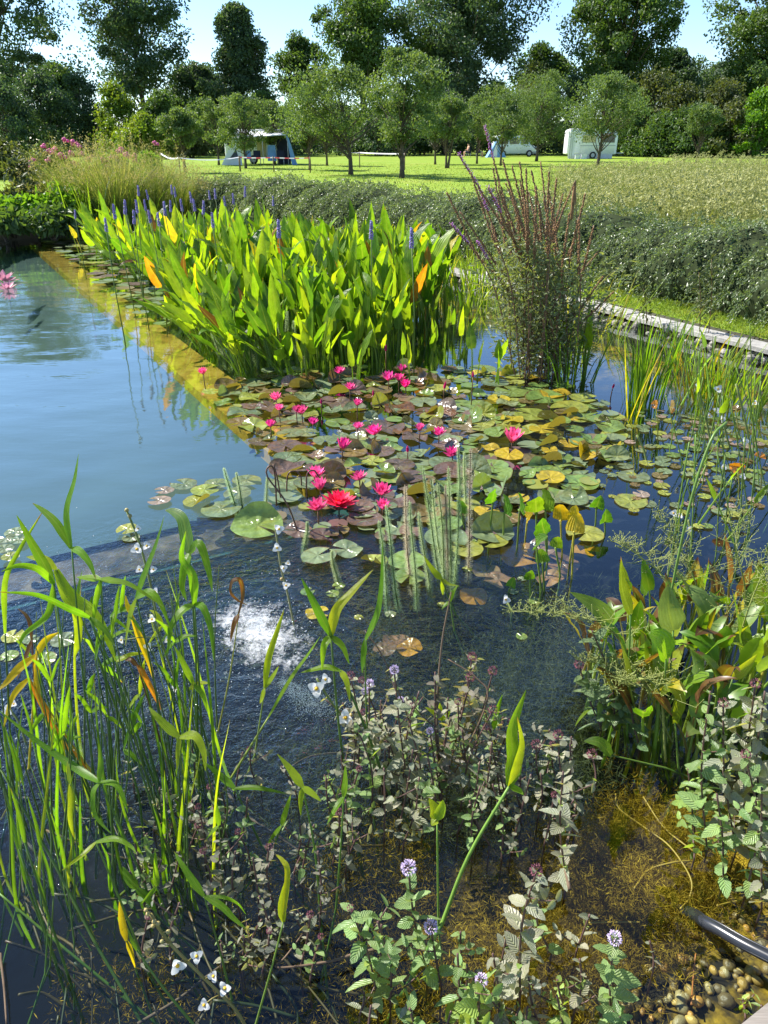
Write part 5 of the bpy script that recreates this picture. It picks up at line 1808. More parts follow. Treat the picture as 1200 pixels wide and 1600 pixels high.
def lily_pad(p, R, cn, kind, rz=None, flat=None):
    zc[0] = (zc[0] + 0.0017) % 0.02
    q = Vector((p.x, p.y, 0.004 + zc[0]))
    big = 'large ' if R > 0.125 else ('small ' if R < 0.075 else '')
    t = put('lily_pad', r8.choice(PADS[kind]), None, place(q, r8.uniform(0, 6.28) if rz is None else rz, R, r8.uniform(0, 0.06), r8.uniform(0, 6)), vary(COLS[cn], r8, 0.18))
    lb = pad_label(cn, kind, big, p)
    tag(t, lb, 'lily pad', 'lily pads of the large lily bed')
    pad_pos.append((p.x, p.y, R))
    return t


# pads one can point at in the photograph
KNOWN = [(402, 822, 84, 'fresh green', 'curl'), (345, 797, 62, 'grey green', 'flat'), (308, 785, 44, 'yellow green', 'curl'), (338, 758, 40, 'grey green', 'flat'), (385, 753, 46, 'grey green', 'flat'), (250, 785, 36, 'pale pinkish', 'flat'),
         (288, 760, 42, 'grey green', 'flat'), (258, 770, 30, 'pale pinkish', 'flat'), (320, 770, 44, 'yellow green', 'flat'), (372, 775, 44, 'grey green', 'flat'), (497, 874, 56, 'grey green', 'flat'), (542, 860, 52, 'grey green', 'wave'), (466, 830, 46, 'maroon', 'wave'),
         (505, 838, 44, 'maroon', 'bowl'), (530, 830, 34, 'bronze', 'flat'), (570, 815, 58, 'maroon', 'bowl'), (562, 795, 46, 'maroon', 'bowl'), (553, 774, 32, 'fresh green', 'flat'), (585, 880, 44, 'yellow green', 'curl'), (635, 880, 60, 'fresh green', 'flat'), (640, 905, 50, 'fresh green', 'flat'),
         (600, 742, 42, 'fresh green', 'cup'), (554, 732, 38, 'fresh green', 'cup'), (582, 722, 40, 'yellow green', 'bowl'), (658, 738, 52, 'fresh green', 'flat'), (640, 716, 44, 'grey green', 'bowl'), (692, 725, 50, 'grey green', 'flat'), (640, 760, 44, 'maroon', 'curl'), (655, 775, 50, 'bronze', 'fold'),
         (625, 790, 46, 'maroon', 'wave'), (467, 725, 50, 'grey green', 'flat'), (455, 680, 44, 'grey green', 'flat'), (508, 692, 40, 'grey green', 'flat'), (520, 745, 46, 'maroon', 'fold'), (520, 760, 40, 'bronze', 'curl'), (905, 757, 62, 'fresh green', 'bowl'), (885, 770, 60, 'fresh green', 'flat'),
         (935, 712, 62, 'fresh green', 'curl'), (925, 690, 50, 'fresh green', 'cup'), (860, 725, 44, 'maroon', 'fold'), (838, 722, 46, 'bronze', 'wave'), (830, 650, 60, 'yellow green', 'flat'), (850, 625, 62, 'fresh green', 'bowl'), (800, 615, 56, 'fresh green', 'flat'), (890, 640, 58, 'yellow green', 'flat'),
         (845, 675, 40, 'yellow', 'flat'), (800, 660, 36, 'yellow', 'wave'), (720, 665, 40, 'bronze', 'curl'), (693, 640, 44, 'maroon', 'curl'), (668, 645, 40, 'brown', 'curl'), (445, 597, 46, 'fresh green', 'flat'), (400, 600, 48, 'grey green', 'flat'), (368, 612, 44, 'grey green', 'flat'), (345, 600, 36, 'yellow green', 'flat'), (420, 640, 44, 'maroon', 'wave'),
         (330, 615, 30, 'yellow green', 'flat'), (470, 610, 40, 'bronze', 'fold'), (395, 625, 44, 'yellow green', 'wave'), (960, 680, 44, 'yellow green', 'flat'), (990, 745, 50, 'grey green', 'flat'), (985, 785, 52, 'yellow green', 'flat'), (915, 835, 60, 'yellow green', 'flat'), (730, 860, 52, 'yellow green', 'flat'), (770, 850, 48, 'yellow green', 'bowl'),
         (10, 845, 34, 'grey green', 'flat'), (25, 835, 32, 'grey green', 'flat'), (8, 862, 30, 'grey green', 'flat'), (32, 848, 30, 'grey green', 'flat'), (18, 875, 28, 'yellow green', 'flat'), (200, 832, 34, 'yellow green', 'flat'), (205, 841, 28, 'grey green', 'flat'), (495, 960, 36, 'yellow', 'wave')]
for (u, v, w, cn, kind) in KNOWN:
    p = G(u, v)
    lily_pad(p, 0.5 * w / pxm(p) * 0.97, cn, kind)
zone = [G(*q) for q in ((325, 600), (420, 578), (560, 572), (700, 575), (790, 580), (905, 600), (975, 660), (985, 690), (945, 740), (930, 790), (800, 810), (760, 860), (640, 880), (560, 850), (470, 850), (400, 790), (430, 740), (445, 715), (400, 690), (365, 660))]
cnt = 0
tries = 0
while cnt < 232 and tries < 30000:
    tries += 1
    X, Y = r8.uniform(-1.6, 2.3), r8.uniform(3.0, 6.3)
    if not in_poly(X, Y, zone):
        continue
    R = r8.choice([0.055, 0.065, 0.08, 0.09, 0.11]) * r8.uniform(0.85, 1.1)
    ok = True
    for q in pad_pos:
        d2 = (X - q[0]) ** 2 + (Y - q[1]) ** 2
        if d2 < (0.70 * max(R, q[2]) + 0.22 * min(R, q[2])) ** 2:
            ok = False
            break
    if not ok:
        continue
    # project to judge the part of the bed
    dp = Y * CP + EYE * SP
    u = 600 + F_PX * X / dp
    back = Y > 4.6
    if u > 720:
        cn = r8.choice(['yellow green', 'yellow green', 'fresh green', 'fresh green', 'bronze', 'yellow', 'grey green', 'grey green'])
        kind = r8.choice(['flat', 'flat', 'bowl', 'wave', 'curl', 'fold'])
    elif back:
        cn = r8.choice(['grey green', 'fresh green', 'yellow green', 'bronze', 'maroon', 'maroon', 'grey green', 'bronze', 'brown'])
        kind = r8.choice(['flat', 'curl', 'wave', 'cup', 'wave', 'bowl', 'flat', 'cup', 'fold'])
    else:
        cn = r8.choice(['grey green', 'grey green', 'fresh green', 'maroon', 'bronze', 'maroon'])
        kind = r8.choice(['flat', 'cup', 'bowl', 'wave', 'curl', 'bowl'])
    lily_pad(Vector((X, Y, 0)), R, cn, kind)
    cnt += 1

# pads by the pale flowers in the basin and the far strip along the wall
for (u, v, w) in ((12, 446, 60), (30, 442, 44), (-6, 455, 40)):
    p = G(u, v)
    t = put('lily_pad', r8.choice(PADS['flat']), None, place(Vector((p.x, p.y, 0.004)), r8.uniform(0, 6), 0.5 * w / pxm(p) * .5), vary(COLS['grey green'], r8))
    tag(t, 'grey green pad under the pale pink lilies at the left edge', 'lily pad', 'pads in the open basin')
k = 0
strip = []
while k < 170:
    a_, b_ = r8.uniform(0.22, 1.1), r8.uniform(4.2, 13.0)
    p = AB(a_, b_, 0.004 + 0.0002 * k)
    strip.append((p, r8.uniform(0, 6), r8.uniform(0.07, 0.13)))
    k += 1

m, nt, out = new_mat('mixed_pad_skin')
geo = nd(nt, 'ShaderNodeNewGeometry')
cc = ramp(nt, geo.outputs['Random Per Island'], [(0.0, (0.17, 0.22, 0.12)), (0.35, (0.15, 0.23, 0.06)), (0.55, (0.25, 0.27, 0.06)), (0.7, (0.18, 0.14, 0.07)), (0.85, (0.14, 0.09, 0.08)), (1.0, (0.2, 0.24, 0.15))], 'CONSTANT')
leaf_shader(nt, out, cc, 0.25, 0.3, 0.7, (1.6, 1.6, 0.5))
M['pad_mix'] = m
# further, smaller pads filling the gaps under the others
k = 0
while k < 210:
    X, Y = r8.uniform(-1.4, 2.2), r8.uniform(3.2, 6.3)
    if in_poly(X, Y, zone):
        strip.append((Vector((X, Y, 0.0022 + 0.00004 * k)), r8.uniform(0, 6), r8.uniform(0.035, 0.075)))
        k += 1
mb = MB()
for (p, a, R) in strip:
    me = r8.choice(PADS['flat'] + PADS['bowl'])
    m_ = place(p, a, R)
    mb.add([m_ @ v.co for v in me.vertices], [tuple(f.vertices) for f in me.polygons], [0.5] * len(me.vertices), [0.0] * len(me.vertices))
tag(put('pad_carpet', mb.mesh('pad_carpet', M['pad_mix']), None), 'small pads filling the gaps of the lily bed and the strip along the wall', kind='stuff')
# small floating leaves at the right
k = 0
fz = [G(*q) for q in ((945, 650), (1010, 640), (1200, 655), (1215, 780), (1120, 830), (1000, 810), (935, 760))]
small_pos = []
while k < 175:
    X, Y = r8.uniform(1.0, 3.5), r8.uniform(3.3, 5.3)
    if not in_poly(X, Y, fz):
        continue
    R = r8.choice([0.022, 0.028, 0.035, 0.045])
    if any((X - q[0]) ** 2 + (Y - q[1]) ** 2 < (R + q[2]) ** 2 * 0.6 for q in small_pos):
        continue
    small_pos.append((X, Y, R))
    cn = r8.choice(['grey green', 'fresh green', 'yellow green', 'pale pinkish', 'grey green', 'bronze'])
    t = put('floating_leaf', r8.choice(PADS['flat']), None, place(Vector((X, Y, 0.003 + 0.00005 * k)), r8.uniform(0, 6), R), vary(COLS[cn], r8))
    dx = 'near the sword leaves' if Y > 4.4 else ('in the open water at the right' if X > 1.9 else 'beside the lily bed')
    tag(t, f'tiny round {cn} leaf floating {dx}', 'floating leaf', 'small floating leaves at the right')
    k += 1
for (u, v, w) in ((700, 873, 14), (712, 880, 12), (745, 846, 16), (802, 925, 16), (630, 840, 14), (480, 925, 22), (530, 915, 20), (520, 928, 20), (560, 965, 14), (815, 905, 14), (835, 940, 18), (690, 945, 14), (815, 995, 18), (730, 890, 16), (610, 960, 18), (20, 995, 34), (15, 1025, 28), (70, 1030, 36), (100, 1000, 40), (48, 1000, 24), (228, 1355, 26)):
    p = G(u, v)
    t = put('floating_leaf', r8.choice(PADS['flat']), None, place(Vector((p.x, p.y, 0.003)), r8.uniform(0, 6), 0.5 * w / pxm(p)), vary(COLS[r8.choice(['grey green', 'fresh green', 'yellow green'])], r8))
    tag(t, 'single small round leaf floating on dark water ' + ('among the arrowhead stems' if u < 300 else ('by the mare\'s tail stems' if u < 720 else 'right of the mare\'s tail stems')), 'floating leaf', 'single floating leaves')
# sunken orange leaves under the small heart leaved plants
for i, (u, v, w) in enumerate(((812, 868, 60), (880, 880, 50), (845, 855, 50), (705, 850, 40), (640, 1010, 40), (620, 1000, 46), (600, 1015, 36), (780, 905, 50), (760, 890, 46), (915, 860, 40), (740, 930, 44), (860, 900, 44))):
    p = G(u, v, -0.05)
    t = put('sunken_leaf', r8.choice(PADS['wave']), None, place(Vector((p.x, p.y, -0.05 - 0.006 * (i % 3))), r8.uniform(0, 6), 0.5 * w / pxm(p), 0.15, r8.uniform(0, 6)), vary(r8.choice([(0.5, 0.22, 0.02), (0.35, 0.16, 0.06), (0.3, 0.17, 0.1)]), r8))
    tag(t, 'orange brown dead leaf just under the surface ' + ('below the heart leaved plants' if u > 690 else 'near the mare\'s tail stems'), 'dead leaf', 'sunken dead leaves')

# curled dark flower stalks without flowers
for i, pts in enumerate((((472, 830), (450, 790), (418, 745), (421, 728), (429, 738), (432, 790)), ((441, 780), (434, 750), (427, 725)), ((447, 770), (449, 745), (460, 736), (470, 745), (471, 765)), ((480, 775), (479, 745), (490, 735), (498, 745)))):
    p0 = G(*pts[0])
    t = thing('lily_stalk', ('tall hooked dark stalk at the left front of the bed', 'straight bare dark stalk beside the hooked one', 'low arched dark stalk behind the left pads', 'arched dark stalk beside the pink pair')[i], 'stalk', p0, 'bare lily stalks')
    ps = [p0 - Vector((0, 0, .1))] + [DY(u, v, p0.y + 0.02 * k) for k, (u, v) in enumerate(pts[1:])]
    mb = MB(); mb.tube(catmull(ps, 4), 0.0045, 5)
    put('stem', mb.mesh('bare_stalk', M['stem']), t, color=(0.10, 0.05, 0.03))

# ---- mare's tail stems
def mares_tail_meshes(seed):
    rs = np.random.RandomState(seed)
    mb = MB(); mb.tube([Vector((0.01 * math.sin(i * .7 + seed), 0, i / 8)) for i in range(9)], [0.0042 - 0.0024 * i / 8 for i in range(9)], 5)
    st = mb.mesh('stem', M['stem'])
    mb2 = MB()
    V, Q = [], []
    n = 0
    for i in range(70):
        z = 0.06 + 0.93 * i / 70
        x0 = 0.01 * math.sin(z * 8 * .7 + seed)
        L = 0.020 * (1 - 0.55 * (i / 70) ** 3)
        for k in range(9):
            a = 2 * math.pi * (k + rs.rand()) / 9
            d = np.array([math.cos(a), math.sin(a), 0.25 + 0.3 * (i / 70)])
            s = np.array([-math.sin(a), math.cos(a), 0]) * 0.0015
            p = np.array([x0, 0, z])
            V += [p - s, p + s, p + d * L + s * .3, p + d * L - s * .3]
            Q.append((n, n + 1, n + 2, n + 3)); n += 4
    return st, (np.array(V), np.array(Q))


m, nt, out = new_mat('needle_leaves')
oi = nd(nt, 'ShaderNodeObjectInfo')
leaf_shader(nt, out, oi.outputs['Color'], 0.3, 0.5, 0.4, (1.5, 1.4, 0.6))
M['needle'] = m
MT = []
for k in range(4):
    st, (V, Q) = mares_tail_meshes(k)
    MT.append((st, mesh_np('needles', V, Q, M['needle'])))
MARES = [(620, 928, 602, 788), (605, 928, 592, 812), (641, 904, 631, 756), (650, 928, 641, 780), (684, 887, 660, 730), (695, 899, 684, 754), (705, 899, 701, 727), (700, 890, 696, 756), (732, 887, 736, 700), (728, 790, 725, 705), (718, 780, 716, 690),
         (526, 908, 521, 858), (366, 786, 350, 731), (378, 789, 369, 737), (414, 790, 419, 745), (478, 850, 477, 815), (670, 915, 655, 800), (712, 905, 717, 765), (690, 880, 672, 745)]
STAND = [(352, 562, 338, 505), (362, 566, 350, 500), (372, 556, 360, 493), (384, 560, 371, 490), (393, 570, 379, 475), (405, 573, 392, 480), (436, 560, 427, 480), (452, 560, 446, 485), (480, 560, 474, 505), (420, 575, 410, 492), (466, 566, 458, 500), (344, 556, 330, 515)]
for i, (bu, bv, tu, tv) in enumerate(MARES + STAND):
    p = G(bu, bv)
    tp = DY(tu, tv, p.y + r8.uniform(-.03, .03))
    d = tp - p
    front = i < len(MARES)
    if front:
        lb = ('bristly mare\'s tail in the front group by the lily bed' if 590 < bu < 760 else ('bristly mare\'s tail near the left pads of the bed' if bu < 430 else 'bristly mare\'s tail between the front pads'))
    else:
        lb = 'grey green mare\'s tail before the pickerelweed stand'
    lb = ('tall ' if d.length > 0.36 else 'short ') + ('brownish ' if i in (2, 7, 8) else '') + lb + (', leaning left' if tu < bu - 9 else (', leaning right' if tu > bu + 3 else ', upright'))
    t = thing('mares_tail', lb, 'water plant', p, 'mare\'s tail stems at the lily bed' if front else 'mare\'s tail stems before the stand')
    q = d.to_track_quat('Z', 'Y').to_matrix().to_4x4()
    L = d.length + 0.12
    m_ = Matrix.Translation(p - d.normalized() * 0.12) @ q @ Matrix.Diagonal((1.0 if front else 1.6, 1.0 if front else 1.6, L, 1))
    st, ne = MT[i % 4]
    brown = i in (2, 8, 7)
    put('stem', st, t, m_, (0.12, 0.07, 0.03) if brown else (0.12, 0.17, 0.04))
    put('needles', ne, t, m_, vary((0.36, 0.32, 0.22) if brown else (0.30, 0.40, 0.19), r8), kind='stuff')
# ------------------------------------------------------------------ foreground: arrowheads, mint, plantains, hose, foam
r9 = random.Random(99)


def px_path(pts, Y0, Y1, n=4):
    m_ = len(pts) - 1
    return catmull([DY(u, v, Y0 + (Y1 - Y0) * i / m_) for i, (u, v) in enumerate(pts)], n)


def blade_w(t):
    return (min(1.0, t * 3 + 0.35)) * (1 - t ** 2.2) ** 0.9


def arrow_plant(label, base, node, lean, blades, c, stalk_c=None, stalk_w=5.0, mid=None, group='arrowhead plants in the foreground', name='arrowhead_plant'):
    """base: where the stalk leaves the water, node: where stalk and blade lobes meet (photo pixels), lean: how far the node stands behind the base"""
    B = G(*base)
    t = thing(name, label, 'water plant', B, group)
    pts = [base] + ([mid] if mid else []) + [node]
    path = px_path(pts, B.y, B.y + lean, 5)
    down = (path[0] - path[1]).normalized()
    path = [path[0] + Vector((down.x * .5, down.y * .5, -0.2)), path[0] + Vector((down.x * .2, down.y * .2, -0.08))] + path
    r0 = 0.75 * stalk_w / pxm(B) / 2
    mb = MB(); mb.tube(path, [r0 * (1.1 - 0.5 * i / len(path)) for i in range(len(path))], 6)
    put('stem', mb.mesh('arrowhead_stem', M['stem']), t, color=vary(stalk_c or (0.08, 0.15, 0.02), r9))
    for bl in blades:
        pp, dy, w = bl[0], bl[1], bl[2]
        cc = bl[3] if len(bl) > 3 else c
        q = px_path([node] + pp, B.y + lean, B.y + lean + dy, 5)
        wm = w / pxm(q[len(q) // 2]) / 2 * 0.95
        n = len(q)
        hint = Vector((r9.uniform(-.5, .5), -0.7, 0.8))
        mb = MB()
        mb.ribbon(q, [wm * blade_w(i / (n - 1)) + 0.0006 for i in range(n)], hint, fold=0.35, twist=r9.uniform(-0.6, 0.6))
        put('leaf', mb.mesh('arrowhead_leaf', M['leaf']), t, color=vary(cc, r9, 0.1))
    return t


G0, G1, G2, G3 = (0.075, 0.18, 0.014), (0.115, 0.25, 0.016), (0.16, 0.30, 0.018), (0.26, 0.35, 0.022)
YL, OR_, BR = (0.48, 0.36, 0.015), (0.42, 0.17, 0.02), (0.13, 0.055, 0.03)
A = arrow_plant
A('tallest narrow leaf of the left group, pointing straight up', (152, 1260), (112, 857), 0.15, [([(106, 800), (118, 750), (123, 709)], 0.05, 16), ([(90, 820), (70, 800), (51, 786)], 0.1, 14), ([(125, 862), (140, 880), (150, 905)], -0.08, 13)], G1, mid=(130, 1060))
A('green leaf leaning left behind the tallest one', (130, 1230), (84, 912), 0.1, [([(68, 880), (48, 845), (26, 805)], 0.05, 18), ([(60, 890), (30, 884), (2, 893)], -0.06, 12), ([(75, 960), (40, 990), (30, 1010)], -0.08, 11)], G1)
A('thin steep leaf at the left edge rising to the right', (20, 1230), (8, 990), 0.1, [([(8, 910), (30, 860), (67, 799)], 0.1, 9)], G2)
A('large drooping yellow striped leaf in the left group', (210, 1190), (88, 890), 0.05, [([(112, 935), (140, 955), (162, 985), (182, 1034)], -0.1, 26, G3), ([(70, 875), (55, 872), (41, 870)], 0.05, 14), ([(118, 950), (122, 1000), (115, 1030)], -0.05, 16, G3)], G3, mid=(150, 1020))
A('leaf arching to the left edge over the yellow striped one', (240, 1220), (140, 965), 0.0, [([(110, 952), (60, 930), (0, 925)], -0.1, 11), ([(165, 985), (180, 1010)], -0.05, 10)], G1, mid=(190, 1080))
A('broad bent leaf with a gleam painted on top in the left group', (310, 1200), (296, 865), 0.12, [([(293, 840), (286, 812), (272, 800), (258, 797)], 0.12, 24, (0.10, 0.19, 0.06)), ([(312, 850), (326, 890), (332, 925)], -0.1, 15, G1), ([(290, 880), (285, 915), (292, 940)], -0.08, 15, G1)], G1, mid=(306, 1030))  # greyer colour of the top blade stands for the sky gleam
A('upright leaf pair left of the gleaming bent leaf', (258, 1220), (213, 935), 0.1, [([(228, 895), (245, 850), (257, 806)], 0.08, 13), ([(235, 925), (252, 945), (268, 985)], -0.08, 12), ([(205, 960), (200, 985), (196, 1010)], -0.06, 11, G3)], G1, mid=(245, 1090))
A('leaf with hanging lobes under the gleaming bent leaf', (318, 1215), (304, 944), 0.08, [([(285, 955), (268, 980), (262, 1024)], -0.08, 14), ([(318, 950), (330, 985), (334, 1032)], -0.1, 12), ([(300, 900), (283, 872), (290, 830)], 0.05, 16)], G1, mid=(312, 1080))
A('narrow yellow leaf in the middle of the left group', (250, 1180), (205, 960), 0.05, [([(222, 1005), (233, 1035), (242, 1068)], -0.05, 11, YL), ([(199, 945), (196, 930)], 0.03, 8, YL)], YL)
A('green leaf arching to the right between the two groups', (180, 1230), (158, 905), 0.08, [([(175, 908), (205, 915), (255, 948)], -0.06, 12), ([(140, 903), (120, 902)], 0.04, 12), ([(150, 940), (145, 975)], -0.04, 10)], G2, mid=(165, 1060))
A('bright yellow withered leaf at the left edge', (45, 1200), (57, 1024), 0.02, [([(30, 1045), (12, 1065), (-4, 1080)], -0.06, 15, YL), ([(72, 1000), (92, 988)], 0.03, 12, YL), ([(60, 1070), (68, 1122)], -0.04, 11, YL)], YL, YL)
A('orange brown dying leaf reaching down through the left group', (150, 1215), (45, 1060), 0.05, [([(70, 1105), (100, 1160), (124, 1185), (139, 1206)], -0.08, 12, OR_), ([(20, 1090), (5, 1140)], -0.05, 11, YL)], OR_, YL, mid=(110, 1160))
A('dark brown curled leaf at the left edge', (60, 1180), (50, 1000), 0.02, [([(48, 975), (40, 960), (28, 951)], 0.04, 8, BR), ([(40, 1030), (27, 1062)], -0.03, 9, BR)], BR, BR)
A('hooked brown dead leaf left of the foam', (341, 1142), (373, 960), 0.06, [([(380, 930), (376, 908), (364, 908), (361, 925), (372, 938), (386, 945)], -0.03, 8, BR), ([(366, 975), (360, 1003)], -0.04, 9, BR)], BR, (0.25, 0.25, 0.03), 3.5, mid=(360, 1050))
A('second brown hooked leaf low in the left group', (262, 1195), (215, 1040), 0.03, [([(205, 1030), (195, 1032)], 0.02, 9, BR), ([(225, 1055), (243, 1090), (252, 1110)], -0.05, 9, OR_)], BR, BR)
A('slim upright leaf right of the foam', (398, 1180), (414, 1075), 0.05, [([(420, 1030), (432, 990), (444, 952)], 0.04, 12), ([(428, 1055), (436, 1040)], 0.02, 8), ([(410, 1090), (406, 1100)], -0.02, 8)], G3, (0.14, 0.2, 0.03), 4)
A('long arching stalk crossing to the right of the foam', (325, 1275), (420, 1120), 0.1, [([(455, 1060), (480, 1025), (500, 995)], 0.08, 7, G2)], G2, (0.16, 0.22, 0.03), 6, mid=(380, 1185))
A('small forked leaf left below the foam', (312, 1230), (303, 1070), 0.02, [([(290, 1045), (280, 1025), (272, 1009)], 0.04, 11), ([(316, 1085), (324, 1112)], -0.04, 9)], G2)
A('bright curved leaf in the centre of the left water', (290, 1400), (281, 1152), 0.05, [([(262, 1135), (245, 1118), (232, 1104)], 0.05, 16), ([(305, 1150), (318, 1175), (321, 1205)], -0.08, 14, G3), ([(278, 1175), (277, 1202)], -0.04, 8, G3)], G3, None, 4, mid=(288, 1280))
A('long leaf lying diagonally from the left edge to a fork', (244, 1430), (156, 1222), 0.08, [([(120, 1200), (62, 1160), (-4, 1108)], 0.15, 13), ([(158, 1195), (155, 1162)], 0.04, 11), ([(146, 1240), (150, 1275), (173, 1302)], -0.08, 9), ([(180, 1225), (192, 1245), (200, 1270)], -0.06, 9)], G1, mid=(205, 1330))
A('arched leaf with a long left tail in the left water', (232, 1520), (150, 1316), 0.04, [([(180, 1310), (205, 1322), (213, 1333)], -0.04, 9), ([(130, 1335), (97, 1360)], -0.05, 7, G3)], G2, None, 5, mid=(185, 1400))
A('long dark stalk at the left leaning right', (150, 1475), (0, 1200), 0.2, [([(-10, 1160), (-15, 1120)], 0.05, 10)], G1, None, 7, mid=(85, 1350))
A('two crossing stalks at the left edge low down', (96, 1478), (-6, 1392), 0.08, [([(-20, 1385), (-40, 1380)], 0.02, 8)], G1, None, 6)
A('small upright leaf with a left lobe in the lower left water', (268, 1450), (245, 1385), 0.02, [([(243, 1365), (242, 1329)], 0.03, 11), ([(232, 1400), (221, 1412)], -0.02, 7)], G2, None, 4)
A('broad dark leaf low in the left water', (250, 1435), (215, 1388), 0.02, [([(200, 1370), (192, 1354)], 0.03, 16), ([(232, 1405), (245, 1425)], -0.03, 13)], G1, None, 4)
A('long forked leaf above the white flowers', (362, 1560), (319, 1400), 0.05, [([(302, 1375), (285, 1350), (272, 1330)], 0.06, 14), ([(345, 1415), (365, 1435), (385, 1452)], -0.05, 11), ([(350, 1402), (372, 1412), (384, 1428)], 0.0, 5)], G1, None, 5, mid=(342, 1480))
A('dark leaf reaching right in the middle left water', (408, 1320), (367, 1232), 0.04, [([(345, 1212), (318, 1190)], 0.06, 12), ([(395, 1230), (420, 1234), (448, 1240)], -0.02, 8)], G1, None, 5)
A('yellow leaf standing in the lower left water', (214, 1520), (198, 1470), 0.02, [([(190, 1435), (187, 1405)], 0.04, 12, YL), ([(205, 1490), (211, 1512)], -0.02, 8, YL)], YL, None, 4)
A('long bare stalk crossing the lower left corner', (310, 1610), (214, 1485), 0.05, [([(205, 1465), (200, 1450)], 0.02, 6)], G1, None, 6, mid=(255, 1543))
A('small forked leaf right of the left group', (350, 1400), (342, 1290), 0.02, [([(340, 1272), (339, 1256)], 0.02, 9), ([(332, 1300), (322, 1312)], -0.02, 6)], G2, None, 3.5)
A('yellow green hanging leaf at the left', (118, 1420), (110, 1225), 0.02, [([(112, 1250), (110, 1280), (115, 1308)], -0.04, 11, G3), ([(108, 1205), (105, 1190)], 0.03, 9, G3)], G3, None, 4)
A('large fork of yellow striped leaves left of the mare\'s tail stems', (545, 1260), (517, 994), 0.12, [([(500, 960), (485, 930), (471, 903)], 0.05, 15, G1), ([(525, 955), (550, 925), (583, 890)], 0.08, 17, (0.3, 0.32, 0.02)), ([(535, 1010), (546, 1038)], -0.05, 11), ([(506, 1010), (503, 1048)], -0.05, 13)], G2, None, 6, mid=(528, 1120))
A('tall upright blade in front of the mare\'s tail stems', (580, 1240), (571, 1000), 0.08, [([(590, 960), (597, 910), (598, 845)], 0.06, 12, G1), ([(568, 1030), (566, 1052)], -0.03, 11)], G1, None, 4, mid=(572, 1100))
A('arched leaf with a long stalk above the mint', (612, 1250), (532, 1048), 0.06, [([(510, 1042), (490, 1046), (470, 1051)], 0.02, 9), ([(542, 1065), (547, 1097)], -0.05, 11, G3)], G2, None, 7, mid=(572, 1140))
A('short forked leaf by the mare\'s tail stems', (712, 960), (690, 905), 0.02, [([(678, 892), (662, 868)], 0.03, 11), ([(700, 913), (718, 916)], -0.02, 8), ([(691, 920), (692, 930)], -0.02, 8)], G3, None, 4)
A('small fork low beside the mare\'s tail stems', (710, 985), (703, 940), 0.02, [([(708, 925), (716, 914)], 0.02, 7), ([(696, 945), (690, 952)], -0.02, 6)], G2, None, 4)
A('yellow green fork left of the mint thicket', (501, 1435), (473, 1230), 0.08, [([(455, 1205), (433, 1178)], 0.05, 15), ([(488, 1240), (502, 1252)], -0.03, 11), ([(470, 1250), (470, 1274)], -0.03, 9)], G3, (0.1, 0.2, 0.02), 5, mid=(492, 1330))
A('slender curved leaf beside the yellow green fork', (525, 1420), (537, 1245), 0.05, [([(540, 1220), (540, 1195)], 0.03, 11), ([(525, 1262), (511, 1288)], -0.05, 9)], G2, None, 4.5, mid=(532, 1330))
A('large bright sword shaped leaf above the mint on a thick stalk', (690, 1445), (796, 1228), 0.12, [([(803, 1190), (800, 1140), (822, 1078)], 0.08, 27, G2), ([(808, 1190), (814, 1160), (808, 1120)], 0.05, 18, G3), ([(812, 1235), (818, 1242)], -0.02, 10)], G2, (0.13, 0.22, 0.03), 9, mid=(732, 1338))
A('small bright arrow leaf in the middle of the mint', (685, 1445), (683, 1280), 0.02, [([(680, 1265), (670, 1247)], 0.02, 22, G3), ([(690, 1262), (692, 1250)], 0.01, 18, G3), ([(678, 1285), (674, 1290)], -0.01, 14, G3)], G3, (0.13, 0.22, 0.03), 5)
A('folded yellow green leaf on a long stalk by the twig', (400, 1600), (443, 1440), 0.05, [([(440, 1410), (450, 1365)], 0.03, 13, G3), ([(450, 1365), (442, 1345), (431, 1335)], 0.04, 10, (0.3, 0.3, 0.02))], G3, (0.13, 0.22, 0.03), 5, mid=(425, 1510))
A('bright small fork in the mint thicket', (700, 1180), (690, 1125), 0.02, [([(688, 1110), (687, 1098)], 0.02, 10), ([(675, 1112), (664, 1105)], 0.01, 9), ([(698, 1118), (704, 1110)], 0.01, 8)], G3, None, 4)
A('narrow upright leaf at the far right of the thicket', (775, 1190), (770, 1140), 0.02, [([(775, 1115), (785, 1085)], 0.03, 11, G2)], G2, None, 4)
A('bright leaf low between mint and left water', (425, 1330), (440, 1290), 0.02, [([(448, 1265), (455, 1240)], 0.03, 10), ([(425, 1310), (414, 1330)], -0.02, 7)], G2, None, 4)
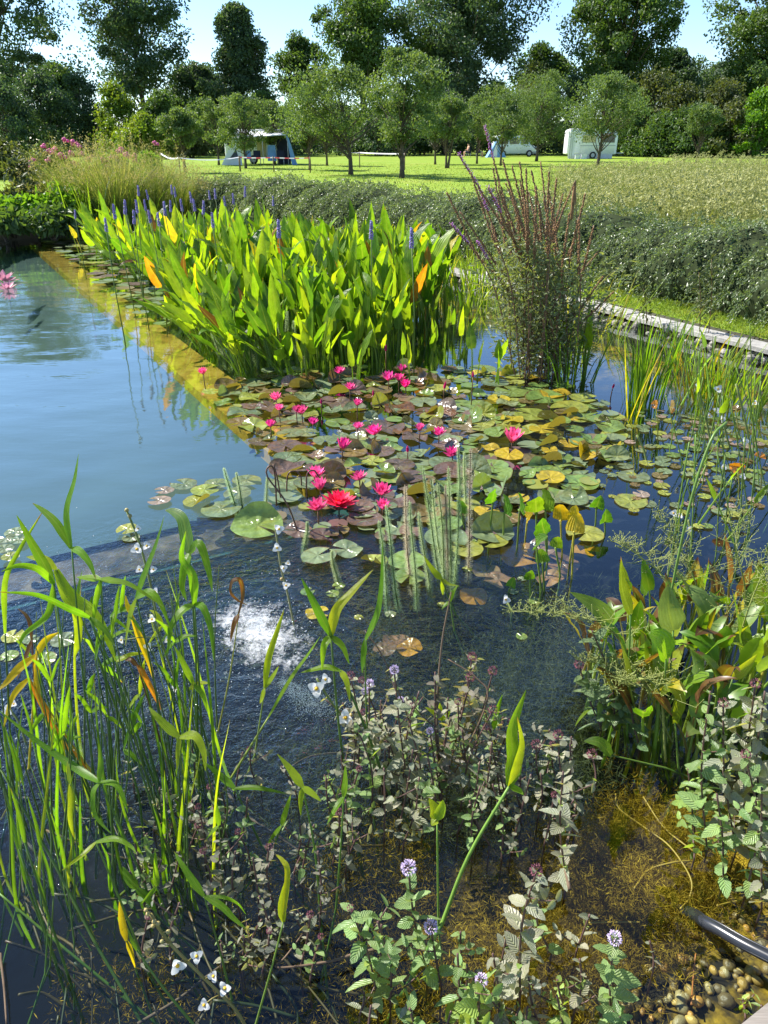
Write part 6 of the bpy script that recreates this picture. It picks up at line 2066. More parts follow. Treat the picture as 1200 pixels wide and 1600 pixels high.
# further stalks of the left group, each with a small fork or a torn tip
for i in range(30):
    bu, bv = r9.uniform(40, 345), r9.uniform(1130, 1330)
    h = r9.uniform(90, 260)
    nu, nv = bu - r9.uniform(-25, 90) * h / 200, bv - h
    bls = []
    for k in range(r9.choice([1, 2, 2, 3])):
        dx, dyy = r9.choice([(-30, -35), (18, -50), (30, 25), (-22, 30), (8, -60), (35, -10)])
        s = r9.uniform(0.6, 1.3)
        bls.append(([(nu + dx * .5 * s, nv + dyy * .55 * s - 4), (nu + dx * s, nv + dyy * s)], r9.uniform(-.06, .06), r9.uniform(4, 9)))
    A(('long' if h > 180 else 'short') + ' stalk with ' + ('one small blade' if len(bls) == 1 else f"a {('two', 'three')[len(bls) - 2]} bladed fork") + (' leaning left' if nu < bu - 20 else ' standing straight') + (' at the left of the left group' if bu < 130 else (' in the middle of the left group' if bu < 240 else ' at the right of the left group')), (bu, bv), (nu, nv), r9.uniform(0, 0.12), bls, r9.choice([G0, G1, G1, G2, G3]), r9.choice([(0.05, 0.10, 0.015), (0.08, 0.15, 0.02)]), r9.uniform(2.5, 5.5), mid=(bu * .6 + nu * .4 + r9.uniform(-6, 6), bv * .55 + nv * .45))
for i in range(14):
    bu, bv = r9.uniform(5, 140), r9.uniform(1250, 1560)
    h = r9.uniform(80, 220)
    nu, nv = bu - r9.uniform(-20, 80) * h / 200, bv - h
    A(('short ' if h < 130 else ('long ' if h > 175 else '')) + 'bare green stalk ' + ('leaning left ' if nu < bu - 18 else 'nearly upright ') + ('low at the left edge' if bv > 1400 else 'at the left edge') + (' of the water' if bu < 70 else ' further in'), (bu, bv), (nu, nv), r9.uniform(0, 0.1), [([(nu - 7, nv - 38), (nu - 22, nv - 85)], 0.02, r9.uniform(5, 8))], r9.choice([G0, G1]), None, r9.uniform(3.5, 6))

for i in range(84):
    bu, bv = r9.uniform(0, 360), r9.uniform(1120, 1420)
    h = r9.uniform(70, 330)
    p = G(bu, bv)
    lean = r9.uniform(-70, 25) * h / 200
    tp = DY(bu + lean, bv - h, p.y + r9.uniform(0, .12))
    t = thing('thin_reed', ('thin dark reed stem ' if i % 2 else 'thin bright reed blade ') + ('at the left edge' if bu < 90 else ('in the thick of the left group' if bu < 230 else 'at the right side of the left group')) + (', tall' if h > 200 else ', short'), 'reed', p, 'thin reeds of the left group')
    pts = catmull([p - Vector((lean * .0004, 0, .18)), p, p.lerp(tp, .55) + Vector((r9.uniform(-.02, .02), 0, .01)), tp], 5)
    mb = MB()
    if i % 2:
        mb.tube(pts, [0.0035 * (1.1 - 0.8 * k / len(pts)) for k in range(len(pts))], 5)
        put('stem', mb.mesh('reed_stem', M['stem']), t, color=vary((0.06, 0.11, 0.02), r9))
    else:
        mb.ribbon(pts, [0.0048 * (1.05 - (k / (len(pts) - 1)) ** 3) for k in range(len(pts))], Vector((r9.uniform(-.5, .5), -.7, .7)), fold=.3, twist=r9.uniform(-1, 1))
        put('blade', mb.mesh('reed_blade', M['leaf']), t, color=vary(r9.choice([G0, G1, G2, G3]), r9))

# thin stalks with white flowers
M['f_white'] = M['white_petal']
_mb = MB()
for k in range(3):
    a = 2 * math.pi * k / 3
    d = Vector((math.cos(a), math.sin(a), 0.25))
    n_ = 5
    _mb.ribbon([d * (0.15 + 0.85 * i / n_) + Vector((0, 0, 0.12 * math.sin(3 * i / n_))) for i in range(n_ + 1)], [0.48 * lance(0.14 + 0.8 * i / n_, .7, .8) for i in range(n_ + 1)], Vector((0, 0, 1)), fold=0.15)
WPET = _mb.mesh('petals', M['white_petal'])
_mb = MB(); _mb.blob((0, 0, 0.12), 0.24, 8, 5, jit=0.3)
WCEN = _mb.mesh('flower_centre', M['yellow_centre'])
_mb = MB(); _mb.blob((0, 0, 0), 1, 7, 5)
BUD = _mb.mesh('bud', M['stem'])


def white_flower(t, p, R, face):
    m_ = Matrix.Translation(p) @ face.to_track_quat('Z', 'Y').to_matrix().to_4x4() @ Matrix.Rotation(r9.uniform(0, 6), 4, 'Z') @ Matrix.Scale(R, 4)
    f = put('flower', WPET, t, m_)
    put('flower_centre', WCEN, f, m_)


def flower_stalk(label, pts, flowers, buds, group='white flowered stalks', c=(0.16, 0.2, 0.05), w=3.5, lean=0.05):
    B = G(*pts[0])
    t = thing('arrowhead_flower_stalk', label, 'flower stalk', B, group)
    path = px_path(pts, B.y, B.y + lean, 4)
    mb = MB(); mb.tube([path[0] - Vector((0, 0, 0.1))] + path, w / pxm(B) / 2, 5)
    put('stem', mb.mesh('flower_stalk', M['stem']), t, color=c)
    for (u, v, wd) in flowers:
        q = min(path, key=lambda s: (s - DY(u, v, s.y)).length)
        p = DY(u, v, q.y - 0.02)
        mb = MB(); mb.tube([q, q.lerp(p, .5) + Vector((0, 0, .004)), p], 0.0014, 4)
        put('flower_stem', mb.mesh('pedicel', M['stem']), t, color=c)
        white_flower(t, p, 0.54 * wd / pxm(p), Vector((r9.uniform(-.5, .5), -0.8, r9.uniform(0.3, 1.0))))
    for (u, v, wd) in buds:
        q = min(path, key=lambda s: (s - DY(u, v, s.y)).length)
        p = DY(u, v, q.y - 0.01)
        mb = MB(); mb.tube([q, p], 0.0012, 4)
        put('flower_stem', mb.mesh('pedicel', M['stem']), t, color=c)
        put('bud', BUD, t, place(p, 0, 0.5 * wd / pxm(p)), vary((0.35, 0.28, 0.1), r9))
    return t


flower_stalk('stalk with five white three petalled flowers in the lower left corner', [(392, 1620), (368, 1578), (320, 1530), (285, 1495), (258, 1465), (235, 1428)],
             [(277, 1508, 26), (307, 1494, 20), (334, 1525, 18), (352, 1544, 21), (319, 1570, 19)], [(228, 1422, 7), (231, 1428, 7), (241, 1440, 8), (247, 1443, 8), (239, 1447, 7), (263, 1456, 8), (253, 1471, 7), (270, 1468, 6)], w=5, c=(0.2, 0.17, 0.05))
flower_stalk('stalk with white flowers right of the foam, near the hanging leaf', [(585, 1190), (560, 1150), (520, 1100), (495, 1060)], [(494, 1076, 26), (508, 1062, 18), (540, 1121, 26)], [(548, 1118, 7)])
flower_stalk('stalk with small dried flowers rising before the left lily pads', [(460, 980), (450, 930), (440, 890), (434, 850), (430, 820)], [(436, 827, 16), (433, 856, 15), (443, 888, 12), (450, 880, 9), (447, 915, 13)], [(440, 905, 6)], c=(0.2, 0.2, 0.08))
flower_stalk('stalk with white flowers behind the gleaming bent leaf', [(250, 985), (232, 900), (215, 840), (198, 798)], [(214, 858, 18), (230, 853, 14), (218, 890, 12), (240, 890, 12), (243, 925, 14), (216, 826, 11)], [(198, 797, 7), (203, 806, 7)])
flower_stalk('stalk with white flowers low in the left group', [(300, 1180), (285, 1100), (262, 1030), (235, 960)], [(238, 968, 14), (232, 1010, 14), (275, 1075, 13), (262, 1000, 11), (190, 1000, 12)], [])
flower_stalk('small white flowers at the left edge', [(40, 1160), (30, 1130), (15, 1108)], [(13, 1110, 18), (22, 1100, 12)], [])
flower_stalk('white flower on the dark water right of the mare\'s tail stems', [(800, 955), (795, 945), (790, 935)], [(790, 937, 15)], [])
RW = [((1140, 700), (1128, 650), (1120, 605), [(1122, 608, 13), (1130, 640, 11), (1128, 655, 12)]), ((1110, 690), (1100, 640), (1088, 600), [(1090, 602, 9), (1118, 642, 12), (1108, 650, 10)]), ((1175, 720), (1165, 660), (1150, 600), [(1163, 690, 14), (1155, 728, 12), (1180, 630, 9)]),
      ((1060, 830), (1055, 810), (1052, 800), [(1052, 802, 12), (1062, 806, 10)]), ((1080, 840), (1078, 825), (1075, 812), [(1078, 826, 10)]), ((1165, 760), (1150, 740), (1140, 725), [(1160, 745, 11), (1130, 730, 11)]), ((1010, 720), (1005, 700), (995, 680), [(1012, 725, 8)])]
for i, (a, b, c_, fl) in enumerate(RW):
    flower_stalk(['white flowers among the light sword leaves, middle stalk', 'white flowers at the left side of the light sword leaves', 'white flowers among thin stems by the right edge', 'pair of white flowers behind the lacy stems', 'single white flower behind the lacy stems', 'white flowers over open water at the right', 'tiny white flower below the deep green sword leaves'][i], [a, b, c_], fl, [])

# thin green stems over the right water, some with orange withered leaves
for i in range(34):
    bu, bv = r9.uniform(1040, 1215), r9.uniform(660, 900)
    h = r9.uniform(90, 230)
    p = G(bu, bv)
    du = r9.uniform(-40, 40)
    t = thing('pond_rush', ('tall' if h > 165 else 'short') + ' thin green rush ' + ('with one blade ' if i % 3 == 0 else '') + ('leaning left ' if du < -14 else ('leaning right ' if du > 14 else 'standing straight ')) + ('before the light sword leaves' if bv < 730 else ('over the open water at the right' if bv < 810 else 'behind the right clump')), 'water plant', p, 'thin rushes at the right')
    tp = DY(bu + du, bv - h, p.y + r9.uniform(-.05, .1))
    mb = MB(); mb.tube(catmull([p - Vector((0, 0, .15)), p, p.lerp(tp, .5) + Vector((r9.uniform(-.02, .02), 0, 0)), tp], 4), 0.0032, 4)
    put('stem', mb.mesh('thin_stem', M['stem']), t, color=vary((0.12, 0.2, 0.03), r9))
    if i % 3 == 0:
        put('leaf', r9.choice(PICK_YOUNG), t, place(tp - Vector((0, 0, 0.2)), r9.uniform(0, 6), 0.6, 0.5, r9.uniform(0, 6)), vary(GREENS[3], r9))
for (u, v, w, lb) in ((1047, 635, 22, 'withered orange leaf on a stalk right of the deep green sword leaves'), (1025, 632, 14, 'small orange leaf beside the withered one'), (1152, 728, 24, 'yellow orange withered leaf over the right water'), (1187, 715, 18, 'orange withered leaf by the right edge'), (1150, 640, 16, 'small orange leaf among the light sword leaves')):
    p = DY(u, v, G(u, v + 60).y)
    b_ = G(u + 6, v + 60)
    t = thing('withered_leaf', lb, 'dead leaf', b_, 'withered leaves at the right')
    mb = MB(); mb.tube([b_ - Vector((0, 0, .1)), b_.lerp(p, .5), p], 0.0032, 4)
    put('stem', mb.mesh('withered_stem', M['stem']), t, color=(0.2, 0.2, 0.03))
    R = 0.5 * w / pxm(p)
    put('leaf', PADS['fold'][0], t, place(p, r9.uniform(0, 6), R, 1.0, r9.uniform(0, 6)), vary((0.5, 0.2, 0.02), r9))

# small heart leaved plants before the right part of the lily bed
HL = broad_leaf_mesh('leaf', 0.001, 0.075, 0.034, 0.1, 0.5, r9, M['leaf'], prof=lambda t: lance(0.2 + 0.8 * t, 0.6, 0.6), sink=0.001)
for i, (bu, bv, tu, tv, w, cn) in enumerate(((765, 835, 770, 785, 26, 'green'), (786, 842, 788, 800, 30, 'green'), (726, 830, 720, 800, 22, 'green'), (808, 855, 812, 795, 30, 'green'), (838, 850, 838, 800, 34, 'light green'), (855, 855, 852, 795, 32, 'light green'), (878, 870, 876, 812, 27, 'yellow'), (893, 905, 897, 830, 29, 'yellow'), (855, 880, 852, 835, 30, 'green'), (845, 925, 838, 852, 28, 'green'), (850, 925, 848, 878, 22, 'green'), (930, 822, 932, 792, 22, 'green'), (945, 835, 945, 815, 22, 'green'), (828, 935, 828, 905, 18, 'green'), (795, 925, 797, 935, 16, 'green'), (875, 900, 868, 855, 20, 'light green'), (822, 830, 824, 810, 18, 'yellow'), (890, 880, 900, 812, 24, 'yellow'))):
    p, tp = G(bu, bv), None
    tp = DY(tu, tv, p.y)
    cc = {'green': (0.07, 0.18, 0.015), 'light green': (0.14, 0.25, 0.02), 'yellow': (0.5, 0.35, 0.015)}[cn]
    t = thing('heart_leaved_plant', f'{cn} heart shaped leaf on a stalk at the front right of the lily bed', 'water plant', p, f'{cn} heart leaved plants')
    if tp.z < 0.01:
        tp.z = 0.03
    mb = MB(); mb.tube(catmull([p - Vector((0, 0, .15)), p, p.lerp(tp, .6), tp], 3), 0.0045, 5)
    put('stem', mb.mesh('heart_leaf_stem', M['stem']), t, color=vary((0.13, 0.2, 0.03) if cn != 'yellow' else (0.35, 0.3, 0.03), r9))
    s = w / pxm(p) / 0.07
    put('leaf', HL, t, place(tp - Vector((0, 0, .005)), r9.uniform(0, 6.28), s, r9.uniform(0, .5), r9.uniform(0, 6)), vary(cc, r9))

# ---- plantain like clump at the right, brown tipped leaves
r10 = random.Random(1010)
PL = [broad_leaf_mesh('leaf', r10.uniform(0.18, 0.36), r10.uniform(0.14, 0.23), r10.uniform(0.020, 0.036), r10.uniform(0.1, 0.6), r10.choice([0.2, 0.5, 1.0, 1.7]), r10, M['leaf_tip']) for _ in range(12)]
PLC = [(0.08, 0.18, 0.014), (0.13, 0.25, 0.018), (0.18, 0.30, 0.02), (0.27, 0.33, 0.022), (0.13, 0.2, 0.06)]
for i, (u, v, s, lb) in enumerate(((925, 1060, 0.85, 'leftmost brown tipped plantain plant of the right clump'), (960, 1120, 0.9, 'brown tipped plantain plant at the left of the right clump'), (985, 1060, 0.95, 'broad leaved plantain plant behind the mint at the right'), (1020, 1160, 1.0, 'front plantain plant of the right clump'), (1045, 1090, 1.05, 'tall plantain plant in the middle of the right clump'),
                                   (1085, 1180, 1.0, 'plantain plant over the dark shade of the right clump'), (1105, 1080, 1.1, 'tall yellowing plantain plant in the right clump'), (1150, 1130, 1.1, 'plantain plant right of the tall yellowing one'), (1180, 1060, 1.1, 'plantain plant at the right edge, back row'), (1215, 1160, 1.0, 'plantain plant cut by the right edge of the view'), (1060, 1010, 0.9, 'plantain plant at the back of the right clump'), (1130, 1010, 1.0, 'back plantain plant near the lacy stems'), (1000, 1000, 0.8, 'small plantain plant at the back left of the right clump'))):
    p = G(u, v)
    t = thing('plantain_plant', lb, 'water plant', p, 'plantain plants of the right clump')
    for k in range(9):
        q = r10.random()
        c_ = vary(r10.choice(PLC), r10)
        if q < 0.12:
            c_ = vary((0.32, 0.27, 0.02), r10)
        elif q < 0.30:
            c_ = vary((0.11, 0.055, 0.03), r10)
        a = 2 * math.pi * k / 9 + r10.uniform(-.4, .4)
        put('leaf', r10.choice(PL), t, place(p + Vector((r10.uniform(-.04, .04), r10.uniform(-.04, .04), 0)), a, s * r10.uniform(0.75, 1.05), r10.uniform(0, .25), r10.uniform(0, 6)), c_)
# two leaves one can pick out
for (base, node, pts, w, c_, lb) in (((1040, 1150), (1052, 985), [(1045, 950), (1044, 912)], 46, (0.13, 0.2, 0.09), 'pale green egg shaped leaf standing up in the right clump'), ((1035, 1180), (1040, 1030), [(1030, 1000), (1012, 990)], 50, (0.13, 0.27, 0.015), 'bright backlit green leaf in the right clump'),
                                     ((975, 1120), (955, 975), [(930, 950), (890, 925)], 36, (0.15, 0.22, 0.06), 'pale leaf leaning left at the edge of the right clump'), ((980, 1150), (985, 960), [(972, 920), (970, 870)], 22, (0.12, 0.17, 0.02), 'upright leaf with a brown tip at the left of the right clump'), ((1100, 1200), (1145, 1060), [(1165, 1040), (1183, 1022)], 22, (0.26, 0.3, 0.02), 'yellow green leaf pointing right in the right clump'), ((1060, 1200), (1055, 1130), [(1060, 1090), (1045, 1075), (1030, 1090)], 22, (0.2, 0.28, 0.02), 'arched yellow green leaf low in the right clump'), ((1040, 1200), (955, 1180), [(935, 1160), (912, 1158)], 22, (0.1, 0.2, 0.03), 'single oval leaf lying over the water left of the right clump')):
    A(lb, base, node, 0.02, [(pts, 0.02, w)], c_, None, 5, None, 'single leaves of the right clump', 'plantain_leaf')

# lacy flower stems (much branched) over the right clump
def lacy(label, pts, seed, n=46, c=(0.22, 0.25, 0.06)):
    r = random.Random(seed)
    B = G(*pts[0])
    t = thing('lacy_flower_stem', label, 'flower stalk', B, 'lacy branched flower stems')
    path = px_path(pts, B.y, B.y + 0.1, 6)
    mb = MB(); mb.tube(path, [0.004 - 0.003 * i / len(path) for i in range(len(path))], 5)
    put('stem', mb.mesh('lacy_stem', M['stem']), t, color=c)
    mb = MB()
    for k in range(n):
        i = int(len(path) * (0.3 + 0.69 * k / n))
        p = path[min(i, len(path) - 1)]
        a = r.uniform(0, 6.28)
        L = 0.16 * (1.1 - k / n) * r.uniform(0.5, 1.1)
        e = p + Vector((math.cos(a) * L, math.sin(a) * L * 0.7, r.uniform(0.0, 0.6) * L))
        mb.tube([p, p.lerp(e, .5) + Vector((0, 0, -.004)), e], [0.0013, 0.001, 0.0008], 3, cap=False)
        for _ in range(4):
            s = p.lerp(e, r.uniform(0.35, 1.0))
            d = s + Vector((r.uniform(-1, 1), r.uniform(-1, 1), r.uniform(-.2, 1))).normalized() * r.uniform(0.015, 0.04)
            mb.tube([s, d], [0.0008, 0.0007], 3, cap=False)
            mb.blob(d, 0.0022, 4, 3)
    put('branchwork', mb.mesh('lacy_branches', M['stem']), t, color=c)


lacy('lacy stem leaning left over the weedy water', [(1040, 1130), (960, 990), (880, 960), (800, 955)], 1)
lacy('lacy stem spreading over the water behind the right clump', [(1100, 1050), (1050, 920), (1000, 870), (960, 845)], 2)
lacy('upright lacy stem at the back of the right clump', [(1120, 1040), (1090, 920), (1060, 850), (1030, 800)], 3)
lacy('lacy stem at the right edge behind the clump', [(1160, 1050), (1165, 930), (1150, 850), (1160, 790)], 4)
lacy('lacy stem low over the plantain leaves', [(1050, 1160), (1000, 1060), (960, 1040), (900, 1030)], 5)
lacy('lacy stem by the right edge leaning right', [(1130, 1100), (1160, 980), (1190, 900), (1215, 860)], 6)
lacy('lacy stem hanging before the mint at the right', [(1040, 1190), (1030, 1080), (990, 1060), (960, 1075)], 7)
# long plain stem crossing the right clump up to the water
B = G(1020, 1120)
t = thing('tall_bare_stem', 'long bare green stem rising through the right clump', 'water plant', B)
mb = MB(); mb.tube(px_path([(1020, 1120), (1035, 1000), (1075, 800), (1110, 690), (1135, 660)], B.y, B.y + 0.25, 5), 0.0045, 5)
put('stem', mb.mesh('bare_stem', M['stem']), t, color=(0.11, 0.19, 0.03))

# ---- water mint
MLEAF = []
for k in range(4):
    mb = MB()
    n = 7
    L, W = 1.0, r10.uniform(0.25, 0.32)
    dr = r10.uniform(0.1, 0.5)
    pts = [Vector((0.08 + L * i / n, 0, -dr * (i / n) ** 2 * 0.5)) for i in range(n + 1)]
    mb.tube([Vector((0, 0, 0)), pts[0]], 0.02, 3, cap=False)
    mb.ribbon(pts, [W * lance(0.08 + 0.92 * i / n, 0.72, 0.75) * (1 + 0.06 * (-1) ** i) + 0.004 for i in range(n + 1)], Vector((0, 0, 1)), fold=0.25)
    MLEAF.append(mb.mesh('leaf', M['mint']))
M['lilac'] = plain_mat('lilac_florets', (0.62, 0.50, 0.68), 0.7, 0.2, 0.3, 150)
M['maroon_calyx'] = plain_mat('maroon_calyx', (0.22, 0.08, 0.10), 0.8, 0.2, 0.4, 150)


def head_mesh(mat, n, seed):
    rs = np.random.RandomState(seed)
    d = unit(rs.normal(size=(n, 3)))
    V, Q, t_ = leaf_cloud(d * 0.72, 0.4, 0.1, D=d * 2.0, spread=0.5, rs=rs)
    return mesh_np('flower_head', V, Q, mat, t_)


HEADS = {'lilac': head_mesh(M['lilac'], 170, 1), 'maroon': head_mesh(M['maroon_calyx'], 120, 2)}
MGREY, MGREEN, MFRESH = (0.29, 0.30, 0.24), (0.20, 0.31, 0.12), (0.26, 0.37, 0.10)


def mint(label, base, top, c, lpx, nodes=None, head=None, hpx=16, lean=0.03, stem_c=(0.10, 0.055, 0.045), group='water mint plants', full=1.0, mid=None):
    B = G(*base)
    t = thing('water_mint', label, 'mint plant', B, group)
    if mid is None:
        mid = ((base[0] + top[0]) / 2 + r10.uniform(-.09, .09) * (base[1] - top[1]), (base[1] + top[1]) / 2)
    path = px_path([base, mid, top], B.y, B.y + lean, 8)
    mb = MB(); mb.tube([path[0] - Vector((0, 0, .12))] + path, 0.0026, 5)
    put('stem', mb.mesh('mint_stem', M['stem']), t, color=stem_c)
    ln = sum((path[i + 1] - path[i]).length for i in range(len(path) - 1))
    nodes = max(4, int(ln / 0.029))
    a0 = r10.uniform(0, 3)
    for k in range(nodes):
        f = (k + 0.7) / nodes
        i = min(int(f * (len(path) - 1)), len(path) - 2)
        p = path[i].lerp(path[i + 1], f * (len(path) - 1) - i)
        T = (path[i + 1] - path[i]).normalized()
        a = a0 + k * math.pi / 2 + r10.uniform(-.3, .3)
        size = 0.82 * lpx / pxm(p) * (0.55 + 0.6 * math.sin(math.pi * min(1, 0.25 + 0.7 * f))) * full
        for s in (0, math.pi):
            if r10.random() < 0.16:
                continue
            el = r10.uniform(-0.65, 0.55) - 0.1 * f
            m_ = Matrix.Translation(p) @ T.to_track_quat('Z', 'Y').to_matrix().to_4x4() @ Matrix.Rotation(a + s, 4, 'Z') @ Matrix.Rotation(el, 4, 'Y') @ Matrix.Rotation(r10.uniform(-.7, .7), 4, 'X') @ Matrix.Scale(size * r10.choice([0.5, 0.75, 0.95, 1.1, 1.3]), 4)
            put('leaf', r10.choice(MLEAF), t, m_, vary(c, r10, 0.22))
            if k < nodes * 0.75 and r10.random() < 0.16:      # side branch with its own leaves
                d = (Matrix.Rotation(a + s, 4, T) @ T.orthogonal().normalized().to_4d()).to_3d() if False else (Quaternion(T, a + s) @ T.orthogonal().normalized())
                L_ = r10.uniform(0.05, 0.11)
                e = p + d * L_ * 0.8 + Vector((0, 0, L_ * 0.6))
                mb2 = MB(); mb2.tube(catmull([p, p.lerp(e, .5) - Vector((0, 0, .006)), e], 3), 0.0017, 4)
                put('side_branch', mb2.mesh('mint_branch', M['stem']), t, color=stem_c)
                for q_ in range(6):
                    bp_ = p.lerp(e, 0.35 + 0.65 * (q_ // 2) / 2)
                    T2 = (e - p).normalized()
                    m3 = Matrix.Translation(bp_) @ T2.to_track_quat('Z', 'Y').to_matrix().to_4x4() @ Matrix.Rotation((q_ % 2) * math.pi + (q_ // 2) * 1.57, 4, 'Z') @ Matrix.Rotation(r10.uniform(-.5, .4), 4, 'Y') @ Matrix.Scale(size * r10.uniform(0.45, 0.85), 4)
                    put('leaf', r10.choice(MLEAF), t, m3, vary(c, r10, 0.22))
            if r10.random() < 0.35:      # little side shoot
                m2 = Matrix.Translation(p) @ T.to_track_quat('Z', 'Y').to_matrix().to_4x4() @ Matrix.Rotation(a + s + 0.5, 4, 'Z') @ Matrix.Rotation(-0.6, 4, 'Y') @ Matrix.Scale(size * 0.45, 4)
                put('leaf', r10.choice(MLEAF), t, m2, vary(MFRESH, r10, 0.2))
    if head:
        R = 0.5 * hpx / pxm(path[-1])
        put('flower_head', HEADS[head], t, place(path[-1] + Vector((0, 0, R * .3)), 0, R))
    return t


mint('green mint with a lilac flower head in the bottom middle', (668, 1520), (638, 1358), MGREEN, 34, None, 'lilac', 24, mid=(648, 1440))
mint('mint with a lilac head just right of the bottom middle stalks', (690, 1545), (673, 1450), MGREEN, 34, None, 'lilac', 22)
mint('mint with a lilac head and fresh green leaves near the bottom edge', (745, 1625), (752, 1533), MFRESH, 40, None, 'lilac', 20)
mint('broad leaved mint left of the lilac headed one', (590, 1560), (548, 1420), MGREEN, 44, 4, 'maroon', 12, mid=(575, 1490))
mint('second broad leaved mint shoot at the end of the twig', (610, 1570), (590, 1440), MGREEN, 34, 4)
mint('grey mint with a maroon head right of the thick stalk', (812, 1570), (838, 1362), MGREY, 38, None, 'maroon', 20, mid=(815, 1450))
mint('mint with a pinkish head above the pebbles', (955, 1600), (960, 1468), MGREEN, 40, 5, 'lilac', 22)
mint('low green mint at the bottom edge, right of the grey one', (880, 1625), (870, 1555), MFRESH, 34, 4)
mint('bright green small mint at the bottom edge under the flowers', (690, 1640), (705, 1580), MFRESH, 36, 4)
mint('green mint at the bottom edge below the broad leaved one', (650, 1640), (640, 1575), MGREEN, 34, 4)
mint('dense mint between the two lilac headed ones', (720, 1600), (715, 1490), MGREEN, 38, 5)
mint('mint with greyish leaves near the bottom, left of the grey one', (780, 1590), (770, 1490), MGREY, 38, 4)
mint('small mint at the bottom right corner by the boards', (1165, 1590), (1160, 1560), MFRESH, 18, 3)
mint('tiny mint on the boards in the corner', (1185, 1610), (1190, 1570), MFRESH, 18, 3)
mint('small sprig above the pebbles', (1020, 1520), (1015, 1470), MGREY, 14, 3)
th = [(560, 1200, 548, 1058), (600, 1230, 577, 1070), (640, 1250, 616, 1048), (640, 1200, 655, 1080), (690, 1240, 680, 1050), (700, 1210, 735, 1060), (660, 1280, 640, 1130), (720, 1260, 770, 1110), (745, 1250, 722, 1140), (620, 1230, 585, 1120), (580, 1270, 560, 1140), (680, 1300, 668, 1180), (740, 1210, 770, 1050), (705, 1160, 738, 1028), (600, 1310, 600, 1200), (650, 1180, 635, 1090), (770, 1230, 800, 1130), (630, 1320, 655, 1215), (690, 1200, 700, 1090), (715, 1300, 750, 1190)]
hd = ['maroon', 'lilac', 'lilac', None, None, 'maroon', None, 'maroon', None, None, None, None, 'maroon', 'maroon', None, None, 'maroon', None, None, None]
for i, (bu, bv, tu, tv) in enumerate(th):
    mint('grey leaved mint stem ' + ({'lilac': 'with a lilac head ', 'maroon': 'with a maroon head ', None: 'without flowers '}[hd[i]]) + 'in the middle thicket', (bu, bv), (tu, tv), r10.choice([MGREY, MGREY, (0.2, 0.18, 0.16), MGREEN]), 24, None, hd[i], 15, 0.05, group='grey mint thicket', mid=((bu + tu) / 2 + r10.uniform(-12, 12), (bv + tv) / 2))
for i in range(26):
    bu, bv = r10.uniform(545, 800), r10.uniform(1150, 1340)
    tu, tv = bu + r10.uniform(-35, 35), bv - r10.uniform(60, 150)
    h_ = r10.choice([None, None, 'maroon', 'lilac']) if tv < 1150 else None
    mint('small leaved mint stem ' + ({'lilac': 'with a lilac head ', 'maroon': 'with a maroon head ', None: 'without flowers '}[h_]) + ('at the left side of' if bu < 620 else ('at the right side of' if bu > 730 else 'deep in')) + ' the middle thicket', (bu, bv), (tu, tv), r10.choice([MGREY, MGREY, (0.3, 0.28, 0.25), MGREEN]), 17, None, h_, 11, 0.04, group='grey mint thicket')
for i in range(16):
    bu, bv = r10.uniform(520, 930), r10.uniform(1480, 1640)
    tu, tv = bu + r10.uniform(-30, 30), bv - r10.uniform(40, 90)
    mint('low mint sprig ' + ('left of' if bu < 640 else ('among' if bu < 780 else 'right of')) + ' the lilac headed mint near the bottom edge', (bu, bv), (tu, tv), r10.choice([MGREY, MGREEN, MFRESH]), 22, None, None, 11, 0.03, group='low mint sprigs at the bottom')
for i in range(46):
    if i < 34:
        bu, bv = r10.uniform(215, 540), r10.uniform(1230, 1540)
    else:
        bu, bv = r10.uniform(780, 900), r10.uniform(1180, 1330)
    tu, tv = bu + r10.uniform(-28, 28), bv - r10.uniform(35, 95)
    h_ = r10.choice([None, None, None, 'maroon'])
    zone_ = 'among the arrowhead stems' if bu < 330 else ('in the open water left of the thicket' if bu < 450 else ('at the left foot of the thicket' if bu < 560 else 'at the right foot of the thicket'))
    mint(('tall ' if bv - tv > 65 else 'tiny ') + 'grey mint sprig ' + ('with a maroon head ' if h_ else '') + zone_ + (', near the front' if bv > 1420 and not h_ else ''), (bu, bv), (tu, tv), r10.choice([MGREY, (0.22, 0.22, 0.19), MGREEN]), 17, None, h_, 10, 0.03, group='small mint sprigs in the near water')
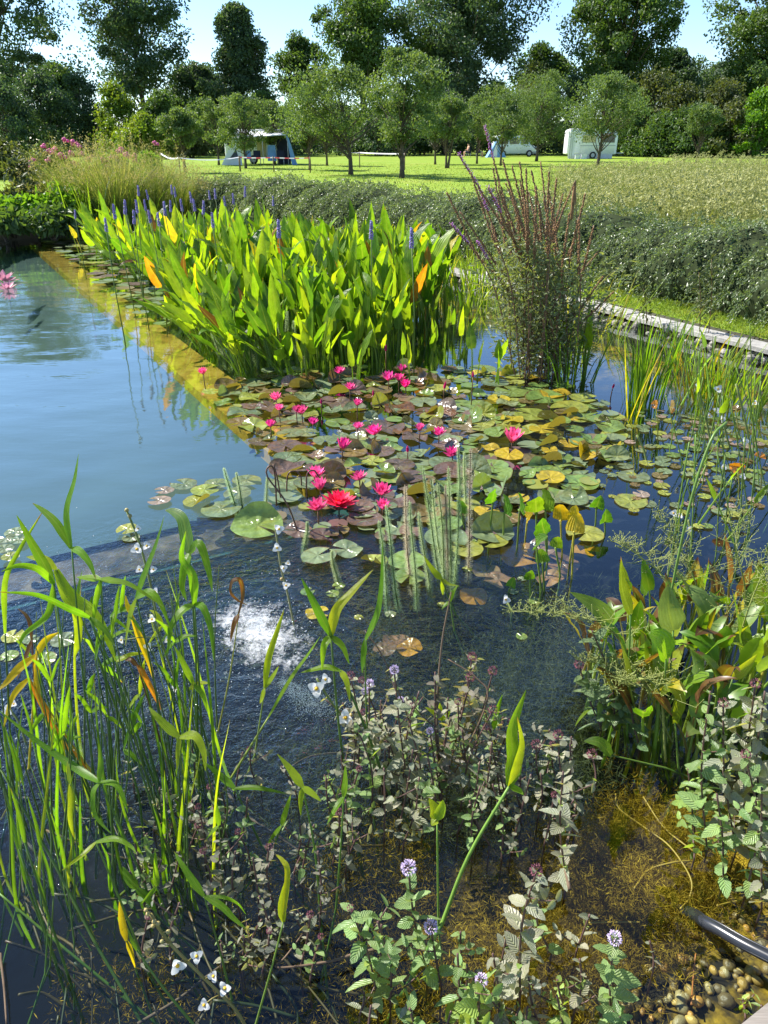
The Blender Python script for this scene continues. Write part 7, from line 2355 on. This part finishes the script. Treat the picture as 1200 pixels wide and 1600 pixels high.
rt = [(885, 1380, 880, 1205, MGREY, 30, None, 'grey mint on a dark red stem left of the gold weed'), (850, 1240, 838, 1165, MGREY, 30, 'maroon', 'grey mint with a big pale leaf beside the sword shaped leaf'), (900, 1260, 872, 1150, MGREY, 28, 'maroon', 'mint with maroon head at the left foot of the right clump'), (930, 1230, 925, 1180, MGREY, 24, 'maroon', 'short mint at the foot of the right clump'),
      (960, 1150, 925, 985, (0.13, 0.2, 0.10), 34, None, 'pale green mint at the left front of the right clump'), (985, 1140, 965, 1040, (0.12, 0.2, 0.09), 32, None, 'pale green mint in front of the plantain leaves'), (940, 1140, 905, 1040, (0.12, 0.19, 0.08), 30, 'maroon', 'pale green mint leaning left from the right clump'), (1000, 1170, 985, 1080, (0.11, 0.19, 0.08), 32, None, 'pale green mint right of the leaning one'),
      (1105, 1330, 1110, 1080, MGREEN, 32, None, 'tall mint over the dark shade at the right'), (1150, 1330, 1130, 1100, MGREY, 34, 'maroon', 'tall grey mint with a maroon head at the right'), (1180, 1320, 1180, 1070, MGREY, 36, 'maroon', 'tall grey mint close to the right edge'), (1210, 1330, 1195, 1080, MGREY, 36, None, 'mint cut by the right edge of the view'), (1085, 1300, 1075, 1200, MFRESH, 24, None, 'small fresh mint over the dark shade'), (1130, 1380, 1120, 1240, MGREEN, 30, None, 'mint hanging over the gold weed at the right'), (1165, 1400, 1165, 1180, MGREEN, 32, 'maroon', 'mint with a maroon head in the right corner of the clump'), (1190, 1420, 1190, 1230, MGREY, 32, None, 'lower mint at the right edge'), (1085, 1340, 1083, 1300, MFRESH, 20, None, 'tiny fresh sprig by the gold weed')]
for (bu, bv, tu, tv, c_, lp, hd_, lb) in rt:
    mint(lb, (bu, bv), (tu, tv), c_, lp, None, hd_, 16, 0.06, group='water mint of the right clump', full=1.0)
lf = [(330, 1420, 318, 1330), (350, 1400, 345, 1310), (375, 1430, 368, 1330), (405, 1440, 395, 1340), (430, 1420, 420, 1325), (420, 1480, 405, 1400), (500, 1440, 497, 1330), (545, 1330, 540, 1250), (520, 1350, 530, 1270), (350, 1290, 345, 1235), (255, 1330, 270, 1260), (300, 1310, 300, 1250), (470, 1510, 485, 1430), (445, 1470, 430, 1420), (240, 1300, 250, 1230), (210, 1240, 200, 1190), (290, 1350, 310, 1290)]
for i, (bu, bv, tu, tv) in enumerate(lf):
    mint(('taller ' if bv - tv > 85 else 'small ') + ('grey leaved mint with a maroon head ' if i % 4 == 0 else 'grey leaved mint ') + ('between the arrowhead stems' if bu < 360 else ('right of the arrowhead stems' if bu < 460 else 'left of the mint thicket')), (bu, bv), (tu, tv), r10.choice([MGREY, (0.19, 0.19, 0.17)]), 20, None, 'maroon' if i % 4 == 0 else None, 12, 0.03, group='small mint in the left water')

# ---- submerged weed, runners, hose, twigs
M['gold_weed'] = foliage_mat('gold_weed', [(0.0, (0.06, 0.038, 0.006)), (0.5, (0.30, 0.19, 0.016)), (1.0, (0.62, 0.42, 0.04))], transl=0.3, rough=0.8, spec=0.1, tmul=(1.2, 1.1, 0.6), patch=0.5, pscale=9.0)
M['olive_weed'] = foliage_mat('olive_weed', [(0.0, (0.035, 0.045, 0.02)), (0.5, (0.08, 0.095, 0.04)), (1.0, (0.15, 0.165, 0.08))], transl=0.3, rough=0.8, spec=0.1, tmul=(1.2, 1.2, 0.6), patch=0.5, pscale=5.0)


def weed(name, label, areas, mat, L, W, seed, zr):
    rs = np.random.RandomState(seed)
    Ps = []
    for (u, v, su, sv, n) in areas:
        tuft = rs.normal(size=(max(3, n // 60), 2)) * (su, sv) + (u, v)
        for k in range(len(tuft)):
            g = G(tuft[k, 0], tuft[k, 1])
            a_, b_ = toAB(g)
            if b_ < B_NEAR + 0.05 or a_ > A_END - 0.1:
                continue
            fz = shelf_z(a_, b_)
            top = max(fz + 0.03, rs.uniform(zr[0], zr[1]))
            q = rs.normal(size=(60, 3)) * (0.02, 0.02, 0) + (g.x, g.y, 0)
            q[:, 2] = fz + (top - fz) * rs.rand(60) ** 0.5
            q[:, 2] = np.minimum(q[:, 2], -0.012)
            Ps.append(q)
    P = np.concatenate(Ps)
    V, Q, t_ = leaf_cloud(P, L, W, D=np.array([0, 0, 0.3]), rs=rs)
    tag(put(name, mesh_np(name, V, Q, mat, t_), None), label, kind='stuff')


weed('gold_weed', 'gold brown algae tufts under the shallow water at the right', [(980, 1290, 80, 50, 26000), (900, 1430, 80, 40, 12000), (1060, 1370, 70, 40, 8000), (760, 1470, 90, 60, 7000), (640, 1330, 70, 60, 5000), (860, 1520, 60, 40, 5000), (560, 1560, 80, 40, 3500), (470, 1320, 60, 60, 2500), (220, 1530, 90, 60, 2500)], M['gold_weed'], 0.022, 0.0010, 1, (-0.09, -0.03))
weed('olive_weed', 'fine olive water weed below the surface', [(820, 1040, 80, 50, 14000), (900, 980, 60, 60, 7000), (760, 1130, 60, 50, 6000), (870, 1130, 40, 50, 5000), (600, 950, 80, 40, 4000), (480, 1160, 60, 50, 3000)], M['olive_weed'], 0.045, 0.0014, 2, (-0.05, -0.012))

RUN = [([(1063, 1420), (1077, 1403), (1079, 1372), (1047, 1323), (1007, 1293), (967, 1263), (962, 1240)], 5, 'long yellow runner curving under the water left of the hose'), ([(990, 1390), (1013, 1360), (1050, 1348), (1080, 1345)], 5, 'arched yellow runner inside the curve of the long one'), ([(1005, 1245), (1035, 1290), (1070, 1320), (1120, 1355)], 4, 'thin yellow runner right of the long curved one'), ([(1080, 1570), (1083, 1530), (1087, 1490)], 4, 'orange dead stalk under water below the hose'), ([(920, 1442), (960, 1441), (1000, 1441)], 4, 'straight straw lying under water left of the hose'), ([(1120, 1415), (1150, 1408), (1190, 1403)], 4, 'yellow straw lying behind the hose')]
for i, (pts, w, lb) in enumerate(RUN):
    ps = [G(u, v, -0.045 - 0.012 * math.sin(k * 2)) for k, (u, v) in enumerate(pts)]
    t = put('runner', None, None) if False else None
    mb = MB(); mb.tube(catmull(ps, 6), 0.62 * w / pxm(ps[0]) / 2, 6)
    tag(put('submerged_stem', mb.mesh('submerged_stem', M['stem']), None, None, (0.34, 0.22, 0.03) if i != 3 else (0.4, 0.14, 0.03)), lb, 'plant stem', 'submerged stems left of the hose')

M['hose'] = plain_mat('black_hose', (0.02, 0.022, 0.028), 0.28, 0.6, 0.2, 30)
hp = [G(u, v, z) for (u, v, z) in ((1060, 1420, -0.09), (1088, 1432, -0.035), (1100, 1441, -0.004), (1122, 1452, 0.016), (1160, 1474, 0.034), (1205, 1497, 0.05), (1290, 1540, 0.075), (1400, 1590, 0.09))]
hs = thing('hose', 'black ribbed hose running into the shallow water at the right edge', 'hose', hp[3])
mb = MB(); mb.tube(catmull(hp, 6), 0.0145, 14)
put('tube', mb.mesh('hose_tube', M['hose']), hs)
for off in (Vector((-0.005, -0.0135, 0.002)), Vector((0.005, 0.0066, 0.0125))):
    mb = MB(); mb.tube(catmull([p + off for p in hp], 6), 0.0025, 6)
    put('rib', mb.mesh('hose_rib', M['hose']), hs)

TW = [([(644, 1472), (561, 1489), (524, 1500), (480, 1508), (440, 1512), (430, 1510)], 5, 0.03, 'long brown twig bent over the water at the bottom middle'), ([(430, 1511), (450, 1490), (495, 1430), (510, 1425)], 3, 0.03, 'thin side twig at the left end of the long twig'), ([(215, 1600), (280, 1560), (330, 1520), (400, 1470)], 5, -0.02, 'dark stick lying in the water in the lower left corner'), ([(350, 1230), (380, 1270), (440, 1310), (470, 1330)], 5, -0.03, 'sunken dark stick right of the arrowhead stems'), ([(890, 1390), (882, 1340), (893, 1290), (905, 1230)], 6, 0.05, 'dark red upright stem standing in the gold weed'), ([(0, 1490), (6, 1540), (10, 1600)], 4, 0.02, 'reddish stalk at the lower left edge'), ([(690, 1240), (683, 1120), (690, 1010), (705, 925)], 4, None, 'tall dark bare stem through the mint thicket'), ([(655, 1230), (640, 1130), (600, 1030), (570, 985)], 3, None, 'thin dark bare stem left in the mint thicket'), ([(700, 1230), (760, 1100), (745, 1060), (700, 1030)], 3, None, 'thin reddish bent stem in the mint thicket')]
for (pts, w, z, lb) in TW:
    if z is None:
        Y0 = G(*pts[0]).y
        ps = [DY(u, v, Y0 + 0.04 * k) for k, (u, v) in enumerate(pts)]
    else:
        ps = [G(u, v, z) for (u, v) in pts]
    n = 6 * (len(ps) - 1) + 1
    mb = MB(); mb.tube(catmull(ps, 6), [w / pxm(ps[0]) / 2 * (1.1 - 0.6 * i / n) for i in range(n)], 6)
    tag(put('twig', mb.mesh('twig', M['twig']), None), lb, 'twig', 'bare twigs')

rk = random.Random(404)
for i in range(64):  # dark tubes added as the shadows and reflections of the stems
    u, v = rk.uniform(-10, 470), rk.uniform(1190, 1600)
    a = rk.gauss(1.0, 0.7)
    L = rk.uniform(60, 190)
    z0, z1 = rk.uniform(-0.02, 0.004), rk.uniform(-0.09, -0.02)
    p0, p2 = G(u, v, z0), G(u + math.cos(a) * L, v + math.sin(a) * L, z1)
    if toAB(p2)[1] < B_NEAR or toAB(p0)[1] < B_NEAR:
        continue
    mid_ = (p0 + p2) / 2 + Vector((rk.uniform(-.03, .03), rk.uniform(-.03, .03), 0))
    mb = MB(); mb.tube(catmull([p0, mid_, p2], 5), rk.uniform(0.0018, 0.004), 5)
    tag(put('stem_reflection', mb.mesh('stem_reflection', M['stem']), None, None, vary(rk.choice([(0.035, 0.028, 0.012), (0.06, 0.045, 0.015), (0.03, 0.04, 0.012), (0.10, 0.07, 0.02)]), rk)), ('long ' if L > 125 else 'short ') + 'dark modelled stem reflection in the water ' + ('at the left edge' if u < 120 else ('below the left group' if u < 300 else 'right of the left group')) + (', near the bottom' if v > 1400 else ''), 'plant stem', 'tangled modelled stem reflections at the lower left')
# ---- bubbling inlet: foam mound, bubbles and drops
fc = G(405, 995)
m, nt, out = new_mat('foam_water')
geo = nd(nt, 'ShaderNodeNewGeometry')
n1 = math_n(nt, 'ADD', math_n(nt, 'MULTIPLY', noise(nt, 13.0, 3.0, 0.6, geo.outputs['Position']), 0.5), math_n(nt, 'MULTIPLY', noise(nt, 75.0, 4.0, 0.7, geo.outputs['Position']), 0.5))
rel = nd(nt, 'ShaderNodeVectorMath', {0: geo.outputs['Position'], 1: tuple(fc)}, operation='SUBTRACT')
d1 = nd(nt, 'ShaderNodeVectorMath', {0: rel.outputs[0], 1: (0.61 / 1.45, -0.79 / 1.45, 0)}, operation='DOT_PRODUCT')
d2 = nd(nt, 'ShaderNodeVectorMath', {0: rel.outputs[0], 1: (0.79 / 0.78, 0.61 / 0.78, 0)}, operation='DOT_PRODUCT')
ell = math_n(nt, 'SQRT', math_n(nt, 'ADD', math_n(nt, 'MULTIPLY', d1.outputs['Value'], d1.outputs['Value']), math_n(nt, 'MULTIPLY', d2.outputs['Value'], d2.outputs['Value'])))
fall = nd(nt, 'ShaderNodeMapRange', {'Value': ell, 'From Min': 0.0, 'From Max': 0.32, 'To Min': 0.19, 'To Max': -0.22})
f = math_n(nt, 'ADD', n1, fall.outputs[0])
fm = ramp(nt, f, [(0.46, (0, 0, 0)), (0.80, (0.85, 0.85, 0.85))])
white = nd(nt, 'ShaderNodeBsdfPrincipled', {'Base Color': (0.78, 0.80, 0.82, 1), 'Roughness': 0.75, 'Specular IOR Level': 0.15})
fr_ = nd(nt, 'ShaderNodeVectorMath', {0: geo.outputs['Incoming'], 1: geo.outputs['Normal']}, operation='DOT_PRODUCT')
fr = math_n(nt, 'MULTIPLY_ADD', math_n(nt, 'POWER', math_n(nt, 'SUBTRACT', 1.0, math_n(nt, 'ABSOLUTE', fr_.outputs['Value']), clamp=True), 5.0), 0.965, 0.035)
gl = nd(nt, 'ShaderNodeBsdfGlossy', {'Roughness': 0.03})
tr = nd(nt, 'ShaderNodeBsdfTransparent', {'Color': (0.92, 0.95, 0.95, 1)})
w_ = nd(nt, 'ShaderNodeMixShader', {0: fr, 1: tr.outputs[0], 2: gl.outputs[0]})
mx = nd(nt, 'ShaderNodeMixShader', {0: fm, 1: w_.outputs[0], 2: white.outputs[0]})
nt.links.new(mx.outputs[0], out.inputs['Surface'])
M['foam'] = m
from mathutils import noise as mnoise
N = 96
Rf = 0.45
vs, fs = [], []
for j in range(N + 1):
    for i in range(N + 1):
        x, y = (i / N * 2 - 1) * Rf, (j / N * 2 - 1) * Rf
        d = math.hypot(x * 1.15, y) / Rf
        k = max(0.0, 1 - d * d)
        z = 0.004 + k * (0.022 * abs(mnoise.noise(Vector((x * 16, y * 16, 0.3)))) + 0.010 * abs(mnoise.noise(Vector((x * 45, y * 45, 4.3)))) + 0.006) - (0.03 if d > 0.985 else 0)
        vs.append(Vector((fc.x + x, fc.y + y, z)))
for j in range(N):
    for i in range(N):
        a = j * (N + 1) + i
        if all(math.hypot((vs[q].x - fc.x) * 1.15, vs[q].y - fc.y) < Rf for q in (a, a + 1, a + N + 2, a + N + 1)):
            fs.append((a, a + 1, a + N + 2, a + N + 1))
mb = MB(); mb.add(vs, fs)
tag(put('foam', mb.mesh('foam', M['foam']), None), 'white bubbling water over the inlet', kind='stuff')
M['bubble'] = plain_mat('bubble_and_glint_white', (0.8, 0.82, 0.84), 0.15, 0.8, 0.02)
mb = MB()
for k in range(900):
    a, d = r9.uniform(0, 6.28), 0.30 * abs(r9.gauss(0, 0.5))
    z = 0.010 + 0.07 * r9.random() ** 2 * max(0, 1 - d / 0.3)
    s = r9.uniform(0.0008, 0.0026)
    mb.blob((fc.x + d * math.cos(a) * 0.95, fc.y + d * math.sin(a), z), s, 5, 3)
tag(put('bubbles', mb.mesh('bubbles', M['bubble']), None), 'tiny bubbles and drops over the inlet', kind='stuff')
mb = MB()
j0, j1 = G(440, 1065, -0.03), G(512, 1112, -0.06)
for k in range(2200):
    t_ = r9.random()
    p = j0.lerp(j1, t_)
    sp = 0.012 + 0.035 * t_
    mb.blob((p.x + r9.gauss(0, sp), p.y + r9.gauss(0, sp * .8), min(-0.008, p.z + r9.gauss(0, .01))), r9.uniform(0.0007, 0.0018), 4, 2)
tag(put('bubble_plume', mb.mesh('bubble_plume', M['bubble']), None), 'pale streak of fine bubbles under the water beside the foam', kind='stuff')
# white specks modelled as sun sparkles on the rippled water
mb = MB()
for k in range(420):
    u, v = r9.uniform(10, 480), r9.gauss(990, 75)
    p = G(u, v, 0.001)
    mb.blob(p, r9.uniform(0.0008, 0.0024), 5, 3)
tag(put('surface_sparkles', mb.mesh('surface_sparkles', M['bubble']), None), 'scattered white specks modelled as sun sparkles on the rippled water', kind='stuff')
